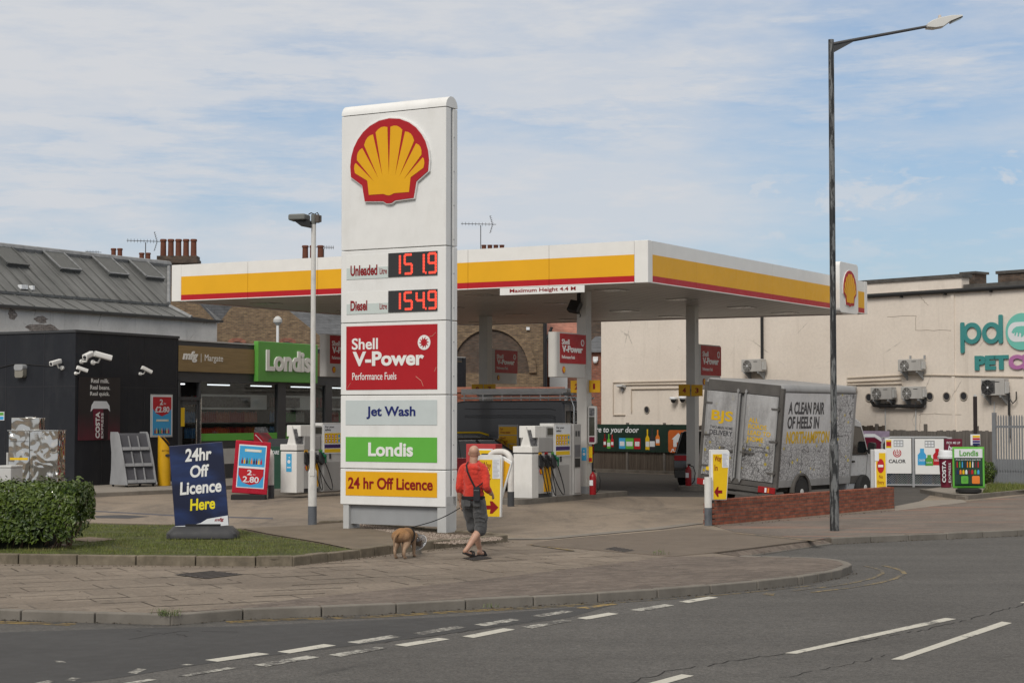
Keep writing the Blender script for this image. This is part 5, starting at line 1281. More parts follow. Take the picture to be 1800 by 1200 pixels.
def promo(root, m_, x0, x1, z0, z1, top_red, parts):
    """poster: price on red, products on blue"""
    w, h = x1 - x0, z1 - z0; X = lambda f: x0 + w * f; Z = lambda f: z0 + h * f
    parts.append(flat(root, 'poster', PAPER, m_, rc(x0, x1, z0, z1), .001, .004)); po = parts[-1]
    def put(o): return o
    if top_red:
        flat(po, 'blue_half', BLUE, m_, rc(X(.04), X(.96), Z(.02), Z(.97)), .004, .006)
        flat(po, 'red_half', BRED, m_, [(X(.04), Z(.97)), (X(.04), Z(.68)), (X(.2), Z(.56)), (X(.5), Z(.49)), (X(.8), Z(.56)), (X(.96), Z(.68)), (X(.96), Z(.97))], .006, .008)
        text(po, '2', X(.38), X(.54), Z(.77), Z(.91), m_, PAPER, .02, 0, .008, .011); text(po, 'for', X(.58), X(.70), Z(.78), Z(.83), m_, PAPER, 0, 0, .008, .010); text(po, '£2.80', X(.16), X(.86), Z(.585), Z(.73), m_, PAPER, .02, 0, .008, .011)
        zb, ht = .36, .05
    else:
        flat(po, 'blue_half', BLUE, m_, rc(X(.03), X(.97), Z(.02), Z(.97)), .004, .006)
        flat(po, 'red_half', BRED, m_, [(X(.05), Z(.455)), (X(.05), Z(.30)), (X(.2), Z(.13)), (X(.5), Z(.07)), (X(.8), Z(.13)), (X(.95), Z(.30)), (X(.95), Z(.455))], .006, .008); flat(po, 'white_band', PAPER, m_, rc(X(.03), X(.97), Z(.455), Z(.50)), .006, .008)
        text(po, '2', X(.36), X(.53), Z(.30), Z(.42), m_, PAPER, .02, 0, .008, .011); text(po, 'for', X(.57), X(.68), Z(.305), Z(.335), m_, PAPER, 0, 0, .008, .010); text(po, '2.80', X(.22), X(.80), Z(.13), Z(.27), m_, PAPER, .02, 0, .008, .011)
        zb, ht = .84, .06
    flat(po, 'banner', mat('pale_banner', (.65, .60, .35), .5, var=.2, vs=30), m_, rc(X(.22), X(.82), Z(zb), Z(zb + ht)), .007, .010); flat(po, 'banner_face', PAPER, m_, rc(X(.28), X(.76), Z(zb + .012), Z(zb + ht - .012)), .010, .012)
    cols = [DRED, YEL, INK, GREEND, ORANGE, NAVY, MAROON, YELS, BRED]
    zc = .06 if top_red else .56
    for i in range(9):
        a = X(.12 + i * .086); flat(po, 'product', cols[i], m_, [(a, Z(zc)), (a + w * .06, Z(zc)), (a + w * .06, Z(zc + .07)), (a + w * .04, Z(zc + .10)), (a + w * .04, Z(zc + .135)), (a + w * .02, Z(zc + .135)), (a + w * .02, Z(zc + .10)), (a, Z(zc + .07))], .007, .010)
    return po
promo(root, m_, -.36, .36, .30, 1.43, False, parts)
for o in parts: rolled(o, 4.2)
# the green-framed board on the right verge
b = G(1702, 866, .1); root = board('green framed shop board on a black foot beside the dark cup display', 1702, b.y, .11, R(-4), 0, 1, 1, 1)
MB().lathe([(.32, 0), (.35, .02), (.35, .09), (.26, .12)], n=20).build('rubber_foot', RUBBER, root, smooth=True)
bw, bh, bz = .86, 1.12, .12
nx, nz_ = 14, 18
def flag(name, m, x0, x1, z0, z1, off, th=.006):              # a sheet bellied by the wind
    mb = MB(); g = []
    fy = lambda x, z: .05 * math.sin((x + .2) * 5) * (.4 + (1.4 - z) * .6) - .10 * max(0, x) * max(0, 1.0 - z) - off
    for j in range(nz_ + 1):
        for i in range(nx + 1):
            x = x0 + (x1 - x0) * i / nx; z = z0 + (z1 - z0) * j / nz_; g.append((x, fy(x, z), z))
    mb.add(g, [(j * (nx + 1) + i, j * (nx + 1) + i + 1, (j + 1) * (nx + 1) + i + 1, (j + 1) * (nx + 1) + i) for j in range(nz_) for i in range(nx)])
    o = mb.build(name, m, root, smooth=True); o.modifiers.new('thick', 'SOLIDIFY').thickness = th; return o
fy = lambda x, z: .05 * math.sin((x + .2) * 5) * (.4 + (1.4 - z) * .6) - .10 * max(0, x) * max(0, 1.0 - z)
fl = lambda e: (lambda a, b_, d: (a, fy(a, b_) - e - d, b_))
flag('green_border', GREEN, -bw / 2, bw / 2, bz, bz + bh, 0)
face_ = flag('dark_face', mat('face_green', (.018, .05, .032), .45, var=.1), -bw / 2 + .05, bw / 2 - .05, bz + .06, bz + bh - .06, .008)
flag('white_header', PAPER, -bw / 2 + .05, bw / 2 - .05, bz + bh - .30, bz + bh - .06, .014)
text(root, 'Londis', -.24, .27, bz + bh - .25, bz + bh - .09, fl(.018), GREEND, .025, 0, .001, .004); text(root, 'From our store to your door', -.34, .34, bz + bh - .375, bz + bh - .325, fl(.013), PAPER, .01, .15, .001, .003)
pc = [BRED, NAVY, PAPER, GREEN, ORANGE, MAROON, BLUE, YELS]
for r, (zc, hh, nn) in enumerate(((.56, .17, 9), (.38, .12, 8))):
    for i in range(nn):
        x = -.32 + i * .64 / nn; ww = .03 if r == 0 else .055
        flat(face_, 'product', pc[(i * 3 + r) % 8], fl(.012), [(x, bz + zc), (x + ww, bz + zc), (x + ww, bz + zc + hh * .7), (x + ww * .7, bz + zc + hh), (x + ww * .3, bz + zc + hh), (x, bz + zc + hh * .7)], .001, .004)
for x, mm in ((-.20, GREEN), (.10, ORANGE)):
    t_ = flat(face_, 'tile', mm, fl(.012), rrect(x, x + .20, bz + .12, bz + .33, .03), .001, .004); flat(t_, 'tile_mark', PAPER if mm is ORANGE else GREEND, fl(.012), circ(x + .10, bz + .225, .055, 12), .005, .007)
# ================================================================ the delivery van
VR = R(-36.87)
o = Vector((5.39, 44.12, 0)); root = VAN = thing('delivery_van', 'box delivery van wrapped in a printed street map, leaning to the right', 'van', o, VR)
LEAN = R(5.4); body = []
def vb(ob): ob.rotation_euler = (0, LEAN, 0); body.append(ob); return ob
VT = mat('van_trim', (.26, .26, .26), .5, var=.08, dirt=.5, dcol=(.12, .11, .10)); VTD = mat('van_trim_dark', (.085, .08, .075), .6, var=.2, dirt=.4)
VW = mat('van_white', (.50, .51, .52), .3, var=.02, coat=.4, dirt=.12)
BL, HB, TB, hw = 3.84, .60, 3.05, 1.08
vb(bx('box_side', MAPW, root, hw - .03, hw, .10, BL - .10, HB + .16, TB - .20)); vb(bx('box_side', MAPW, root, -hw, -hw + .03, .10, BL - .10, HB + .16, TB - .20))
vb(bx('box_core', VT, root, -hw + .04, hw - .04, .06, BL - .02, HB, TB - .06))
rf = MB(); rf.prism([(-hw - .01, TB - .20), (hw + .01, TB - .20), (hw + .01, TB - .10), (hw - .07, TB), (-hw + .07, TB), (-hw - .01, TB - .10)], .0, BL, 'y'); vb(rf.build('roof', VT, root, .07, seg=3))
vb(bx('lower_rail', VT, root, hw - .035, hw + .012, .08, BL, HB - .02, HB + .155, .008)); vb(bx('lower_rail', VT, root, -hw - .012, -hw + .035, .08, BL, HB - .02, HB + .155, .008))
vb(bx('front_post', VT, root, hw - .04, hw + .01, BL - .10, BL + .03, HB, TB - .20, .01)); vb(bx('front_post', VT, root, -hw - .01, -hw + .04, BL - .10, BL + .03, HB, TB - .20, .01))
fr_ = MB(); fr_.box(-hw - .012, -hw + .09, -.03, .08, HB - .05, TB - .10); fr_.box(hw - .09, hw + .012, -.03, .08, HB - .05, TB - .10); fr_.box(-hw + .09, hw - .09, -.03, .08, TB - .30, TB - .03); fr_.box(-hw + .09, hw - .09, -.03, .08, HB - .05, HB + .08)
vb(fr_.build('rear_frame', VTD, root, .012))
mfr = front(-.05)
for s, x0, x1 in ((0, -hw + .10, -.06), (1, .06, hw - .10)):
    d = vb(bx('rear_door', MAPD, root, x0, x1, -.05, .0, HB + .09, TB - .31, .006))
    e = MB(); 
    for xx in (x0 - .005, x1 - .03): e.box(xx, xx + .035, -.058, -.02, HB + .09, TB - .31)
    e.build('door_edge', VT, d)
    for z in (HB + .30, HB + 1.05, TB - .62):
        hg = MB()
        xx = x0 - .06 if s == 0 else x1 - .16
        hg.box(xx, xx + .22, -.075, -.045, z, z + .035); hg.cyl((x0 - .02 if s == 0 else x1 + .02, -.065, z - .04), (x0 - .02 if s == 0 else x1 + .02, -.065, z + .08), .018, n=8)
        hg.build('hinge', VTD, d)
    bar = MB(); xb = x1 - .05 if s == 0 else x0 + .05; bar.cyl((xb, -.085, HB + .02), (xb, -.085, TB - .20), .016, n=8)
    for z in (HB + .06, HB + .9, TB - .28): bar.box(xb - .03, xb + .03, -.09, -.05, z, z + .06)
    bar.build('lock_bar', CHROME if False else VT, d); hd = MB(); xa = xb - .40 if s == 0 else xb - .04; hd.box(xa, xa + .36, -.10, -.065, HB + .72, HB + .76); hd.box(xa + .02, xa + .12, -.085, -.05, HB + .66, HB + .82); hd.build('handle', VTD, d)
VYEL = mat('van_yellow', (.56, .35, .006), .4, var=.02); VINK = mat('van_ink', (.045, .045, .05), .45, var=0)
zt = TB - .31
d0_, d1_ = [q for q in root.children if q.name.startswith('rear_door')][:2]
text(d0_, 'BJS', -.82, -.22, zt - .78, zt - .46, mfr, VYEL, .03, 0, .001, .004); text(d0_, 'TWO-MAN HOME', -.84, -.20, zt - .91, zt - .84, mfr, VINK, .01, 0, .001, .004); text(d0_, 'DELIVERY', -.84, -.20, zt - 1.06, zt - .94, mfr, VINK, .02, 0, .001, .004)
GI = mat('van_grey_ink', (.20, .20, .21), .5, var=0)
text(d0_, 'bjshomedelivery.com', -.84, -.26, zt - 1.30, zt - 1.25, mfr, GI, .0, 0, .001, .003)
for i, s_ in enumerate(('ALL', 'ROADS', 'LEAD TO', 'HOME')): text(d1_, s_, .22, .22 + (.27, .50, .62, .44)[i], zt - .67 - i * .15, zt - .555 - i * .15, mfr, VYEL, .02, 0, .001, .004)
for i, s_ in enumerate(('Home delivery', 'safe in our hands')): text(d1_, s_, .22, .22 + (.50, .58)[i], zt - 1.28 - i * .09, zt - 1.22 - i * .09, mfr, VINK, .01, 0, .001, .003)
wt = MB(); wt.box(-.86, -.56, -.054, -.0505, HB + .20, HB + .29); wt.build('hazard_sticker', YELS, d0_)
sd = [q for q in root.children if q.name.startswith('box_side')][0]; mr = right(hw)
for s_, w_, z_, mm in (('A CLEAN PAIR', 1.85, 2.34, VINK), ('OF HEELS IN', 1.62, 1.99, VINK), ('NORTHAMPTON', 2.22, 1.63, VYEL)): text(sd, s_, .30, .30 + w_, z_, z_ + .30, mr, mm, .03, 0, .001, .004)
rb = MB(); rb.box(-hw + .05, hw - .05, -.05, .10, HB - .18, HB - .06); rb.box(-.75, .75, -.10, .0, HB - .30, HB - .23); vb(rb.build('rear_bumper', VTD, root, .01))
for x0 in (-hw + .0, hw - .46):
    tl = vb(bx('tail_light', mat('lamp_red', (.26, .010, .012), .3), root, x0, x0 + .46, -.075, -.035, HB - .17, HB - .02, .01)); bx('reverse_lens', PAPER, tl, x0 + .19, x0 + .24, -.080, -.0755, HB - .15, HB - .04); bx('indicator_lens', ORANGE, tl, x0 + .27, x0 + .31, -.080, -.0755, HB - .15, HB - .04)
vb(bx('chassis', VTD, root, -.55, .55, .05, 5.2, HB - .22, HB - .0))
# wheels; the rear arch is a dark flare on the skirt
def wheel(root, x, y, r=.34, w=.22, side=1, hub=LGREY):
    t = MB(); prof = [(r - .09, -w / 2), (r - .02, -w / 2), (r, -w / 2 + .04), (r, w / 2 - .04), (r - .02, w / 2), (r - .09, w / 2)]
    t.T = Matrix.Translation((x, y, r)) @ Matrix.Rotation(R(90), 4, 'Y'); t.lathe(prof, n=26); ob = t.build('wheel', RUBBER, root, smooth=True)
    rm = MB(); rm.T = Matrix.Translation((x, y, r)) @ Matrix.Rotation(R(90) * side, 4, 'Y'); rm.lathe([(r - .085, 0), (r - .085, w / 2 - .01), (r - .13, w / 2 - .03), (.09, w / 2 - .055), (.08, w / 2 + .01), (.02, w / 2 + .02)], n=26)
    for k in range(8): a = R(45 * k); rm.cyl((math.cos(a) * (r - .17), math.sin(a) * (r - .17), w / 2 - .045), (math.cos(a) * (r - .17), math.sin(a) * (r - .17), w / 2 - .028), .022, n=8)
    rm.build('rim', hub, ob, smooth=True); return ob
yr, yf = 1.15, 4.62
for x, s in ((hw + .01, 1), (-hw + .15, -1)):
    for y in (yr, yf): wheel(root, x, y, side=s)
ar = MB(); pts = [(yr + math.cos(R(a)) * .47, .34 + math.sin(R(a)) * .47) for a in range(0, 181, 12)] + [(yr + math.cos(R(a)) * .40, .34 + math.sin(R(a)) * .40) for a in range(180, -1, -12)]
ar.prism(pts, hw + .03, hw + .14, 'x'); ar.build('wheel_arch', VTD, root, .008)
da = MB(); da.prism([(yr + math.cos(R(a)) * .40, .34 + math.sin(R(a)) * .40) for a in range(0, 181, 12)], hw - .02, hw + .105, 'x'); da.build('arch_liner', BLACK, root)
# cab
cw = hw - .07; cb = MB(); prof = [(BL + .02, .38), (BL + .02, 2.20), (BL + .30, 2.22), (BL + .56, 2.14), (BL + 1.15, 1.34), (BL + 1.58, 1.14), (BL + 1.72, .92), (BL + 1.74, .40)]
cb.prism(prof, -cw, cw, 'x'); vb(cb.build('cab', VW, root, .07, seg=3))
for s in (1, -1):
    xs = s * cw
    wn_ = MB(); wn_.prism([(BL + .14, 1.30), (BL + 1.02, 1.30), (BL + .84, 1.60), (BL + .52, 2.00), (BL + .14, 2.04)], xs - .012, xs + .012, 'x'); w_ = vb(wn_.build('side_window', CARGL, root)); wf = MB(); wf.tube([(xs, BL + .14, 1.30), (xs, BL + 1.02, 1.30), (xs, BL + .84, 1.60), (xs, BL + .52, 2.0), (xs, BL + .14, 2.04), (xs, BL + .14, 1.30)], .018, 6); wf.build('seal', BLACK, w_)
    dl = MB(); dl.tube([(xs, BL + .10, .50), (xs, BL + .10, 2.10)], .007, 5); dl.tube([(xs, BL + 1.06, .62), (xs, BL + 1.06, 1.30)], .007, 5); vb(dl.build('door_gap', INK, root))
    vb(bx('door_handle', BLACK, root, xs - .02, xs + .03, BL + .18, BL + .32, 1.10, 1.15, .008)); vb(bx('side_moulding', VTD, root, xs - .015, xs + .022, BL + .14, BL + .78, .56, .76, .015))
    mi = MB(); mi.box(xs, xs + s * .12, BL + .95, BL + .99, 1.36, 1.42); mi.prism(rrect(min(xs + s * .06, xs + s * .25), max(xs + s * .06, xs + s * .25), 1.32, 1.62, .05), BL + .92, BL + 1.03, 'y'); vb(mi.build('mirror', BLACK, root, .02))
    hl = MB(); hl.box(xs - s * .02, xs - s * .34, BL + 1.62, BL + 1.735, .86, 1.02); vb(hl.build('headlight', PAPER, root, .02))
wd = MB(); wd.hexa([(-cw + .04, BL + .04, 2.20), (cw - .04, BL + .04, 2.20), (cw - .12, BL + .52, 2.17), (-cw + .12, BL + .52, 2.17), (-cw + .02, BL + .04, TB - .18), (cw - .02, BL + .04, TB - .18), (cw - .08, BL + .18, TB - .22), (-cw + .08, BL + .18, TB - .22)]); vb(wd.build('wind_deflector', VW, root, .06, seg=3))
wnd = MB(); wnd.hexa([(-cw + .12, BL + 1.13, 1.40), (cw - .12, BL + 1.13, 1.40), (cw - .12, BL + 1.16, 1.42), (-cw + .12, BL + 1.16, 1.42), (-cw + .14, BL + .62, 2.09), (cw - .14, BL + .62, 2.09), (cw - .14, BL + .65, 2.11), (-cw + .14, BL + .65, 2.11)]); vb(wnd.build('windscreen', CARGL, root))
# ================================================================ cars
def car(label, loc, rz, col, L=4.4, w=1.78, h=1.50, belt=.92, name='parked_car', est=True, roofcol=None, plate='front_white'):
    """local: y runs from the tail (0) to the nose (L)"""
    root = thing(name, label, 'car', loc, rz); hw = w / 2
    side = [(.02, .38), (.0, .62), (.06, belt), (.5, belt + .04), (L * .66, belt + .03), (L * .74, belt - .02), (L - .25, belt - .18), (L - .02, belt - .32), (L, .42), (L - .1, .24), (L * .84 + .38, .22), (L * .84 - .38, .22), (L * .16 + .38, .22), (.12, .26)]
    mb = MB(); mb.prism(side, -hw, hw, 'x'); mb.build('body', col, root, .07, seg=3)
    g0, g1, g2, g3 = (.10, .42, L * .52, L * .72) if est else (.45, .95, L * .52, L * .72)
    ti = .16
    gh = MB(); gh.hexa([(-hw + .05, g0, belt), (hw - .05, g0, belt), (hw - .05, g3, belt), (-hw + .05, g3, belt), (-hw + ti, g1, h - .05), (hw - ti, g1, h - .05), (hw - ti, g2, h - .04), (-hw + ti, g2, h - .04)]); gh.build('window', CARGL, root, .03)
    rf = MB(); rf.hexa([(-hw + ti - .02, g1 - .06, h - .07), (hw - ti + .02, g1 - .06, h - .07), (hw - ti + .02, g2 + .06, h - .07), (-hw + ti - .02, g2 + .06, h - .07), (-hw + ti + .05, g1 + .06, h), (hw - ti - .05, g1 + .06, h), (hw - ti - .05, g2 - .10, h + .005), (-hw + ti + .05, g2 - .10, h + .005)]); rf.build('roof', roofcol or col, root, .03)
    pl = MB()
    for s in (-1, 1):
        for f in (0, .36, .68, 1):
            y0 = g0 + (g3 - g0) * f; y1 = g1 + (g2 - g1) * f
            pl.tube([(s * (hw - .045), y0, belt), (s * (hw - ti + .005), y1, h - .06)], .035, 6)
    pl.build('pillar', roofcol or col, root)
    for x, s in ((hw - .10, 1), (-hw + .10, -1)):
        for y in (L * .16, L * .84): wheel(root, x, y, .33, .21, s)
    for s in (-1, 1):
        tl = MB(); tl.prism(rrect(min(s * (hw - .02), s * (hw - .42)), max(s * (hw - .02), s * (hw - .42)), belt - .22, belt - .06, .04), -.012, .10, 'y'); tl.build('tail_light', BRED, root, .01)
        mi = MB(); mi.box(s * (hw - .03), s * (hw + .17), L * .66, L * .70, belt + .05, belt + .19); mi.build('mirror', roofcol or col, root, .03)
        hl = MB(); hl.box(s * (hw - .06), s * (hw - .45), L - .18, L - .03, belt - .36, belt - .24); hl.build('headlight', PAPER, root, .02)
        for y in (L * .36, L * .56): bx('door_handle', VTD, root, s * (hw - .01), s * (hw + .02), y, y + .16, belt - .10, belt - .07)
    bx('rear_bumper', VTD, root, -hw + .03, hw - .03, -.05, .06, .26, .50, .03); bx('number_plate', YELS, root, -.26, .26, -.022, -.005, belt - .24, belt - .13)
    return root
CBLK = mat('car_black', (.012, .012, .014), .2, var=.05, coat=.6); CRED = mat('car_red', (.17, .008, .014), .22, var=.05, coat=.6); CSIL = mat('car_silver', (.30, .31, .32), .3, .4, var=.05)
p = P(1190, 800, 56.5); car('black car seen from behind beside column 3 and 4, ahead of the delivery van', (p.x + .82, p.y, 0), R(-20), CBLK, 4.7, 1.9, 1.72, 1.02)
p = P(800, 800, 53.0); car('dark red car with a black roof behind the walking man', (p.x - .85, p.y + 1.2, 0), R(-100), CRED, 4.2, 1.78, 1.54, .94, est=True, roofcol=CBLK)
p = P(800, 800, 56.0); sc_ = car('silver car with yellow roof bars beyond the dark red car', (p.x - 1.15, p.y + 1.2, 0), R(-108), CSIL, 4.3, 1.8, 1.60, .94)
rr = MB()
for s in (-1, 1): rr.tube([(s * .62, .75, 1.57), (s * .62, .95, 1.67), (s * .62, 2.2, 1.68), (s * .62, 2.5, 1.60)], .03, 7)
rr.build('roof_bar', YELS, sc_, smooth=True)
# ---------------------------------------------------------------- the dark panel van with a roof rack
p = P(992, 800, 55.0); root = thing('panel_van', 'long dark grey panel van carrying a roof rack with ladders', 'van', (p.x, p.y, 0), UANG)
VD = mat('van_charcoal', (.105, .108, .115), .35, var=.03, coat=.5, dirt=.06, dcol=(.09, .085, .08))
LV, WV, HV = 5.9, 1.95, 2.66
prf = [(-LV + .0, .45), (-LV + .05, 1.05), (-LV + 1.0, 1.38), (-LV + 1.75, HV - .08), (-LV + 2.4, HV), (-.10, HV), (-.0, HV - .15), (0, .45)]
mb = MB(); mb.prism(prf, 0, WV, 'y'); body_ = mb.build('body', VD, root, .16, seg=4)
rbs = MB()
for z in (HV - .26, HV - .46, HV - .52): rbs.tube([(-LV + 2.4, -.006, z), (-.45, -.006, z), (-.30, -.004, z - .05)], .014, 6)
rbs.tube([(-.34, -.004, HV - .5), (-.28, -.004, HV - .9), (-.28, -.004, .8)], .012, 6); rbs.build('panel_crease', VD, root, smooth=True)
bx('side_moulding', BLACK, root, -LV + 1.0, -.2, -.012, .01, .78, .92, .006)
for x in (-1.22, -.82): bx('blue_sticker', mat('pale_blue', (.16, .30, .45), .5), root, x, x + .10, -.006, .004, 1.60, 1.86); bx('sticker_text', PAPER, root, x + .13, x + .24, -.006, .004, 1.66, 1.80)
for x in (-1.1, -LV + .95):
    for y, s in ((.12, -1), (WV - .12, 1)):
        w_ = wheel(root, 0, 0, .34, .22, 1); w_.location = (x, y, 0); w_.rotation_euler = (0, 0, R(90) * (-1 if s < 0 else 1))
for y0 in (.12, 1.02): bx('rear_window', CARGL, root, -.002, .012, y0, y0 + .80, 1.42, HV - .32, .01)
bx('tail_light', BRED, root, -.01, .015, .03, .11, 1.0, 1.45, .01); bx('tail_light', BRED, root, -.01, .015, WV - .11, WV - .03, 1.0, 1.45, .01)
ld = MB()
for y in (.50, .84): ld.tube([(.05, y, .7), (.06, y, HV - .2), (-.06, y, HV + .12)], .022, 8)
for z in [.8 + .3 * i for i in range(6)]: ld.tube([(.055, .5, z), (.055, .84, z)], .014, 6)
ld.build('rear_ladder', CHROME, root, smooth=True)
rk = MB(); z = HV + .08
for y in (.10, WV - .10): rk.tube([(-LV + 2.2, y, z), (.05, y, z)], .028, 8); rk.tube([(-LV + 2.2, y, z + .13), (-.1, y, z + .13)], .026, 8)
for i in range(6):
    x = -LV + 2.3 + i * .68; rk.tube([(x, .08, z + .02), (x, WV - .08, z + .02)], .022, 8)
    for y in (.10, WV - .10): rk.tube([(x, y, HV - .06), (x, y, z + .13)], .02, 6)
rk.build('roof_rack', mat('rack_metal', (.78, .78, .77), .4), root, smooth=True)
lr = thing('ladder', 'aluminium ladder lying on the roof rack of the dark panel van', 'ladder', C.w(0, 0, 0) * 0 + Vector((p.x, p.y, HV + .13)), UANG)
for y in (.40, .85): bx('stile', MATS['rack_metal'], lr, -LV + 2.0, -.15, y, y + .03, .10, .24)
mb = MB()
for i in range(14): mb.cyl((-LV + 2.2 + i * .27, .42, .17), (-LV + 2.2 + i * .27, .86, .17), .015, n=6)
mb.build('rung', CHROME, lr)
pi = MB(); pi.tube([(-LV + 2.1, 1.25, HV + .24), (-.4, 1.25, HV + .24)], .09, 10); o = pi.build('pipe_tube', PAPER, None); o.location = (p.x, p.y, 0); o.rotation_euler = (0, 0, UANG); tag(o, 'white pipe carrier tube on the roof rack of the dark panel van', 'tube')
# ================================================================ the shop
CY = 53.6; CX = P(132, 700, CY).x; SH = Fr(CX, CY, math.atan2(.898, .44)); SLr = R(-29.93)
ZT = SH.hit(132, 580)[1]; PL = .12
root = SHOP = thing('shop', 'dark clad filling station shop with a long glazed front', 'building', (CX, CY, 0), SH.rz)
xb = SH.hit(313, 700)[0]; xe = SH.hit(819, 700)[0]; DEP = 7.0
# footprint in the shop's own frame: corner (0,0); the road-facing return runs off at the canopy's angle
cl = lambda p: ((Vector(p) - SH.o).dot(SH.ax), (Vector(p) - SH.o).dot(SH.ay))
da = SH.rz - SLr
lx, ly = -6.5 * math.cos(da), 6.5 * math.sin(da)
ox, oy = math.sin(da), math.cos(da)                          # inward from the return wall = along shop x mostly
mb = MB(); mb.prism([(0, 0), (xb, 0), (xb, .35), (lx + xb * 1.0, ly + .3), (lx, ly)], 0, ZT, 'z'); mb.build('dark_wall', CLAD, root)
bx('back_wall', CLAD, root, xb - .5, xe, DEP, DEP + .2, 0, ZT - .15); bx('end_wall', CLAD, root, xe - .25, xe, .0, DEP, 0, ZT - .1)
bx('shop_roof', DGREY, root, xb, xe - .1, .15, DEP, ZT - .34, ZT - .22)
cp = MB(); cp.box(-.03, xb + .02, -.035, .10, ZT - .06, ZT + .015); cp.build('parapet_trim', DGREY, root)
gp = MB()
for f in (.245, .50, .655, .98): gp.box(xb * f - .008, xb * f + .008, -.006, .005, PL, ZT - .07)
gp.box(0, xb, -.005, .005, 3.05, 3.07); gp.build('panel_joint', INK, root)
SL = Fr(*SH.w(lx, ly).xy, SLr)
def retbox(nm, m, x0, x1, y0, y1, z0, z1, parent=root, bevel=0):  # boxes in the return wall's frame
    mb = MB(); A = SH.w(lx, ly)
    mb.T = Matrix.Rotation(-SH.rz, 4, 'Z') @ Matrix.Translation(A - SH.o) @ Matrix.Rotation(SLr, 4, 'Z'); mb.box(x0, x1, y0, y1, z0, z1); return mb.build(nm, m, parent, bevel)
for px in (10, 77): x = SL.hit(px, 700)[0]; retbox('panel_joint', INK, x - .01, x + .01, -.006, .004, PL, ZT - .05)
retbox('panel_joint', INK, 0, 6.5, -.006, .004, 3.05, 3.07); retbox('parapet_trim', DGREY, -.02, 6.52, -.035, .08, ZT - .06, ZT + .014)
z_ = SL.hit(40, 643)[1]
# the glazed front
zf = [SH.hit(380, y)[1] for y in (600, 610.5, 654.5, 668.5)]
fd = bx('fascia_board', DGREY, root, xb, xe - .02, .03, .20, zf[3], ZT - .12); bx('fascia_cap', LGREY, root, xb, xe, .0, .25, ZT - .12, ZT - .08)
xg0, xg1 = SH.hit(447, 640)[0], SH.hit(552, 640)[0]
tp = bx('tan_panel', TAN, root, xb + .02, xg0 - .02, -.02, .031, zf[2], zf[1]); bx('tan_panel', TAN, root, xg1 + .05, xg1 + 1.6, -.02, .031, zf[2], zf[1]); bx('tan_panel', TAN, root, xg1 + 1.65, xe - .4, -.02, .031, zf[2], zf[1])
a, b = SH.hit(320, 633)[0], SH.hit(347, 633)[0]; h = zf[1] - zf[2]
text(tp, 'mfg', a, b, zf[2] + h * .36, zf[2] + h * .80, front(-.02), WHITEP, .04, .2, .001, .012); c = SH.hit(352.5, 633)[0]; flat(tp, 'divider', WHITEP, front(-.02), rc(c - .008, c + .008, zf[2] + h * .38, zf[2] + h * .72), .001, .006)
a, b = SH.hit(359, 633)[0], SH.hit(391, 633)[0]; text(tp, 'Margate', a, b, zf[2] + h * .36, zf[2] + h * .70, front(-.02), WHITEP, 0, 0, .001, .006)
zg0, zg1 = SH.hit(497, 672)[1], SH.hit(497, 602.5)[1]
gs = bx('green_sign', GREEND, root, xg0, xg1, -.16, .03, zg0, zg1, .02)
a, b = SH.hit(460, 640)[0], SH.hit(538, 640)[0]; text(gs, 'Londis', a, b, zg0 + (zg1 - zg0) * .27, zg0 + (zg1 - zg0) * .80, front(-.16), WHITEP, .035, 0, .002, .05)
# bays: door, window, pillar, window, pillar ...
zh = zf[3]; zsill = SH.hit(420, 785)[1]
xs = [SH.hit(px, 760)[0] for px in (352, 487, 501, 558, 566)]
fr = MB(); fr.box(xb, xb + .10, -.02, .1, PL, zh); fr.box(xs[0] - .08, xs[0], -.02, .1, PL, zh); fr.box(xb, xs[0], -.02, .1, zh - .08, zh); zt_ = SH.hit(330, 700)[1]; fr.box(xb, xs[0], -.02, .1, zt_ - .06, zt_ + .05); fr.box(xs[0], xe, -.02, .1, zh - .06, zh)
fr.build('window_frame', DGREY, root)
dr = MB(); x0, x1 = xb + .12, xs[0] - .10; dr.box(x0, x0 + .12, .0, .06, PL, zt_ - .07); dr.box(x1 - .10, x1, .0, .06, PL, zt_ - .07); dr.box(x0, x1, .0, .06, PL, PL + .95); dr.box(x0, x1, 0, .06, zt_ - .20, zt_ - .07)
door = dr.build('door', DGREY, root); bx('glass', GLASS, door, x0 + .12, x1 - .10, .02, .03, PL + .95, zt_ - .2); bx('door_handle', CHROME, door, x1 - .20, x1 - .17, -.06, -.03, 1.05, 2.1); bx('yellow_notice', YELS, door, x0 + .03, x0 + .22, -.012, -.001, 1.85, 2.45)
bx('mullion', CHROME, root, xs[0] - .05, xs[0] - .02, -.05, -.02, PL, zt_)
segs = [(xs[0], xs[1])]; x = xs[2]
bx('pillar', DGREY, root, xs[1], xs[2], -.03, .12, PL, zh)
bx('end_pier', CLAD, root, xe - 2.3, xe - .3, -.04, .13, PL, ZT - .3)
while x < xe - 3.5: segs.append((x, min(x + 2.6, xe - 2.3))); x += 2.6 + .45; bx('pillar', DGREY, root, x - .45, x, -.03, .12, PL, zh)
for a, b in segs:
    w_ = bx('window', GLASS, root, a, b, .03, .04, zsill, zh - .06)
    bx('window_rail', DGREY, w_, a, b, .01, .06, zsill - .02, zsill + .22); bx('stall_riser', DGREY, root, a, b, .0, .08, PL, zsill - .55); bx('riser_band', PGL, root, a, b, -.004, .06, zsill - .55, zsill - .04)
    bx('green_band', GREEN, w_, a, b, -.004, .028, zsill + .22, zsill + .46)
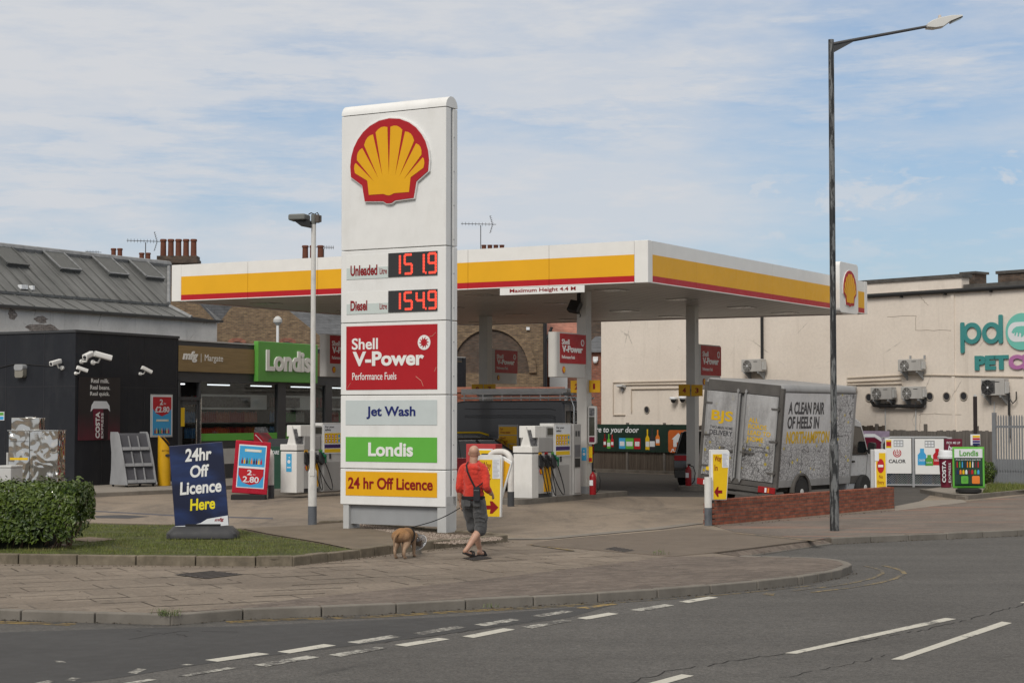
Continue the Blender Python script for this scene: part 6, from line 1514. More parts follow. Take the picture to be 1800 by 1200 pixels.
# inside
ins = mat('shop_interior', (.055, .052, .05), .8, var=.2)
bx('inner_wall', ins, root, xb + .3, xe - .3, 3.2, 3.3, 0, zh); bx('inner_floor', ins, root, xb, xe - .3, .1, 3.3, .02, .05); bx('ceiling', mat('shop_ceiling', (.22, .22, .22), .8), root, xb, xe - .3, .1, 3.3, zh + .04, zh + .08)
pcols = [mat('bottle_' + n_, tuple(min(.8, q * 1.7) for q in c_), .3, var=.25, vs=30) for n_, c_ in (('red', (.30, .03, .03)), ('orange', (.40, .10, .05)), ('blue', (.05, .16, .32)), ('green', (.08, .26, .08)), ('white', (.40, .40, .38)), ('brown', (.14, .07, .04)))]
pr_ = random.Random(4)
for (a, b), cols in zip(segs, ([2, 0, 1, 0, 1], [2, 3, 3, 4], [5, 0, 3], [1, 2, 4], [0, 5, 2])):
    for r in range(3):
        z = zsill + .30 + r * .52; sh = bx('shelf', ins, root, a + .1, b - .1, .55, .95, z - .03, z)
        n = max(3, int((b - a - .3) / .11)); grp = {}
        for i in range(n):
            c = cols[int(i / n * len(cols))] if r < 2 else pr_.choice([4, 5, 0]); mb = grp.setdefault(c, MB()); x = a + .15 + i * .11; hh = .34 + .04 * pr_.random()
            mb.cyl((x, .70, z + .001), (x, .70, z + hh * .7), .045, n=8); mb.cyl((x, .70, z + hh * .7), (x, .70, z + hh), .045, .016, n=8)
        for c, mb in grp.items(): q = mb.build('bottle_row', pcols[c], sh)
    pn = bx('window_reflection', PAPER, root, a + .25, b - .2, .30, .31, zh - .95, zh - .45) if b - a > 2 else None  # pale sheet inside the glass, standing in for a reflected white strip
    if pn: bx('reflected_picture', PICT, pn, a + .5, b - 1.2, .29, .30, zh - .88, zh - .52)
lt = mat('shop_tube_light', (.9, .92, .95), .5, var=0, emit=1.6)
for i in range(7): bx('tube_light', lt, root, xb + 1.2 + i * 2.6, xb + 2.4 + i * 2.6, 1.5, 1.6, zh - .12, zh - .08)
# plinth step
st = [G(-60, 874).xy, G(163, 873.5).xy, G(312, 867).xy, G(560, 857).xy]; mb = MB(); bkp = [SH.w(xe, .2).xy, SH.w(0, .3).xy, SH.w(lx, ly + .2).xy]
end = SH.w(xe, -1.0).xy; ol = st[:3] + [end] + bkp
mb.prism([tuple(p) for p in ol], -.05, PL, 'z'); S(mb.build('shop_step', CONC, None, .02))
# ---------------------------------------------------------------- on the shop walls
def cctv(px, py, frame, tilt, yaw, label, size=1.0, onret=False, arm=1):
    x, z = frame.hit(px, py, -.25); w = frame.w(x, -.02); root = thing('cctv_camera', label, 'camera', (w.x, w.y, z), frame.rz, 'white cameras on the dark shop walls'); s = size
    MB().cyl((0, .02, -.12 * s), (0, -.04, -.12 * s), .06 * s, n=12).build('wall_mount', WHITEP, root); MB().tube([(0, -.02, -.12 * s), (0, -.16 * s, -.12 * s), (0, -.22 * s, -.02 * s)], .022 * s, 8).build('arm', WHITEP, root)
    mb = MB(); mb.T = Matrix.Translation((0, -.24 * s, .04 * s)) @ Matrix.Rotation(R(yaw), 4, 'Z') @ Matrix.Rotation(R(tilt), 4, 'X'); mb.prism(rrect(-.065 * s, .065 * s, -.06 * s, .075 * s, .03 * s), -.26 * s, .16 * s, 'y'); mb.build('housing', WHITEP, root, .01)
    mb = MB(); mb.T = Matrix.Translation((0, -.24 * s, .04 * s)) @ Matrix.Rotation(R(yaw), 4, 'Z') @ Matrix.Rotation(R(tilt), 4, 'X'); mb.cyl((0, -.262 * s, 0), (0, -.268 * s, 0), .045 * s, n=12); mb.build('lens', INK, root)
cctv(100, 639, SL, 12, 5, 'white box camera facing the road, left of the shop corner', 1.0); cctv(154, 627, SH, 14, -75, 'white box camera pointing left above the cup poster', 1.15); cctv(174, 628, SH, 14, 58, 'white box camera pointing right above the cup poster', 1.25)
cctv(144, 650, SH, 18, 60, 'smallest white camera just below the pair above the cup poster', .8); cctv(257, 651, SH, 24, 65, 'single white camera alone on the dark wall right of the cup poster', .85)
x, z = SL.hit(40, 652); w = SL.w(x, -.01); root = thing('wall_lamp', 'round-cornered bulkhead lamp at the left end of the dark wall', 'lamp', (w.x, w.y, z), SL.rz)
mb = MB(); mb.prism(rrect(-.17, .17, -.20, .18, .07), -.16, 0, 'y'); mb.build('glass', mat('lamp_glass', (.22, .21, .18), .25, var=.1), root, .04); mb = MB(); mb.prism(rrect(-.18, .18, .02, .20, .07), -.18, .01, 'y'); mb.build('hood', GREYM, root, .02)
cb_ = MB(); pts = []
for i, (px, py) in enumerate(((0, 646), (20, 641), (36, 639), (52, 640.5), (85, 643), (100, 641))): q, z = SL.hit(px, py); pts.append((q, -.02, z))
cb_.tube(pts, .012, 6); o = cb_.build('cable', BLACK, None); o.location = SL.o; o.rotation_euler = (0, 0, SL.rz); tag(o, 'black cable sagging between the bulkhead lamp and the camera', 'cable')
def poster_obj(name, label, frame, px0, py0, px1, py1, lean=.0):
    x0, x1, z0, z1 = frame.rect(px0, py0, px1, py1); w = frame.w(x0, -.012); return thing(name, label, 'poster', (w.x, w.y, 0), frame.rz), x1 - x0, z0, z1
root, w, z0, z1 = poster_obj('coffee_poster', 'dark maroon poster of a takeaway coffee cup on the shop wall', SH, 137, 663, 210, 773)
def mk_cposter():
    m, n, l, b = newmat('coffee_print'); t = NT(m); b.inputs['Roughness'].default_value = .4
    sp = t.node('ShaderNodeSeparateXYZ'); t.l.new(t.tc.outputs['Object'], sp.inputs[0]); mr = t.node('ShaderNodeMapRange'); t.l.new(sp.outputs[2], mr.inputs['Value']); mr.inputs['From Min'].default_value = 2.3; mr.inputs['From Max'].default_value = 1.3
    f = t.math('MULTIPLY', mr.outputs[0], t.ramp(t.noise(t.map(), 1.6, 4), .3, .3, .7, 1.0)); l.new(t.mix(f, (.013, .010, .012), (.13, .012, .028)), b.inputs['Base Color']); return m
bx('sheet', mk_cposter(), root, 0, w, -.012, .008, z0, z1); h = z1 - z0; m_ = front(-.012)
for i, s_ in enumerate(('Real milk.', 'Real beans.', 'Real quick.')): text(root, s_, w * (.29, .27, .27)[i], w * (.72, .745, .735)[i], z1 - h * (.085 + .105 * i) - .01 - (.02 if i == 2 else 0), z1 - h * (.02 + .105 * i), m_, WHITEP, .012, 0, .001, .004)
cup = flat(root, 'cup', MAROON, m_, [(w * .40, z0 + .01), (w * .70, z0 + .01), (w * .72, z0 + h * .50), (w * .33, z0 + h * .50)][::1], .001, .006); flat(root, 'cup_shade', mat('print_black', (.02, .008, .012), .4), m_, [(w * .57, z0 + .012), (w * .695, z0 + .012), (w * .715, z0 + h * .5), (w * .585, z0 + h * .5)], .006, .008)
flat(root, 'cup_lid', PAPER, m_, [(w * .28, z0 + h * .45), (w * .34, z0 + h * .50), (w * .69, z0 + h * .50), (w * .75, z0 + h * .45), (w * .73, z0 + h * .55), (w * .66, z0 + h * .62), (w * .36, z0 + h * .62), (w * .30, z0 + h * .55)], .007, .010)
text(cup, 'COSTA', z0 + h * .03, z0 + h * .45, -w * .50, -w * .40, lambda a, b_, d: (-b_, -.012 - d, a), WHITEP, .03, 0, .008, .012)
text(cup, 'EXPRESS', z0 + h * .03, z0 + h * .43, -w * .585, -w * .535, lambda a, b_, d: (-b_, -.012 - d, a), WHITEP, 0, 0, .009, .012)
root, w, z0, z1 = poster_obj('promotion_poster', 'framed poster offering 2 for £2.80 on the dark wall', SH, 264, 693, 302, 768)
bx('frame', LGREY, root, 0, w, -.02, .008, z0, z1, .004); promo(root, front(-.02), .04, w - .04, z0 + .04, z1 - .04, True, [])
x, z = SL.hit(8, 731); x0, x1, z0, z1 = SL.rect(-14, 723.5, 8, 738.5); w_ = SL.w(x0, -.012); root = thing('safety_notice', 'small green and blue notice at the left edge of the dark wall', 'notice', (w_.x, w_.y, 0), SL.rz)
bx('sheet', PAPER, root, 0, x1 - x0, -.006, .01, z0, z1); bx('green_half', GREEND, root, .01, x1 - x0 - .02, -.010, -.0065, (z0 + z1) / 2 + .02, z1 - .02); bx('blue_half', BLUE, root, .01, x1 - x0 - .02, -.010, -.0065, z0 + .02, (z0 + z1) / 2 - .01)
# leaflet stand
p = SH.g(232, 853, PL); b = G(233, 855, PL); root = thing('display_rack', 'grey sloping rack of empty pockets standing against the dark wall', 'display rack', (b.x - .06, b.y + .25, PL), R(43))
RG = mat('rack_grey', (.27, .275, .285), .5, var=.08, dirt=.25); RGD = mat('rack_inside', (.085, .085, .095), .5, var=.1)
sid = [(0, .06), (1.12, .06), (.95, .5), (.62, 1.1), (.36, 1.55), (.10, 1.60), (.12, 1.3), (.18, .9), (.08, .4)]
wR = 1.02
# local: x across, y depth (front = -y)
prof = [(-.55, .06), (.42, .06), (.35, .5), (.34, 1.0), (.42, 1.45), (.40, 1.60), (.02, 1.60), (-.06, 1.52), (-.35, .75)]
for x0 in (-wR / 2, wR / 2 - .035): mb = MB(); mb.prism(prof, x0, x0 + .035, 'x'); mb.build('side_panel', RG, root, .008)
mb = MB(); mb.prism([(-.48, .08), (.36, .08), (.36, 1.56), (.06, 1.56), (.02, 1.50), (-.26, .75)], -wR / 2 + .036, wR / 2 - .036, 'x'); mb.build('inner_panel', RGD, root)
pk = MB()
for r, (za, zb) in enumerate(((.12, .56), (.60, 1.03), (1.07, 1.48))):
    for c in range(3):
        x0 = -wR / 2 + .05 + c * (wR - .10) / 3; x1 = x0 + (wR - .10) / 3 - .02
        yy = lambda z: -.55 + (z - .06) * .315 if z < .75 else -.33 + (z - .75) * .39
        pk.hexa([(x0, yy(za) - .02, za), (x1, yy(za) - .02, za), (x1, yy(za) + .015, za), (x0, yy(za) + .015, za), (x0, yy(za + .09) - .02, za + .09), (x1, yy(za + .09) - .02, za + .09), (x1, yy(za + .09) + .015, za + .09), (x0, yy(za + .09) + .015, za + .09)])
        if c: pk.hexa([(x0 - .02, yy(za) - .015, za), (x0 - .008, yy(za) - .015, za), (x0 - .008, yy(za) + .05, za), (x0 - .02, yy(za) + .05, za), (x0 - .02, yy(zb) - .015, zb), (x0 - .008, yy(zb) - .015, zb), (x0 - .008, yy(zb) + .05, zb), (x0 - .02, yy(zb) + .05, zb)])
pk.build('pocket', RG, root)
for x in (-.45, .45):
    for y in (-.42, .32): MB().cyl((x - .02, y, .035), (x + .02, y, .035), .036, n=10).build('castor', RUBBER, root)
# yellow bin
b = G(290, 853, PL); root = thing('yellow_bin', 'tall round yellow litter bin with a sloping open top by the shop door', 'bin', (b.x, b.y - .15, PL), R(20)); n = 24; r = .19; mb = MB(); vs = []
for z, k in ((0, 0), (.05, 0), (1.28, 1)):
    for i in range(n): t = 2 * math.pi * i / n; vs.append((r * math.cos(t), r * math.sin(t), z + k * .22 * -math.cos(t)))
mb.add(vs, [(j * n + i, j * n + (i + 1) % n, (j + 1) * n + (i + 1) % n, (j + 1) * n + i) for j in range(2) for i in range(n)] + [tuple(range(n - 1, -1, -1)), tuple(range(2 * n, 3 * n))]); mb.build('drum', mat('bin_yellow', (.56, .31, .01), .4, var=.06, dirt=.2), root, .012)
sp = MB(); sp.prism(circ(.07, .90, .075, 14, .045), -r - .01, -r + .12, 'y'); sp.build('slot', INK, root); bx('groove', mat('bin_dark_yellow', (.30, .16, .01), .5), root, -.10, .12, -r - .006, -r + .03, 1.04, 1.06); mb = MB(); mb.lathe([(.02, 0), (.155, .0), (.155, .012), (.02, .012)], n=20); o_ = mb.build('lid', MATS['bin_dark_yellow'], root, loc=(.05, 0, 1.335)); o_.rotation_euler = (0, R(49), 0)
# steel air and vacuum machine
b = G(57, 868, 0); Yq = 47.5; p0 = P(15, 800, Yq); root = thing('steel_machine', 'polished steel car vacuum cabinet behind the hedge', 'machine', (p0.x, p0.y, 0), R(-8)); f = Fr(p0.x, p0.y, R(-8)); X = lambda px: f.hit(px, 790)[0]; Z = lambda py: P(50, py, Yq).z
bx('lower_cabinet', STEELP, root, 0, X(51.5), 0, .5, 0, Z(757), .01); sd_ = bx('side_cabinet', STEELP, root, X(53), X(102), -.03, .5, 0, Z(757), .01); bx('top_box', STEELP, root, X(18), X(67), .05, .45, Z(756), Z(734), .01); bx('cap_strip', CHROME, root, X(41), X(55), .1, .3, Z(734) + .001, Z(732)); bx('shelf_edge', CHROME, root, -.02, X(103), -.05, .52, Z(757) + .001, Z(755.5))
lv = MB()
for x0 in (60, 72):
    for i in range(5): lv.box(X(x0), X(x0 + 7), -.045, -.0305, Z(772 - i * 2.6), Z(770.6 - i * 2.6))
lv.build('louvre', CHROME, sd_); bx('drawer_gap', INK, root, .03, X(50), -.004, .001, Z(776), Z(775)); bx('yellow_label', YELS, root, .04, X(49), -.006, .001, Z(808), Z(804)); MB().cyl((-.07, .1, 0), (-.07, .1, Z(795)), .03, n=10).build('rail', LGREY, root)
p0 = P(-12, 800, 46); root = thing('grey_box', 'pale grey metal box at the left edge behind the hedge', 'box', (p0.x, p0.y, 0), R(-14)); bx('casing', LGREY, root, 0, .50, 0, .6, 0, P(10, 822, 46).z, .02); bx('lid', LGREY, root, -.01, .51, -.01, .61, P(10, 822, 46).z, P(10, 818, 46).z, .02)
# ================================================================ the cream rendered building
W0 = P(1057, 700, 74.0); dw = Vector((.66, -.75)); WA = math.atan2(dw.y, dw.x); WL = Fr(W0.x, W0.y, WA)
root = CB = thing('cream_building', 'long cream rendered building with air conditioning units behind the forecourt', 'building', (W0.x, W0.y, 0), WA)
zg = WL.hit(1650, 513)[1]; xl = WL.hit(1673, 500)[0]; xr = WL.hit(1800, 500)[0]; zp = WL.hit(1600, 487)[1]
bx('wall', CREAM, root, 0, xr + 14, 0, 12, 0, zg, 0)
bx('upper_wall', CREAM, root, .0, xl + .35, .06, .5, zg, zp - .12); bx('coping', mat('weathered_coping', (.085, .08, .074), .9, var=.3, vs=4, bump=.4), root, -.05, xl + .42, .0, .58, zp - .12, zp)
WC = MATS['weathered_coping']; gt = MB(); gt.tube([(-.1, -.09, zg), (xr + 12, -.09, zg)], .075, 10); gt.build('gutter', mat('gutter_black', (.025, .025, .026), .5), root, smooth=True)
mb = MB()
for i in range(14): mb.box(.5 + i * 1.8, .56 + i * 1.8, -.12, 0.01, zg - .12, zg - .06)
mb.build('gutter_bracket', BLACK, root)
bx('flat_roof', WC, root, xl + .42, xr + 14, .05, 1.2, zg + .03, zg + .20); x0, x1, a, b = WL.rect(1693, 482, 1716, 500, 1.0); bx('chimney_stub', BRICKD, root, x0, x1, .9, 1.6, zg, b); bx('stub_coping', WC, root, x0 - .05, x1 + .08, .85, 1.65, b, b + .08)
x0 = WL.hit(1760, 480, 1.0)[0]; b = WL.hit(1780, 481, 1.0)[1]; bx('brick_parapet', BRICKD, root, x0, xr + 14, .8, 1.3, zg, b); bx('parapet_coping', WC, root, x0 - .06, xr + 14, .75, 1.4, b, b + .10)
bx('pilaster', CREAM, root, xl - .02, xl + .10, -.04, .02, 0, zg - .1)
mb = MB(); xq = WL.hit(1342, 620)[0]; mb.cyl((xq, -.08, WL.hit(1342, 655)[1]), (xq, -.08, zg), .055, n=10); mb.build('downpipe', MATS['gutter_black'], root, smooth=True)
pipew = mat('conduit_cream', (.50, .43, .35), .5, var=.05)
def conduit(pts, r=.02, m=pipew): mb = MB(); mb.tube([(WL.hit(x, y)[0], -.04, WL.hit(x, y)[1]) for x, y in pts], r, 6); return mb.build('conduit', m, root)
conduit([(1079, 729), (1079, 672), (1208, 669)]); conduit([(1100, 729), (1079, 729)]); conduit([(1111, 725), (1111, 683.5), (1208, 682)], .025); conduit([(1098, 676), (1208, 674.5)], .025); conduit([(1490, 664), (1590, 659), (1640, 659), (1800, 662)]); conduit([(1490, 671), (1585, 667)], .025); conduit([(1490, 676), (1587, 674), (1588, 678)], .025)
for px in (1557.5, 1611, 1749): conduit([(px, 706), (px, 760)], .022, LGREY)
vents = ((1137.5, 720), (1528, 698.5), (1635, 696.5), (1664.5, 696.5), (1694.5, 696))
for i, (px, py) in enumerate(vents):
    x, z = WL.hit(px, py); MB().cyl((x, -.02, z), (x, .06, z), .125, n=20).build('vent_hole', INK, root); rr_ = MB(); rr_.tube([(x + .135 * math.cos(R(a * 15)), -.02, z + .135 * math.sin(R(a * 15))) for a in range(25)], .02, 6, cap=False); rr_.build('vent_collar', mat('vent_collar', (.30, .27, .23), .6), root)
crv = MB()
for pts in ([(1612, 515), (1625, 530), (1632, 537)], [(1610, 555), (1610, 580), (1672, 581)], [(1615, 730), (1618, 727), (1690, 728)], [(1617, 730), (1617, 760)], [(1560, 556), (1610, 555)]): crv.tube([(WL.hit(x, y)[0] + random.uniform(-.02, .02), -.001, WL.hit(x, y)[1] + random.uniform(-.02, .02)) for (x, y) in [tuple(Vector(p).lerp(Vector(q), k / 6)) for p, q in zip(pts, pts[1:]) for k in range(7)]], .006, 4)
crv.build('crack', mat('crack_dark', (.16, .125, .09), .9), root)
ACW = mat('ac_white', (.44, .43, .41), .45, var=.04, dirt=.25); ACD = mat('ac_grille', (.10, .10, .10), .5)
def ac(px0, py0, px1, py1, label, square=False, brackets=False):
    x0, x1, a, b = WL.rect(px0, py0, px1, py1, -.25); w = WL.w(x0, 0); L = (x1 - x0) * .96; h = b - a
    root = thing('air_conditioner', label, 'air conditioner', (w.x, w.y, a), WA, 'air conditioning units on the cream wall')
    bx('casing', ACW, root, 0, L, -.38, -.08, .06, h, .02); cx = L * .31; cz = h * .52; r = h * .40
    if square: bx('grille_plate', ACD, root, .05, L * .62, -.386, -.381, .12, h - .07)
    g = MB(); g.cyl((cx, -.386, cz), (cx, -.376, cz), r, n=28); g.build('fan_opening', mat('fan_dark', (.055, .053, .05), .5) if not square else INK, root)
    rg_ = MB()
    for k in range(1, 6):
        rr = r * k / 5; rg_.tube([(cx + rr * math.cos(R(t * 15)), -.395, cz + rr * math.sin(R(t * 15))) for t in range(25)], .0055, 4, cap=False)
    for k in range(4): t = R(45 * k); rg_.tube([(cx - r * math.cos(t), -.393, cz - r * math.sin(t)), (cx + r * math.cos(t), -.393, cz + r * math.sin(t))], .006, 4)
    rg_.build('fan_guard', ACW if not square else ACD, root); MB().cyl((cx, -.40, cz), (cx, -.37, cz), r * .14, n=10).build('hub', PAPER, root)
    bx('side_cover', LGREY, root, L, L + .05, -.32, -.12, .12, h * .8, .01); bk_ = MB()
    for x in (L * .15, L * .85): bk_.box(x - .02, x + .02, -.40, 0, .0, .055); bk_.prism([(-.02, -.25), (0, -.25), (0, .0), (-.34, .0)], x - .015, x + .015, 'x')
    if brackets:
        for x in (L * .30, L * .93): bk_.box(x - .025, x + .025, -.06, -.01, h, h + .13)
    bk_.build('bracket', GREYM, root); bx('badge', INK, root, L * .62, L * .82, -.386, -.379, h * .80, h * .84)
ac(1307, 631, 1343, 656, 'air conditioner beside the black downpipe above the delivery van', False); ac(1582, 631, 1623, 655, 'highest air conditioner on the right, with two bracket tops showing', False, True); ac(1534, 680, 1572, 705, 'left one of the two level air conditioners right of the street lamp'); ac(1587, 679, 1625, 704, 'right one of the two level air conditioners under the highest one'); ac(1728, 665, 1770, 698, 'square grilled air conditioner under the big teal letters', True); ac(1467, 678, 1502, 690, 'air conditioner peeping over the roof of the delivery van')
pb = MB()
def pw(px, py, y=-.15): a, b = WL.hit(px, py); return (a, y, b)
pb.tube([pw(1536, 704), pw(1541, 712), pw(1550, 713), pw(1625, 714), pw(1630, 708), pw(1630, 698), pw(1625, 692)], .06, 8); pb.tube([pw(1575, 694), pw(1577, 706), pw(1572, 711), pw(1552, 712)], .055, 8); pb.build('lagged_pipe', MATS['gutter_black'], CB, smooth=True)
pb = MB(); pb.tube([pw(1769, 690), pw(1778, 690), pw(1779, 770)], .04, 8); pb.tube([pw(1779, 700), pw(1785, 709), pw(1791, 702), pw(1791, 688)], .02, 6); pb.build('cable_tail', MATS['gutter_black'], CB, smooth=True)
root = CB
for px, py, lb in ((1190, 702, 'black dome camera under a white plate, left of column 3 and 4'), (1206, 701, 'black dome camera under a white plate, half behind column 3 and 4')):
    x, z = WL.hit(px, py); w = WL.w(x, -.2); t_ = thing('dome_camera', lb, 'camera', (w.x, w.y, z), WA); MB().lathe([(.14, .0), (.16, .05), (.14, .10)], n=16).build('cap', PAPER, t_, smooth=True); MB().ell((0, 0, -.02), (.11, .11, .12), 14, 8).build('dome', BLACK, t_, smooth=True); bx('mount', PAPER, t_, -.05, .05, 0, .2, .02, .08)
x, z = WL.hit(1096, 679); w = WL.w(x, -.05); t_ = thing('floodlight', 'small white wall flood light on the cream wall behind the banner', 'flood light', (w.x, w.y, z), WA); mb = MB(); mb.hexa([(-.16, -.22, .0), (.16, -.22, .0), (.16, .03, -.08), (-.16, .03, -.08), (-.17, -.2, .07), (.17, -.2, .07), (.17, .03, .05), (-.17, .03, .05)]); mb.build('housing', LGREY, t_, .01); bx('bracket', GREYM, t_, -.03, .03, -.05, .06, -.20, -.05)
# big letters on the wall
def wl(px, py): return WL.hit(px, py)
root = thing('charity_sign', 'big teal and mauve letters with a round hand emblem on the cream wall', 'sign', (W0.x, W0.y, 0), WA); mW = front(-.02)
def ring_letter(nm, cx, cz, r, t, stem):
    mb = MB(); n = 40; D0, D1 = -.02, -.065
    vs = []
    for y in (D0, D1):
        for rr in (r, r - t):
            for i in range(n): a = 2 * math.pi * i / n; vs.append((cx + rr * math.cos(a), y, cz + rr * math.sin(a)))
    fs = []
    for i in range(n):
        j = (i + 1) % n; fs += [(2 * n + i, 2 * n + j, 3 * n + j, 3 * n + i), (i, j, 2 * n + j, 2 * n + i), (n + i, n + j, 3 * n + j, 3 * n + i)]
    mb.add(vs, fs); mb.prism(rrect(stem[0], stem[1], stem[2], stem[3], t * .3), D0 - .002, D1 - .003, 'y'); return mb.build(nm, TEAL, root)
a0, _ = wl(1689, 590); a1, _ = wl(1726, 590); zt_ = wl(1707, 567)[1]; zb_ = wl(1707, 604.5)[1]; r = (zt_ - zb_) / 2; t = r * .42; cx = a1 - r
ring_letter('letter_p', cx, (zt_ + zb_) / 2, r, t, (a0 + .02, a0 + t + .02, wl(1694, 620.5)[1], zt_ + .02))
b1, _ = wl(1765, 590); b0, _ = wl(1728, 590); zt2 = wl(1747, 566)[1]; zb2 = wl(1747, 604)[1]; ring_letter('letter_d', b0 + r, (zt2 + zb2) / 2, r, t, (b1 - t - .02, b1 - .02, zb2, wl(1760, 553)[1]))
c0, _ = wl(1769.5, 585); cr = (wl(1800, 550)[1] - wl(1800, 615)[1]) / 2; ccx = c0 + cr; ccz = (wl(1800, 550)[1] + wl(1800, 615)[1]) / 2
dk = flat(root, 'roundel', TEALL, mW, circ(ccx, ccz, cr, 48), .0, .045); ov = rrect(ccx - cr * .85, ccx + cr * .85, ccz - cr * .55, ccz + cr * .52, cr * .5, 8); flat(dk, 'white_oval', PAPER, mW, ov, .045, .05)
hd = [(-.62, -.02), (-.5, .16), (-.30, .28), (.0, .30), (.5, .28), (.5, -.10), (.2, -.14), (.05, -.30), (-.03, -.30), (-.02, -.10), (-.12, -.06), (-.16, -.26), (-.24, -.26), (-.22, -.06), (-.30, -.04), (-.36, -.22), (-.44, -.20), (-.40, -.02), (-.50, -.10)]
flat(dk, 'hand', TEALL, mW, [(ccx + x * cr, ccz + z * cr) for x, z in hd], .05, .055)
def wtext(st, px0, px1, py0, py1, m): a, b = wl(px0, (py0 + py1) / 2)[0], wl(px1, (py0 + py1) / 2)[0]; text(root, st, a, b, wl((px0 + px1) / 2, py1)[1], wl((px0 + px1) / 2, py0)[1], mW, m, .06, 0, .0, .045)
wtext('PET', 1715, 1774, 624.5, 650, TEAL); wtext('CLI', 1774.5, 1824, 623, 649, PURPLE)
# ================================================================ fence, banner, palisade
f0 = G(1040, 827.5); f1 = P(1742, 800, 58.4); fd_ = (Vector((f1.x, f1.y)) - f0.xy); FE = Fr(f0.x, f0.y, math.atan2(fd_.y, fd_.x)); FLn = fd_.length
root = thing('wooden_fence', 'weathered board fence along the back of the forecourt', 'fence', (f0.x, f0.y, 0), FE.rz); fr_ = random.Random(8)
xm = FE.hit(1555, 800)[0]
for nm, m, xa, xb_ in (('dark_boards', FENCEW, 0, xm), ('grey_boards', FENCEG, xm, FLn)):
    mb = MB(); x = xa
    while x < xb_: hh = (1.84 if nm[0] == 'd' else 1.70) + fr_.uniform(-.03, .03); y = fr_.uniform(-.006, .006); mb.box(x, x + .118, y - .01, y + .012, 0.02, hh); x += .125
    mb.build(nm, m, root)
mb = MB(); mb.box(0, FLn, .015, .06, .4, .48); mb.box(0, FLn, .015, .06, 1.3, 1.38); mb.build('rail', FENCEW, root)
for i in range(12): bx('fence_post', FENCEG, root, i * 2.0 * 1.0, i * 2.0 + .10, -.06, .015, 0, 1.86 + (.06 if i % 3 else 0)) if i * 2 < FLn else None
S(MB().box(-1, FLn, -.55, -.40, -.02, .12).build('fence_kerb', KERB)).location = f0; COL.objects['fence_kerb'].rotation_euler = (0, 0, FE.rz)
x0, x1, a, b = FE.rect(1045, 747, 1215, 790, -.08); zt_, zb_ = FE.hit(1100, 745.5, -.08)[1], FE.hit(1100, 793.5, -.08)[1]; x0 = FE.hit(1030, 770, -.08)[0]; x1 = FE.hit(1222, 770, -.08)[0]
w = FE.w(x0, -.08); root = thing('banner', 'long dark green banner with bottles and an orange square tied to the board fence', 'banner', (w.x, w.y, 0), FE.rz); L = x1 - x0; X = lambda px: FE.hit(px, 770, -.08)[0] - x0; Z = lambda py: FE.hit(1130, py, -.08)[1]
bx('sheet', mat('banner_green', (.014, .034, .024), .5, var=.15), root, 0, L, -.01, .01, zb_, zt_); mF = front(-.01)
text(root, 'More to your door', X(1033), X(1123.5), Z(763.5), Z(750), mF, PAPER, .012, .15, .001, .004)
bot = lambda px, w_, py0, py1: [(X(px), Z(py1)), (X(px + w_), Z(py1)), (X(px + w_), Z(py0 + (py1 - py0) * .45)), (X(px + w_ * .66), Z(py0 + (py1 - py0) * .3)), (X(px + w_ * .66), Z(py0)), (X(px + w_ * .34), Z(py0)), (X(px + w_ * .34), Z(py0 + (py1 - py0) * .3)), (X(px), Z(py0 + (py1 - py0) * .45))]
for px, w_, p0_, p1_, m in ((1061, 5, 763, 786, DRED), (1067.5, 6, 763, 789, GREEN), (1074, 5, 764, 786, BRED), (1135, 7, 754, 790, YELS), (1142, 10, 752, 790, INK), (1153, 7, 755, 782, ORANGE)):
    q = flat(root, 'bottle', m, mF, bot(px, w_, p0_, p1_), .001, .004); flat(q, 'bottle_label', PAPER, mF, rc(X(px + .5), X(px + w_ - .5), Z(p0_ + (p1_ - p0_) * .85), Z(p0_ + (p1_ - p0_) * .6)), .004, .006)
for px, w_, m in ((1088.5, 11, BLUE), (1100, 14, GREEN), (1115, 11, BRED)):
    q = flat(root, 'packet', m, mF, rc(X(px), X(px + w_), Z(789), Z(770)), .001, .005); flat(q, 'packet_label', PAPER, mF, rrect(X(px + 1.5), X(px + w_ - 1.5), Z(784), Z(776), .02), .005, .007)
oc = flat(root, 'orange_square', mat('banner_orange', (.52, .12, .025), .5), mF, rrect(X(1175), L - .02, Z(794), Z(755), .12), .001, .004); hx_ = [(1184, 784), (1184, 771), (1181, 771), (1193, 760), (1200, 767), (1204, 771), (1201, 772), (1202, 784), (1196, 784), (1196, 776), (1190, 776), (1190, 784)]
flat(oc, 'house_mark', PAPER, mF, [(X(x), Z(y)) for x, y in hx_], .004, .007); text(oc, 'JUST', X(1179), X(1201), Z(793), Z(787), mF, PAPER, .03, .15, .004, .006)
for i in range(2): pass
pf = P(1748, 800, 56.4); root = thing('palisade_fence', 'grey steel palisade fence of narrow pales at the right edge', 'fence', (pf.x, pf.y, 0), R(-40)); zt_ = P(1750, 726, 56.4).z; PGm = mat('palisade_grey', (.20, .21, .225), .5, .1, var=.08)
pa = MB()
for i in range(40):
    x = .12 + i * .086; pa.prism([(x, .08), (x + .046, .08), (x + .046, zt_ - .12), (x + .032, zt_ - .05), (x + .023, zt_ - .09), (x + .014, zt_ - .05), (x, zt_ - .12)], -.012, .0, 'y')
pa.build('pale', PGm, root); rl_ = MB(); rl_.box(0, 3.6, .001, .05, .45, .52); rl_.box(0, 3.6, .001, .05, zt_ - .45, zt_ - .38); rl_.box(0, 3.6, .001, .02, .08, .86); rl_.build('rail', PGm, root)
for x in (0, 1.22, 2.75): bx('post', PGm, root, x - .06, x + .06, -.03, .06, 0, zt_ + .02)
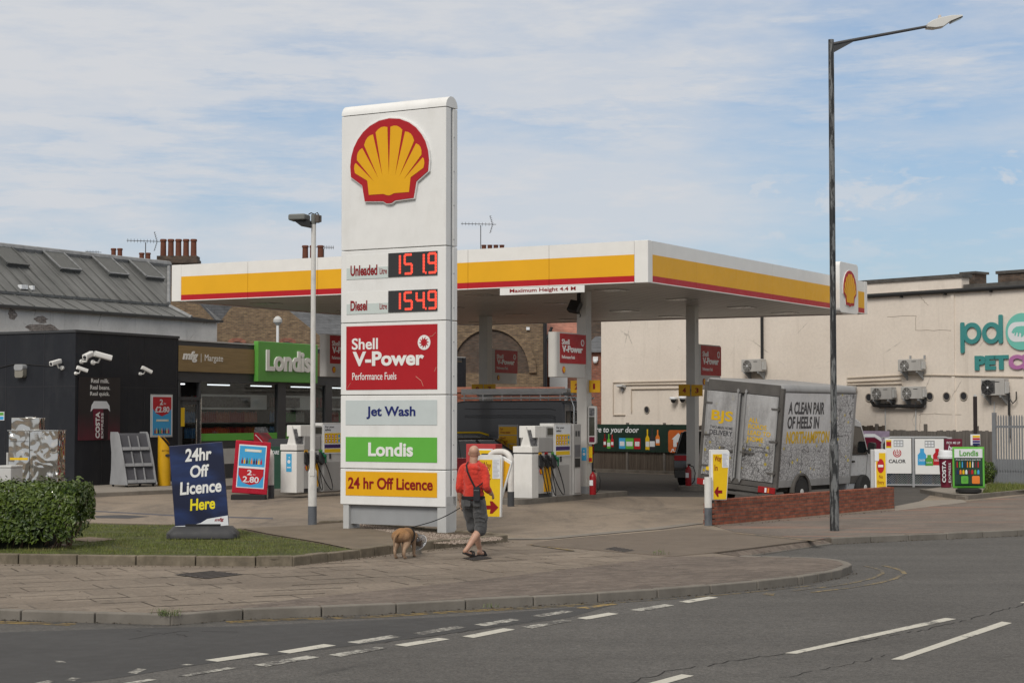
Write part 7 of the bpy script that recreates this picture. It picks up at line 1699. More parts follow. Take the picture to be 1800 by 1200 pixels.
# ---------------------------------------------------------------- gas cage, cup display, post
p = P(1551, 800, 56.2); GC = Fr(p.x, p.y, R(-10)); root = thing('gas_cage', 'grey mesh cage with white panels holding blue, green and red gas bottles', 'cage', (p.x, p.y, 0), GC.rz); X = lambda px: GC.hit(px, 800)[0]; Z = lambda py: P(1610, py, 56).z
zt_ = Z(768.5); Lc = X(1677); fr_ = MB(); fr_.tube([(0, 0, 0), (0, 0, zt_ - .2), (.10, 0, zt_ - .05), (.25, 0, zt_), (Lc - .25, 0, zt_), (Lc - .1, 0, zt_ - .05), (Lc, 0, zt_ - .2), (Lc, 0, 0)], .035, 8)
xm_ = X(1605.5); fr_.box(xm_ - .035, xm_ + .035, -.03, .03, 0, zt_); fr_.box(0, Lc, -.02, .02, .05, .10); fr_.box(0, Lc, .85, .9, zt_ - .05, zt_); fr_.box(-.02, .02, .0, .9, zt_ - .25, zt_ - .2); fr_.box(Lc - .02, Lc + .02, 0, .9, zt_ - .25, zt_ - .2); fr_.build('cage_frame', GREYM, root, smooth=True)
ms = MB(); z1 = Z(833)
k = 0
for i in range(int(Lc / .075)):
    x = i * .075; ms.tube([(x, -.005, .08), (min(Lc, x + .35), -.005, z1)], .006, 4); ms.tube([(min(Lc, x + .35), .0, .08), (x, .0, z1)], .006, 4)
ms.build('mesh', GREYM, root); bx('cage_back', DGREY, root, .05, Lc - .05, .88, .90, .1, zt_ - .1); bx('cage_roof', GREYM, root, .05, Lc - .05, .03, .86, zt_ - .03, zt_ - .0); mC = front(-.045)
P1 = bx('white_panel', WHITEP, root, X(1556), X(1602), -.045, -.02, Z(832), Z(770.5), .006); P2 = bx('white_panel', WHITEP, root, X(1608.5), X(1659), -.045, -.02, Z(833), Z(771), .006)
for P_, a_ in ((P1, (1571, 1588, 773, 785)), (P2, (1625.5, 1643, 774, 786))):
    q = flat(P_, 'notice', GREYM, mC, rc(X(a_[0]), X(a_[1]), Z(a_[3]), Z(a_[2])), .001, .003); mb = MB()
    for i in range(3):
        for j in range(2): mb.add([mC(u, v, .004) for u, v in rc(X(a_[0] + 1 + i * 5.3), X(a_[0] + 5 + i * 5.3), Z(a_[3] - 1.5 - j * 5), Z(a_[3] - 5 - j * 5))], [(0, 1, 2, 3)])
    mb.build('pictogram', PAPER, q)
q = flat(P1, 'hazard_label', YELS, mC, rc(X(1557.5), X(1567), Z(787), Z(773)), .001, .003); flat(q, 'hazard_red', BRED, mC, rc(X(1558), X(1566.5), Z(784), Z(776)), .003, .004)
cx, cz = X(1577), Z(796); rr = .125
for k, (ra, rb_) in enumerate(((rr, rr * .78), (rr * .60, rr * .40))):
    pts = [(cx + ra * math.cos(R(a)), cz + ra * math.sin(R(a))) for a in range(-235, 56, 10)] + [(cx + rb_ * math.cos(R(a)), cz + rb_ * math.sin(R(a))) for a in range(55, -236, -10)]; flat(P1, 'flame_ring', BRED, mC, pts, .001, .005)
flat(P1, 'flame_bar', BRED, mC, rc(cx - .012, cx + .012, cz - .02, cz + rr * .9), .001, .005); text(P1, 'CALOR', X(1562), X(1592), Z(813.5), Z(807), mC, INK, .03, 0, .001, .004)
for px, w_, p0_, p1_, m in ((1613, 15, 788, 817, BLUE), (1626, 14, 799, 818, GREEND), (1640, 14, 788, 817, BRED)):
    h_ = p1_ - p0_; q = flat(P2, 'gas_bottle', m, mC, [(X(px), Z(p1_)), (X(px + w_), Z(p1_)), (X(px + w_), Z(p0_ + h_ * .38)), (X(px + w_ * .75), Z(p0_ + h_ * .22)), (X(px + w_ * .75), Z(p0_)), (X(px + w_ * .28), Z(p0_)), (X(px + w_ * .28), Z(p0_ + h_ * .22)), (X(px), Z(p0_ + h_ * .38))], .001, .004); text(q, 'CALOR', X(px + 2), X(px + w_ - 2), Z(p1_ - h_ * .24), Z(p1_ - h_ * .36), mC, PAPER, .02, 0, .004, .006)
for i, m in enumerate((BLUE, GREEND, GREEND, BLUE, GREEND)): x = .25 + i * (Lc - .3) / 5; MB().lathe([(.15, 0), (.155, .04), (.155, .42), (.11, .50), (.06, .52), (.06, .58)], (0, 0, 0), 14).build('gas_cylinder', mat('dull_' + ('blue' if m is BLUE else 'green'), (.02, .07, .16) if m is BLUE else (.02, .09, .06), .5), root, smooth=True, loc=(x, .45, .08))
p = P(1663, 862, 53.5); root = thing('cup_display', 'giant maroon takeaway cup display with a white lid beside the gas cage', 'display', (p.x, p.y, .1), R(-8)); h = P(0, 791, 53.5).z - .1
MB().lathe([(.145, 0), (.205, h - .22)], n=26).build('cup', MAROON, root, smooth=True); MB().lathe([(.235, h - .24), (.24, h - .17), (.215, h - .15), (.205, h - .05), (.17, h - .0), (.16, h - .01)], n=26).build('lid', PAPER, root, smooth=True)
text(root, 'COSTA', .15, .78, -.0, .105, lambda a, b_, d: (-.07 + .0 - b_ + .05, -.185 - d - (a - .15) * .045, a), PAPER, .03, 0, .0, .03); text(root, 'EXPRESS', .15, .72, 0, .06, lambda a, b_, d: (.09 - b_ + .03, -.172 - d - (a - .15) * .045, a), PAPER, .0, 0, .0, .03)
p = P(1660, 800, 54.2); root = thing('pick_up_sign', 'maroon board reading Pick Me Up here above the cup display', 'sign', (p.x, p.y, .1), R(-8)); z0, z1 = P(0, 792, 54.2).z - .1, P(0, 771, 54.2).z - .1
bx('board', MAROON, root, .0, .52, -.02, .02, z0 - .05, z1, .004); bx('post', MAROON, root, .22, .30, .0, .04, 0, z0); text(root, 'PICK ME UP', .07, .46, z1 - .15, z1 - .08, front(-.02), PAPER, .005, 0, .001, .004); text(root, 'here', .11, .42, z1 - .33, z1 - .19, front(-.02), PAPER, .02, .2, .001, .004)
p = P(1715, 800, 53.8); root = thing('sign_post', 'tall square dark brown post with a coloured warning plate', 'post', (p.x, p.y, .09), R(-8)); z = lambda y: P(0, y, 53.8).z - .09
bx('post', mat('post_brown', (.022, .016, .016), .5, var=.1), root, -.055, .055, -.05, .05, 0, z(696.5), .006); bx('post_cap', LGREY, root, -.035, .035, -.03, .03, z(696.5), z(693)); pt = bx('warning_plate', PAPER, root, -.15, .13, -.07, -.055, z(782), z(763), .003)
for i, m in enumerate((YELS, BRED, mat('deep_purple2', (.06, .04, .16), .5), NAVY)): a = z(764) - .015 - i * .075; bx('warning_band', m, pt, -.09, .12, -.075, -.0705, a - .06, a)
p = P(1556, 800, 57.8); root = thing('coffee_banner', 'purple grey coffee cup banner on the fence behind the delivery van cab', 'banner', (p.x - 1.0, p.y + .6, 0), FE.rz); bx('sheet', mat('banner_lilac', (.30, .24, .33), .5, var=.2, vs=4), root, -.3, 1.55, -.01, .01, .95, P(0, 757, 57.8).z)
cp_ = MB(); mb = flat(root, 'cup', MAROON, front(-.01), [(.42, .97), (1.20, .97), (1.25, 1.38), (1.0, 1.50), (.60, 1.50), (.36, 1.38)], .001, .004); flat(root, 'cup_lid', PAPER, front(-.01), [(.33, 1.36), (.62, 1.52), (1.0, 1.52), (1.28, 1.36), (1.24, 1.50), (1.0, 1.62), (.62, 1.62), (.37, 1.50)], .004, .007)
# ================================================================ the zinc-roofed hall on the left
Z0 = Vector((-18.56, 66.0)); ZR = Fr(Z0.x, Z0.y, R(59.8)); root = thing('zinc_roofed_hall', 'long old white rendered hall under a grey sheet roof behind the shop', 'building', (Z0.x, Z0.y, 0), ZR.rz)
xa, xz = ZR.hit(-160, 540)[0], ZR.hit(381.5, 580)[0]; ze = 6.22; zr_ = 8.70; back = 3.2; xr_ = ZR.hit(296, 465, back)[0]; xe2 = ZR.hit(328, 557)[0]
bx('wall', OLDWHITE, root, xa, xz, 0, 7, 0, ze - .04); mb = MB(); ym = .95; zm = ze + .52
mb.hexa([(xa, -.25, ze - .06), (xe2, -.25, ze - .06), (xe2 + .0, ym, zm - .10), (xa, ym, zm - .10), (xa, -.25, ze + .0), (xe2, -.25, ze + .0), (xe2 - .1, ym, zm), (xa, ym, zm)]); mb.build('lower_roof', ZINC, root)
mb = MB(); y0_ = ym - .14; z0_ = zm + .06; xr2 = xe2 - .45; mb.hexa([(xa, y0_, z0_ - .10), (xr2 + .25, y0_, z0_ - .10), (xr_, back, zr_ - .1), (xa, back, zr_ - .1), (xa, y0_, z0_), (xr2 + .25, y0_, z0_), (xr_, back, zr_), (xa, back, zr_)]); mb.build('upper_roof', ZINC, root)
mb = MB(); mb.hexa([(xa, back, zr_ - .2), (xr_, back, zr_ - .2), (xr_ + 1.5, back * 2 + .4, ze), (xa, back * 2 + .4, ze), (xa, back, zr_ - .02), (xr_, back, zr_ - .02), (xr_ + 1.5, back * 2 + .4, ze + .2), (xa, back * 2 + .4, ze + .2)]); mb.build('rear_roof', ZINC, root)
mb = MB(); mb.tube([(xa, back, zr_ + .02), (xr_ + .05, back, zr_ + .02)], .16, 8); mb.tube([(xr_, back, zr_), (xr2 + .25, y0_, z0_ + .02)], .09, 6); mb.tube([(xe2, -.25, ze), (xe2 - .1, ym, zm + .02)], .09, 6); mb.build('flashing', LEAD, root, smooth=True)
sm = MB(); x = xa + .3; i = 0
while x < xr2:
    fx = min(x, xr_ - .1) if x > xr_ - .6 else x; sm.tube([(x, y0_ - .005, z0_ + .015), (fx, back, zr_ + .015)], .022, 5); x += .62
x = xa + .2
while x < xe2 - .1: sm.tube([(x, -.255, ze + .012), (x, ym, zm + .012)], .02, 5); x += .78
sm.build('standing_seam', ZINC, root); bx('gutter_edge', mat('hall_gutter', (.05, .048, .045), .7), root, xa, xz + .05, -.30, -.20, ze - .12, ze - .03)
mb = MB(); mb.hexa([(xe2, -.1, ze - .1), (xz, -.1, ze - .1), (xz, 7, ze - .1), (xe2, 7, ze - .1), (xe2, -.1, ze + .05), (xz, -.1, ze - .04), (xz, 7, ze - .04), (xe2, 7, ze + .05)]); mb.build('end_roof', DGREY, root)
RLm = mat('rooflight', (.085, .088, .085), .5, var=.25, vs=5, stretch=(8, 1, 1))
for px in (22, 115, 200, 264):
    w_ = 1.15; up = lambda t, e=0: (y0_ + (back - y0_) * t, z0_ + (zr_ - z0_) * t + e); xc = ZR.hit(px, 470, 2.4)[0]; mb = MB(); (ya, za), (yb, zb) = up(.56, .0), up(.98, .0)
    mb.hexa([(xc - w_ / 2, ya, za), (xc + w_ / 2, ya, za), (xc + w_ / 2, yb, zb), (xc - w_ / 2, yb, zb), (xc - w_ / 2, ya - .05, za + .14), (xc + w_ / 2, ya - .05, za + .14), (xc + w_ / 2, yb - .03, zb + .10), (xc - w_ / 2, yb - .03, zb + .10)]); rl_ = mb.build('rooflight', RLm, root); mb = MB()
    for s in (-1, 1): mb.tube([(xc + s * w_ / 2, ya - .05, za + .15), (xc + s * w_ / 2, yb - .03, zb + .11)], .035, 5)
    mb.tube([(xc - w_ / 2, ya - .06, za + .13), (xc + w_ / 2, ya - .06, za + .13)], .045, 5); mb.build('rooflight_frame', LEAD if px > 30 else ZINC, rl_)
pt = MB()
for px, py, s in ((26, 501, .16), (44.5, 502, .10), (32, 507, .13)): q = ZR.hit(px, py, 1.35); pt.box(q[0] - s / 2, q[0] + s / 2, y0_ + .1, y0_ + .3, z0_ + .14, z0_ + .30)
pt.build('patch', PAPER, root)
PB = mk_brick('pale_brick', (.36, .32, .29), (.28, .24, .21), (.13, .11, .10), .3, (.15, .12, .1))
for px, py, w_, h_ in ((22, 552, .45, .45), (76, 577, 1.9, .40), (72, 562, .75, .30), (35, 539, .6, .14)):
    x, z = ZR.hit(px, py); rq = random.Random(px); out = [(x + w_ * .5 * math.cos(R(a)) * rq.uniform(.65, 1.1), z + h_ * .5 * math.sin(R(a)) * rq.uniform(.65, 1.1)) for a in range(0, 360, 20)]
    mb = MB(); mb.prism(out, -.006, .004, 'y'); mb.build('bare_brick_patch', PB, root)
# ================================================================ houses and chimneys beyond
def chimney(parent, x0, x1, y0, y1, zb, zs, pots, m=BRICKD, loc=None, rows=1, ph=.75, cap=True):
    st = bx('chimney', m, parent, x0, x1, y0, y1, zb, zs)
    if cap: cpm = MB(); cpm.box(x0 - .10, x1 + .10, y0 - .10, y1 + .10, zs - .28, zs - .12); cpm.box(x0 - .05, x1 + .05, y0 - .05, y1 + .05, zs - .12, zs + .06); cpm.build('chimney_cap', BRICKD, st)
    for i in range(pots):
        x = x0 + (x1 - x0) * (i + .5) / pots; r = min(.17, (x1 - x0) / pots * .44); MB().lathe([(r * .98, 0), (r * .9, .08), (r * .84, ph * .86), (r * 1.03, ph * .87), (r * 1.03, ph * .94), (r * .9, ph), (r * .7, ph), (r * .66, ph - .2)], (0, 0, 0), 14).build('chimney_pot', POT, st, smooth=True, loc=(x, (y0 + y1) / 2, zs + .06))
    return st
def aerial(px, py, pyb, Y, label, L=1.3, yaw=0, grid=True, side=1):
    t_ = P(px, py, Y); b_ = P(px, pyb, Y); root = thing('television_aerial', label, 'aerial', (t_.x, t_.y, b_.z), R(yaw)); h = t_.z - b_.z
    AM = mat('aerial_metal', (.09, .09, .095), .5, .3); MB().cyl((0, 0, -.3), (0, 0, h), .022, n=8).build('mast', AM, root); mb = MB(); mb.tube([(-L * .7 * side, 0, h + .06), (L * .55 * side, 0, h + .06)], .016, 6)
    for i in range(9): x = (-L * .66 + i * L * .12) * side; mb.tube([(x, -.13, h + .06), (x, .13, h + .06)], .009, 4); mb.tube([(x, 0, h - .03), (x, 0, h + .15)], .009, 4)
    if grid:
        for k in range(5):
            for s in (-1, 1): zz = .05 + k * .09; mb.tube([(side * (L * .42 - .3 * k * .09), -.25, h + .06 + s * zz), (side * (L * .42 - .3 * k * .09), .25, h + .06 + s * zz)], .010, 4)
        for s in (-1, 1): mb.tube([(side * L * .42, 0, h + .06), (side * (L * .42 - .13), 0, h + .06 + s * .45)], .012, 4)
    mb.build('elements', AM, root); return root
# brick house with the valley roof, left of the totem
HY = 84.0; hx0 = P(296, 500, HY).x; hx1 = P(620, 500, HY).x; root = thing('brick_house', 'yellow brick house with a slate valley roof behind the shop', 'house', (hx0, HY, 0), R(0)); X = lambda px: P(px, 560, HY).x - hx0; Z = lambda py: P(400, py, HY).z
xv = X(383); zv = Z(568); za = Z(480)
mb = MB(); mb.prism([(X(300), 0), (X(640), 0), (X(640), Z(603)), (X(578), Z(603)), (X(500), Z(540)), (X(452), za), (xv + .05, zv), (xv - .05, zv), (X(320), za - .6), (X(300), za - .6)], 0, .3, 'y'); mb.build('wall', BRICKY, root)
mb = MB(); mb.hexa([(X(300), .9, zv - .3), (xv, .4, zv - .3), (xv, 8, zv + .2), (X(300), 8, za), (X(300), .9, za - .2), (xv, .4, zv + .0), (xv, 8, zv + .6), (X(300), 8, za + .5)]); mb.build('roof', SLATE, root)
mb = MB(); mb.prism([(xv - .2, zv - .1), (X(420), Z(528)), (X(420), za), (X(340), za), (X(348), Z(528))], 1.2, 1.3, 'y'); mb.build('roof', SLATE, root)
mb = MB(); mb.hexa([(X(470), .5, Z(610)), (X(650), .5, Z(610)), (X(650), 5, za - .2), (X(470), 5, za - .2), (X(470), .4, Z(606)), (X(650), .4, Z(606)), (X(650), 5, za), (X(470), 5, za)]); mb.build('roof', SLATE, root)
sl_ = MB(); sl_.hexa([(X(330), 1.0, zv), (xv, .5, zv), (xv, 1.15, zv + .1), (X(330), 1.15, zv + .1), (X(330), 1.0, zv + 1.2), (xv, .5, zv + .02), (xv, 1.15, zv + .2), (X(330), 1.15, zv + 1.3)]); sl_.build('lead_valley', LEAD, root)
for px in (417, 505): 
    w_ = bx('window', CARGL, root, X(px - 10), X(px + 11), -.02, .05, Z(640), Z(600)); ar = MB(); a_ = [(X(px) + math.cos(R(t)) * .42 * 1.0, Z(602) + math.sin(R(t)) * .22) for t in range(0, 181, 20)] + [(X(px) + math.cos(R(t)) * .34, Z(602) - .12 + math.sin(R(t)) * .16) for t in range(180, -1, -20)]; ar.prism(a_, -.03, .01, 'y'); ar.build('brick_arch', BRICKO, w_)
chimney(root, X(268), X(336), 1.2, 1.9, Z(560), Z(448), 5, BRICKD, ph=P(0, 415, HY).z - P(0, 446, HY).z); chimney(root, X(521), X(562), 1.6, 2.2, Z(500), Z(455), 3, BRICKY, ph=P(0, 424, HY).z - P(0, 452, HY).z)
HY2 = 100.0; root = thing('far_house', 'house beyond the sheet-roofed hall, only its paired chimney pots showing', 'house', (P(150, 500, HY2).x, HY2, 0), 0); X2 = lambda px: P(px, 500, HY2).x - P(150, 500, HY2).x; Zb = lambda y: P(0, y, HY2).z
bx('wall', BRICKY, root, X2(60), X2(255), 0, 6, 0, Zb(520)); mb = MB(); mb.hexa([(X2(58), -.2, Zb(521)), (X2(257), -.2, Zb(521)), (X2(257), 6.2, Zb(521)), (X2(58), 6.2, Zb(521)), (X2(62), 2.8, Zb(470)), (X2(253), 2.8, Zb(470)), (X2(253), 3.2, Zb(470)), (X2(62), 3.2, Zb(470))]); mb.build('roof', SLATE, root)
chimney(root, X2(173), X2(196), 2.6, 3.2, Zb(500), Zb(454), 2, BRICKD, ph=Zb(428) - Zb(452)); chimney(root, X2(224), X2(247), 2.6, 3.2, Zb(500), Zb(460), 2, BRICKD, ph=Zb(436) - Zb(458))
aerial(256, 426, 470, 84.5, 'television aerial left of the five-pot chimney', 1.25, 20, True, 1); aerial(569, 437, 462, 87, 'tiny television aerial right of the three chimney pots', .7, 10, False, -1); aerial(845, 396, 437, 92, 'television aerial above the canopy roof, right of the totem', 1.45, 12, True, 1); aerial(166, 445, 462, 98, 'faint small aerial on the ridge of the sheet-roofed hall', .7, 30, False, 1)
# brick houses seen beneath the canopy
BY = 86.0; bx0 = P(800, 600, BY).x; root = thing('arched_brick_building', 'yellow brick building with a blind arch seen under the canopy', 'house', (bx0, BY, 0), R(0)); X = lambda px: P(px, 600, BY).x - bx0; Z = lambda py: P(860, py, BY).z
bx('wall', BRICKY, root, X(640), X(957), 0, 8, 0, Z(500)); ar = MB(); cxa = X(862); rO, rI = X(943) - X(862), X(930) - X(862)
a_ = [(cxa + math.cos(R(t)) * rO, Z(655) + math.sin(R(t)) * rO * 1.12) for t in range(0, 181, 9)] + [(cxa + math.cos(R(t)) * rI, Z(655) + math.sin(R(t)) * rI * 1.12) for t in range(180, -1, -9)]; ar.prism(a_, -.12, .0, 'y'); ar.build('arch', BRICKY, root); mb = MB(); mb.prism([(cxa + math.cos(R(t)) * rI, Z(655) + math.sin(R(t)) * rI * 1.12) for t in range(0, 181, 9)], -.004, .03, 'y'); mb.build('arch_shade', BRICKD, root)  # flat dark brick plate paints the shade inside the arch
mb = MB(); mb.tube([(X(958), -.10, 0), (X(958), -.10, Z(540))], .09, 8); mb.tube([(X(958), -.10, Z(600)), (X(964), -.10, Z(590)), (X(970), -.1, Z(575))], .07, 8); mb.build('downpipe', mat('pipe_black', (.02, .02, .022), .5), root, smooth=True); bx('wall_light', PAPER, root, X(925), X(931), -.10, 0, Z(580), Z(575))
chimney(root, X(843), X(887), 3, 3.8, Z(520), Z(432), 4, BRICKY, ph=.30)
BY2 = 92.0; bx0 = P(957, 600, BY2).x; root = thing('red_roofed_house', 'house with a red tiled roof and white wall behind the near column', 'house', (bx0, BY2, 0), 0); X = lambda px: P(px, 600, BY2).x - bx0; Z = lambda py: P(1000, py, BY2).z
bx('wall', BRICKO, root, X(954), X(1058), 0, 7, 0, Z(598)); bx('white_wall', PAPER, root, X(966), X(997), -.4, .0, 0, Z(640)); mb = MB(); mb.hexa([(X(948), -.4, Z(598)), (X(1030), -.4, Z(598)), (X(1030), 7, Z(598)), (X(948), 7, Z(598)), (X(952), 3, Z(540)), (X(1022), 3, Z(540)), (X(1022), 3.3, Z(540)), (X(952), 3.3, Z(540))]); mb.build('roof', TILE, root)
BY3 = 80.0; bx0 = P(1035, 600, BY3).x; root = thing('brick_outbuilding', 'narrow orange brick outbuilding with a slate roof against the cream building', 'house', (bx0, BY3, 0), 0); X = lambda px: P(px, 600, BY3).x - bx0; Z = lambda py: P(1045, py, BY3).z
bx('wall', BRICKO, root, X(1020), X(1072), 0, 4, 0, Z(618)); mb = MB(); mb.hexa([(X(1018), -.2, Z(619)), (X(1074), -.2, Z(619)), (X(1074), 2.2, Z(619)), (X(1018), 2.2, Z(619)), (X(1050), 1.6, Z(588)), (X(1074), 1.6, Z(588)), (X(1074), 2.2, Z(588)), (X(1050), 2.2, Z(588))]); mb.build('roof', SLATE, root); bx('taller_wall', BRICKD, root, X(1030), X(1062), 2.4, 4.0, 0, Z(560)); mb = MB(); mb.box(X(1046) - .1, X(1046) + .12, -.14, 0, Z(634), Z(627)); mb.ell((X(1046), -.09, Z(635)), (.10, .09, .10), 10, 6); mb.build('wall_lamp', PAPER, root)
p = P(800, 600, 73); root = thing('coped_wall', 'garden wall with a terracotta coping behind the dark panel van', 'wall', (p.x, 73, 0), 0); X = lambda px: P(px, 690, 73).x - p.x; bx('wall', BRICKR, root, X(700), X(992), 0, .25, 0, P(0, 689, 73).z); bx('coping', TILE, root, X(700), X(993), -.06, .31, P(0, 689, 73).z, P(0, 680, 73).z)
# small white lamp on the shop roof and bulkhead on its far end
p = P(488, 600, 66); root = thing('roof_lamp', 'small white globe lamp on a short pole above the green shop sign', 'lamp', (p.x, p.y, P(488, 602, 66).z - .3), 0); hh = P(488, 572, 66).z - (P(488, 602, 66).z - .3); MB().cyl((0, 0, -.6), (0, 0, hh), .05, n=10).build('pole', PAPER, root); MB().lathe([(.05, hh), (.16, hh + .12), (.16, hh + .22), (.08, hh + .32), (.02, hh + .34)], n=14).build('lamp_head', LGREY, root, smooth=True)
ya, za_ = 0, 0; w = SH.w(xe + .02, .12); z = P(809, 646, w.y).z; root = thing('wall_lamp', 'small yellowed bulkhead lamp on the far end of the shop, right of the totem', 'lamp', (w.x - .25, w.y - .15, z), SH.rz); MB().ell((0, 0, 0), (.14, .12, .16), 14, 8).build('glass', mat('amber_glass', (.36, .26, .12), .3), root, smooth=True); bx('bracket', BLACK, root, -.06, .06, .08, .2, -.10, .10)
# ================================================================ the man, his dog, the lead
def blend(name, mb, m, parent, voxel, smooth=4, f=.5):         # overlapping solids grown into one continuous skin
    o = mb.build(name, m, parent, smooth=True, ang=180)
    r = o.modifiers.new('skin', 'REMESH'); r.mode = 'VOXEL'; r.voxel_size = voxel; r.use_smooth_shade = True
    if smooth: s = o.modifiers.new('soften', 'SMOOTH'); s.iterations = smooth; s.factor = f
    return o
def limb(mb, pts, rs, n=14, steps=5):                          # a smooth tapering limb through joints
    pts = [Vector(p) for p in pts]; P_, R_ = [], []
    for i in range(len(pts) - 1):
        p0 = pts[max(i - 1, 0)]; p1, p2 = pts[i], pts[i + 1]; p3 = pts[min(i + 2, len(pts) - 1)]
        for k in range(steps):
            t = k / steps; P_.append(.5 * ((2 * p1) + (p2 - p0) * t + (2 * p0 - 5 * p1 + 4 * p2 - p3) * t * t + (3 * p1 - p0 - 3 * p2 + p3) * t ** 3)); s = t * t * (3 - 2 * t); R_.append(rs[i] * (1 - s) + rs[i + 1] * s)
    P_.append(pts[-1]); R_.append(rs[-1]); mb.tube(P_, R_, n); mb.ell(P_[0], (R_[0],) * 3, 12, 8); mb.ell(P_[-1], (R_[-1],) * 3, 12, 8)
def mk_skin():
    m, n, l, b = newmat('skin'); t = NT(m); b.inputs['Roughness'].default_value = .5; b.inputs['Subsurface Weight'].default_value = .08; b.inputs['Subsurface Radius'].default_value = (.02, .008, .004)
    l.new(t.ramp(t.noise(t.map(), 9, 4), .3, (.36, .20, .135), .7, (.46, .275, .195)), b.inputs['Base Color']); return m
SKIN = mk_skin()
def mk_cloth(name, c1, c2, sc=7, wr=.6, ws=9, st=(1, 1, .7)):
    m, n, l, b = newmat(name); t = NT(m); b.inputs['Roughness'].default_value = .9; b.inputs['Sheen Weight'].default_value = .15
    f = t.noise(t.map(st), sc, 5, .6); l.new(t.ramp(f, .3, c1, .7, c2), b.inputs['Base Color'])
    t.bump(b, t.noise(t.map(st, rot=(.3, .5, 0)), ws, 4, .55, .6), wr, .05); return m
HOOD = mk_cloth('red_cotton', (.46, .026, .014), (.60, .042, .022), 7, 1.0, 11); SHORT = mk_cloth('faded_black_denim', (.035, .036, .038), (.085, .086, .088), 10); STRAP = mat('black_webbing', (.012, .012, .014), .7)
mp_ = G(832, 979.5); MR = R(-9)
MAN = root = thing('person', 'bald person in red hoodie and dark shorts walking away with a dog', 'person', (mp_.x, mp_.y, 0), MR)
bd = MB()
# head, neck, trunk
bd.ell((.008, .022, 1.628), (.080, .100, .108), 18, 14); bd.ell((.008, .055, 1.575), (.062, .070, .082), 16, 12); bd.ell((.008, -.012, 1.65), (.076, .078, .082), 16, 12)
limb(bd, [(0, -.01, 1.38), (.002, .0, 1.47), (.006, .015, 1.57)], [.075, .062, .064]); bd.ell((.008, .128, 1.60), (.014, .022, .022), 10, 8); bd.ell((.008, .118, 1.555), (.024, .012, .008), 10, 8)
for s in (-1, 1): bd.ell((.008 + s * .082, .015, 1.605), (.012, .022, .033), 10, 8); bd.ell((.008 + s * .03, .104, 1.635), (.018, .012, .010), 8, 6)
limb(bd, [(0, 0, 1.36), (0, .0, 1.15), (0, 0, .95)], [.12, .11, .11])
RL = [(.095, .0, .92), (.105, .045, .47), (-.075, -.19, .135)]; LL = [(-.085, 0, .92), (-.045, .17, .48), (.065, .23, .10)]
limb(bd, [RL[0], (.10, .02, .70), RL[1], (.045, -.05, .34), RL[2]], [.070, .080, .058, .060, .034]); limb(bd, [LL[0], (-.065, .09, .70), LL[1], (.005, .185, .34), LL[2]], [.070, .080, .058, .060, .034])
limb(bd, [RL[2], (-.09, -.185, .105), (-.03, -.10, .055), (.03, -.03, .035)], [.036, .040, .036, .026]); limb(bd, [LL[2], (.055, .215, .055), (.085, .30, .045), (.10, .38, .035)], [.036, .038, .036, .026])
LA = [(-.165, 0, 1.365), (-.212, -.035, 1.09), (-.215, .045, .865)]; RA_ = [(.165, 0, 1.365), (.212, -.07, 1.095), (.270, .13, .975)]
for A in (LA, RA_): limb(bd, A, [.055, .043, .029]); limb(bd, [A[1], A[1].__class__((A[1][i] * .45 + A[2][i] * .55 for i in range(3))), A[2]], [.045, .041, .029])
def hand(mb, w, d, pn, curl, side):
    """palm and five fingers from wrist w along d, palm facing pn"""
    w, d, pn = Vector(w), Vector(d).normalized(), Vector(pn).normalized(); s = d.cross(pn).normalized() * side; c = w + d * .05
    M = Matrix((s, pn, d)).transposed()
    b2 = MB(); b2.ell((0, 0, 0), (.040, .017, .052), 14, 10); mb.add([c + M @ Vector(v) for v in b2.v], b2.f)
    for k, (o, L) in enumerate(((-.030, .066), (-.010, .078), (.010, .074), (.029, .058))):
        p = c + d * .042 + s * o; pts = [p]; a = R(15 + 4 * k)
        for j in range(3): dd = d * math.cos(a) + pn * math.sin(a); p = p + dd * L * (.42, .33, .25)[j]; pts.append(p); a += R(curl)
        mb.tube(pts, [.0098, .0092, .0085, .007], 8)
    p = c - d * .02 - s * .032; mb.tube([p, p + (d * .6 - s * .55 + pn * .35) * .04, p + (d * 1.2 - s * .45 + pn * 1.0) * .045, p + (d * 1.5 - s * .1 + pn * 1.3) * .05], [.014, .0115, .010, .008], 8)
hand(bd, LA[2], (.02, .10, -1), (1, .2, .1), 62, 1); hand(bd, RA_[2], (.15, .9, -.35), (-1, .1, -.3), 30, -1)
blend('body', bd, SKIN, root, .0062, 3)
for s in (-1, 1): MB().ell((.008 + s * .03, .112, 1.630), (.011, .008, .008), 10, 8).build('eye', PAPER, root, smooth=True)
hd = MB()
limb(hd, [(0, .01, 1.335), (0, .0, 1.22), (0, -.005, 1.08), (0, 0, .955)], [.15, .158, .155, .158], 20); hd.ell((0, -.025, 1.27), (.172, .112, .15), 20, 12); hd.ell((0, .01, .985), (.172, .125, .085), 20, 10); hd.ell((0, -.01, 1.10), (.170, .118, .13), 20, 10)
limb(hd, [(-.06, 0, 1.42), (-.145, 0, 1.375), (-.188, -.01, 1.27), (-.213, -.035, 1.10), (-.214, -.005, 1.03)], [.06, .076, .070, .061, .057]); limb(hd, [(.06, 0, 1.42), (.145, 0, 1.375), (.190, -.02, 1.27), (.213, -.07, 1.10), (.235, .02, 1.04)], [.06, .076, .070, .061, .055])
hd.ell((.0, -.085, 1.375), (.125, .07, .072), 16, 10); hd.ell((.01, -.112, 1.325), (.085, .05, .062), 14, 10)
for k in range(14): a = 2 * math.pi * k / 14; hd.ell((.006 + math.cos(a) * .088, -.005 + math.sin(a) * .085, 1.445 - .035 * math.sin(a) * -1), (.038, .036, .036), 10, 8)
rng = random.Random(2)
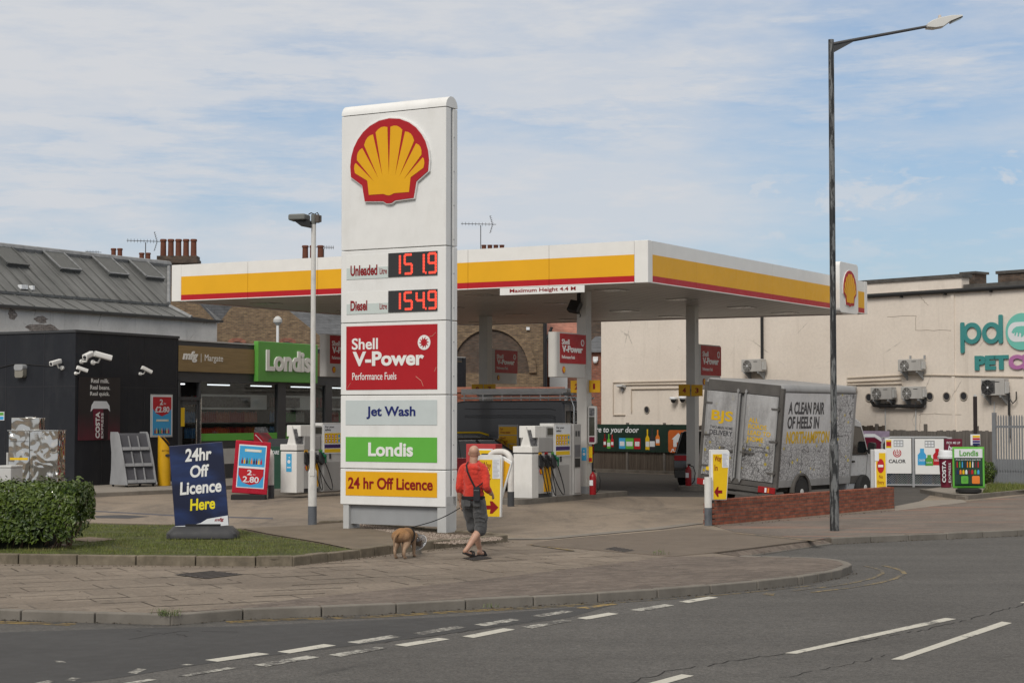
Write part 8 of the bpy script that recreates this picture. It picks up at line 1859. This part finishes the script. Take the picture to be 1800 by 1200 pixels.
for (z, x, L, sl) in ((1.34, .09, .14, -.5), (1.30, -.10, .14, .5), (1.245, .03, .2, .2), (1.14, -.10, .14, -.25), (1.075, .10, .13, .3), (1.04, -.09, .15, -.2), (.965, .05, .22, -.05), (1.02, -.02, .26, .1), (1.055, .05, .2, -.15), (1.10, -.06, .16, .22), (.985, .0, .3, .03), (1.17, .09, .12, -.4), (1.2, -.10, .12, .4)):
    pts = []
    for k in range(7): f = k / 6 - .5; xx = x + f * L; yb = -.118 * math.sqrt(max(.05, 1 - (xx / .19) ** 2)); pts.append((xx, yb + .008, z + sl * f * .2))
    hd.tube(pts, [.004, .012, .016, .017, .016, .012, .004], 6)
blend('hoodie', hd, HOOD, root, .0085, 3)
wb = MB(); wb.lathe([(.164, .0), (.172, .01), (.172, .05), (.160, .06)], (0, 0, 0), 24); wb.v = [(x * 1.06, y * .99, z + .893) for x, y, z in wb.v]; wb.build('black_hem', STRAP, root, smooth=True)
sh = MB(); sh.ell((0, -.01, .885), (.172, .132, .10), 20, 12); limb(sh, [(.085, -.01, .87), (.100, .02, .70), (.112, .035, .54), (.108, .025, .425)], [.112, .112, .100, .098]); limb(sh, [(-.085, .0, .87), (-.070, .08, .70), (-.05, .14, .56), (-.045, .155, .46)], [.110, .108, .096, .092])
sh.ell((.075, -.09, .86), (.075, .06, .09), 12, 8); sh.ell((-.075, -.085, .86), (.075, .06, .09), 12, 8); sh.ell((.195, .02, .62), (.03, .07, .08), 12, 8)
for z, x0, x1, y in ((.56, .03, .20, -.06), (.62, .04, .19, -.075), (.49, .04, .19, -.055), (.76, -.12, .02, -.10), (.70, .02, .17, -.085)): sh.tube([(x0, y + .01, z), ((x0 + x1) / 2, y - .012, z + .015), (x1, y + .015, z - .01)], [.004, .013, .004], 6)
blend('shorts', sh, SHORT, root, .0085, 3)
pk = MB()
for x in (-.075, .075): pk.prism(rrect(x - .055, x + .055, .80, .90, .015), -.153, -.146, 'y')
pk.build('back_pocket', SHORT, root, .004)
# cross-body strap and small bag on the back
st = MB(); pa = [(-.075, -.02, 1.49), (-.09, -.12, 1.44), (-.062, -.178, 1.34), (-.01, -.176, 1.22), (.045, -.178, 1.115), (.06, -.182, 1.09)]
for a, b in zip(pa, pa[1:]): a, b = Vector(a), Vector(b); w = Vector((.012, 0, .006)); o_ = Vector((0, -.008, 0)); st.hexa([a - w, a + w, a + w + o_, a - w + o_, b - w, b + w, b + w + o_, b - w + o_])
st.build('strap', STRAP, root); s2 = MB(); s2.tube([(.09, -.178, 1.10), (.145, -.135, 1.14), (.185, -.06, 1.19)], .010, 6); s2.build('strap', STRAP, root)
bg_ = MB(); bg_.prism(rrect(.035, .135, .885, 1.10, .02), -.205, -.140, 'y'); bg = bg_.build('bag', mat('bag_black', (.018, .019, .024), .6, var=.2), root, .015); bx('bag_zip', GREYM, bg, .045, .125, -.208, -.204, 1.045, 1.050)
wr_ = MB(); wr_.lathe([(.034, -.016), (.037, -.01), (.037, .01), (.034, .016)], (LA[2][0] - .002, LA[2][1] - .006, LA[2][2] + .035), 14); wr_.build('watch_strap', STRAP, root, smooth=True)
def sandal(mb, heel, toe, h, roll=0):
    heel, toe = Vector(heel), Vector(toe); d = (toe - heel); L = d.length; d.normalize(); s = d.cross(Vector((0, 0, 1))).normalized(); u = s.cross(d)
    out = [(0, .030), (.12, .040), (.4, .038), (.7, .05), (.9, .045), (1, .02)]; pts = [(t, w) for t, w in out] + [(t, -w) for t, w in reversed(out)]; n = len(pts)
    vs = [heel + d * (t * L) + s * w for t, w in pts] + [heel + d * (t * L) + s * w + u * h for t, w in pts]; mb.add(vs, [(i, (i + 1) % n, n + (i + 1) % n, n + i) for i in range(n)] + [tuple(range(n - 1, -1, -1)), tuple(range(n, 2 * n))])
    for t0 in (.55, .70): 
        a = [heel + d * (t0 * L) + s * (.047 * math.cos(R(k))) + u * (h * .6 + .062 * math.sin(R(k))) for k in range(0, 181, 20)]; mb.tube(a, .013, 6)
for (a, b) in (((-.115, -.215, .075), (.045, -.02, .0)), ((.045, .175, .005), (.115, .43, .0))):
    mb = MB(); sandal(mb, a, b, .025); mb.build('sandal', mat('sandal_black', (.02, .019, .019), .7, var=.2), root, smooth=True)
# dog
dp = G(711, 980); dv = G(733, 973) - dp; DA = R(-15)
def mk_fur():
    m, n, l, b = newmat('tan_fur'); t = NT(m); b.inputs['Roughness'].default_value = .85; sp = t.node('ShaderNodeSeparateXYZ'); t.l.new(t.tc.outputs['Object'], sp.inputs[0])
    f = t.math('ADD', sp.outputs[2], t.math('MULTIPLY', t.math('SUBTRACT', t.noise(t.map(), 9, 4), .5, False), .16, False), False)
    c = t.ramp(f, .24, (.30, .20, .13), .40, (.27, .14, .055)); c = t.mix(1.0, c, t.ramp(t.noise(t.map((1, 1, .3)), 70, 4, .7), .3, .75, .7, 1.2), 'MULTIPLY'); l.new(c, b.inputs['Base Color']); t.bump(b, t.noise(t.map((1, 1, .4)), 90, 4), .35, .01); return m
FUR = mk_fur()
root = DOG = thing('dog', 'tan dog on a lead wearing a clear cone, sniffing at the kerb', 'dog', (dp.x, dp.y, 0), DA)
db = MB()
limb(db, [(0, -.17, .375), (0, -.02, .375), (0, .12, .355), (0, .24, .335)], [.098, .090, .108, .098], 18); db.ell((0, -.16, .36), (.118, .13, .11), 18, 12); db.ell((0, .17, .305), (.10, .135, .125), 18, 12)
for s in (-1, 1):
    y0 = -.03 if s > 0 else 0
    limb(db, [(s * .070, -.17, .345), (s * .085, -.105 + y0, .245), (s * .080, -.225 + y0, .135), (s * .078, -.205 + y0, .035), (s * .078, -.175 + y0, .020)], [.085, .060, .027, .020, .024]); db.ell((s * .078, -.165 + y0, .020), (.028, .045, .020), 10, 8)
    yf = .03 if s > 0 else -.02
    limb(db, [(s * .075, .20, .30), (s * .078, .19 + yf, .19), (s * .078, .205 + yf, .10), (s * .078, .20 + yf, .03)], [.055, .034, .026, .022]); db.ell((s * .080, .222 + yf, .020), (.028, .042, .020), 10, 8)
limb(db, [(0, .25, .35), (.035, .36, .30), (.06, .44, .235)], [.085, .07, .062]); db.ell((.07, .465, .215), (.062, .075, .06), 14, 10); limb(db, [(.08, .50, .195), (.095, .56, .145)], [.042, .028])
for s in (-1, 1): db.ell((.065 + s * .062, .44, .215), (.014, .035, .05), 10, 8)
limb(db, [(0, -.265, .40), (-.035, -.32, .36), (-.06, -.335, .27), (-.055, -.325, .19)], [.026, .021, .015, .008])
blend('body', db, FUR, root, .0065, 3)
MB().ell((.098, .572, .142), (.016, .012, .012), 10, 8).build('nose', BLACK, root, smooth=True)
for s in (-1, 1): MB().ell((.076 + s * .034, .52, .225), (.009,) * 3, 8, 6).build('eye', BLACK, root, smooth=True)
hn = MB(); q = []
for k in range(25): a = R(k * 15); q.append((math.cos(a) * .118, .135 + .02 * math.sin(a), .335 + math.sin(a) * .128))
for a, b in zip(q, q[1:]): a, b = Vector(a), Vector(b); w = Vector((0, .018, 0)); o_ = (a - Vector((0, .13, .33))).normalized() * .010; hn.hexa([a - w, b - w, b + w, a + w, a - w + o_, b - w + o_, b + w + o_, a + w + o_])
hn.tube([(0, .13, .46), (0, .24, .44), (0, .27, .40)], .012, 6); hn.build('harness', STRAP, root)
cn = MB(); ax = Vector((.25, .80, -.55)).normalized(); c0_ = Vector((.03, .36, .30)); c1_ = c0_ + ax * .17; cn.cyl(c0_, c1_, .08, .135, 28, cap=False); o = cn.build('cone', CONEP, root, smooth=True); o.modifiers.new('thick', 'SOLIDIFY').thickness = .003
cr = MB(); cr.tube([c1_ + (Matrix.Rotation(R(k * 15), 3, ax) @ (ax.cross(Vector((0, 0, 1))).normalized() * .135)) for k in range(25)], .005, 5, cap=False); cr.build('cone_rim', mat('cone_edge', (.5, .51, .53), .4), root)
# lead
def wpt(o, p): return Vector(o.location) + Matrix.Rotation(o.rotation_euler[2], 3, 'Z') @ Vector(p)
a, b = wpt(MAN, (-.205, .055, .775)), wpt(DOG, (0, .235, .45)); mb = MB(); pts = []
for k in range(15): f = k / 14; p = a.lerp(b, f); p.z -= .06 * math.sin(f * math.pi) * (1 - f * .4); pts.append(p)
mb.tube(pts, .0085, 6); mb.tube([a + Vector((0, 0, .0)), a + Vector((.03, .0, .02)), a + Vector((.05, .01, -.04)), a + Vector((.02, .0, -.06)), a], .0085, 6); tag(mb.build('dog_lead', STRAP, smooth=True), 'black dog lead held in the left hand of the person', 'lead')
kb_ = G(734, 973.5); o = MB().box(-.065, .065, 0, .16, -.03, .165).build('kerb_block', KERB, None, .012); o.location = kb_; o.rotation_euler = (0, 0, R(10)); tag(o, 'short upright kerb block just in front of the dog cone', 'kerb stone')
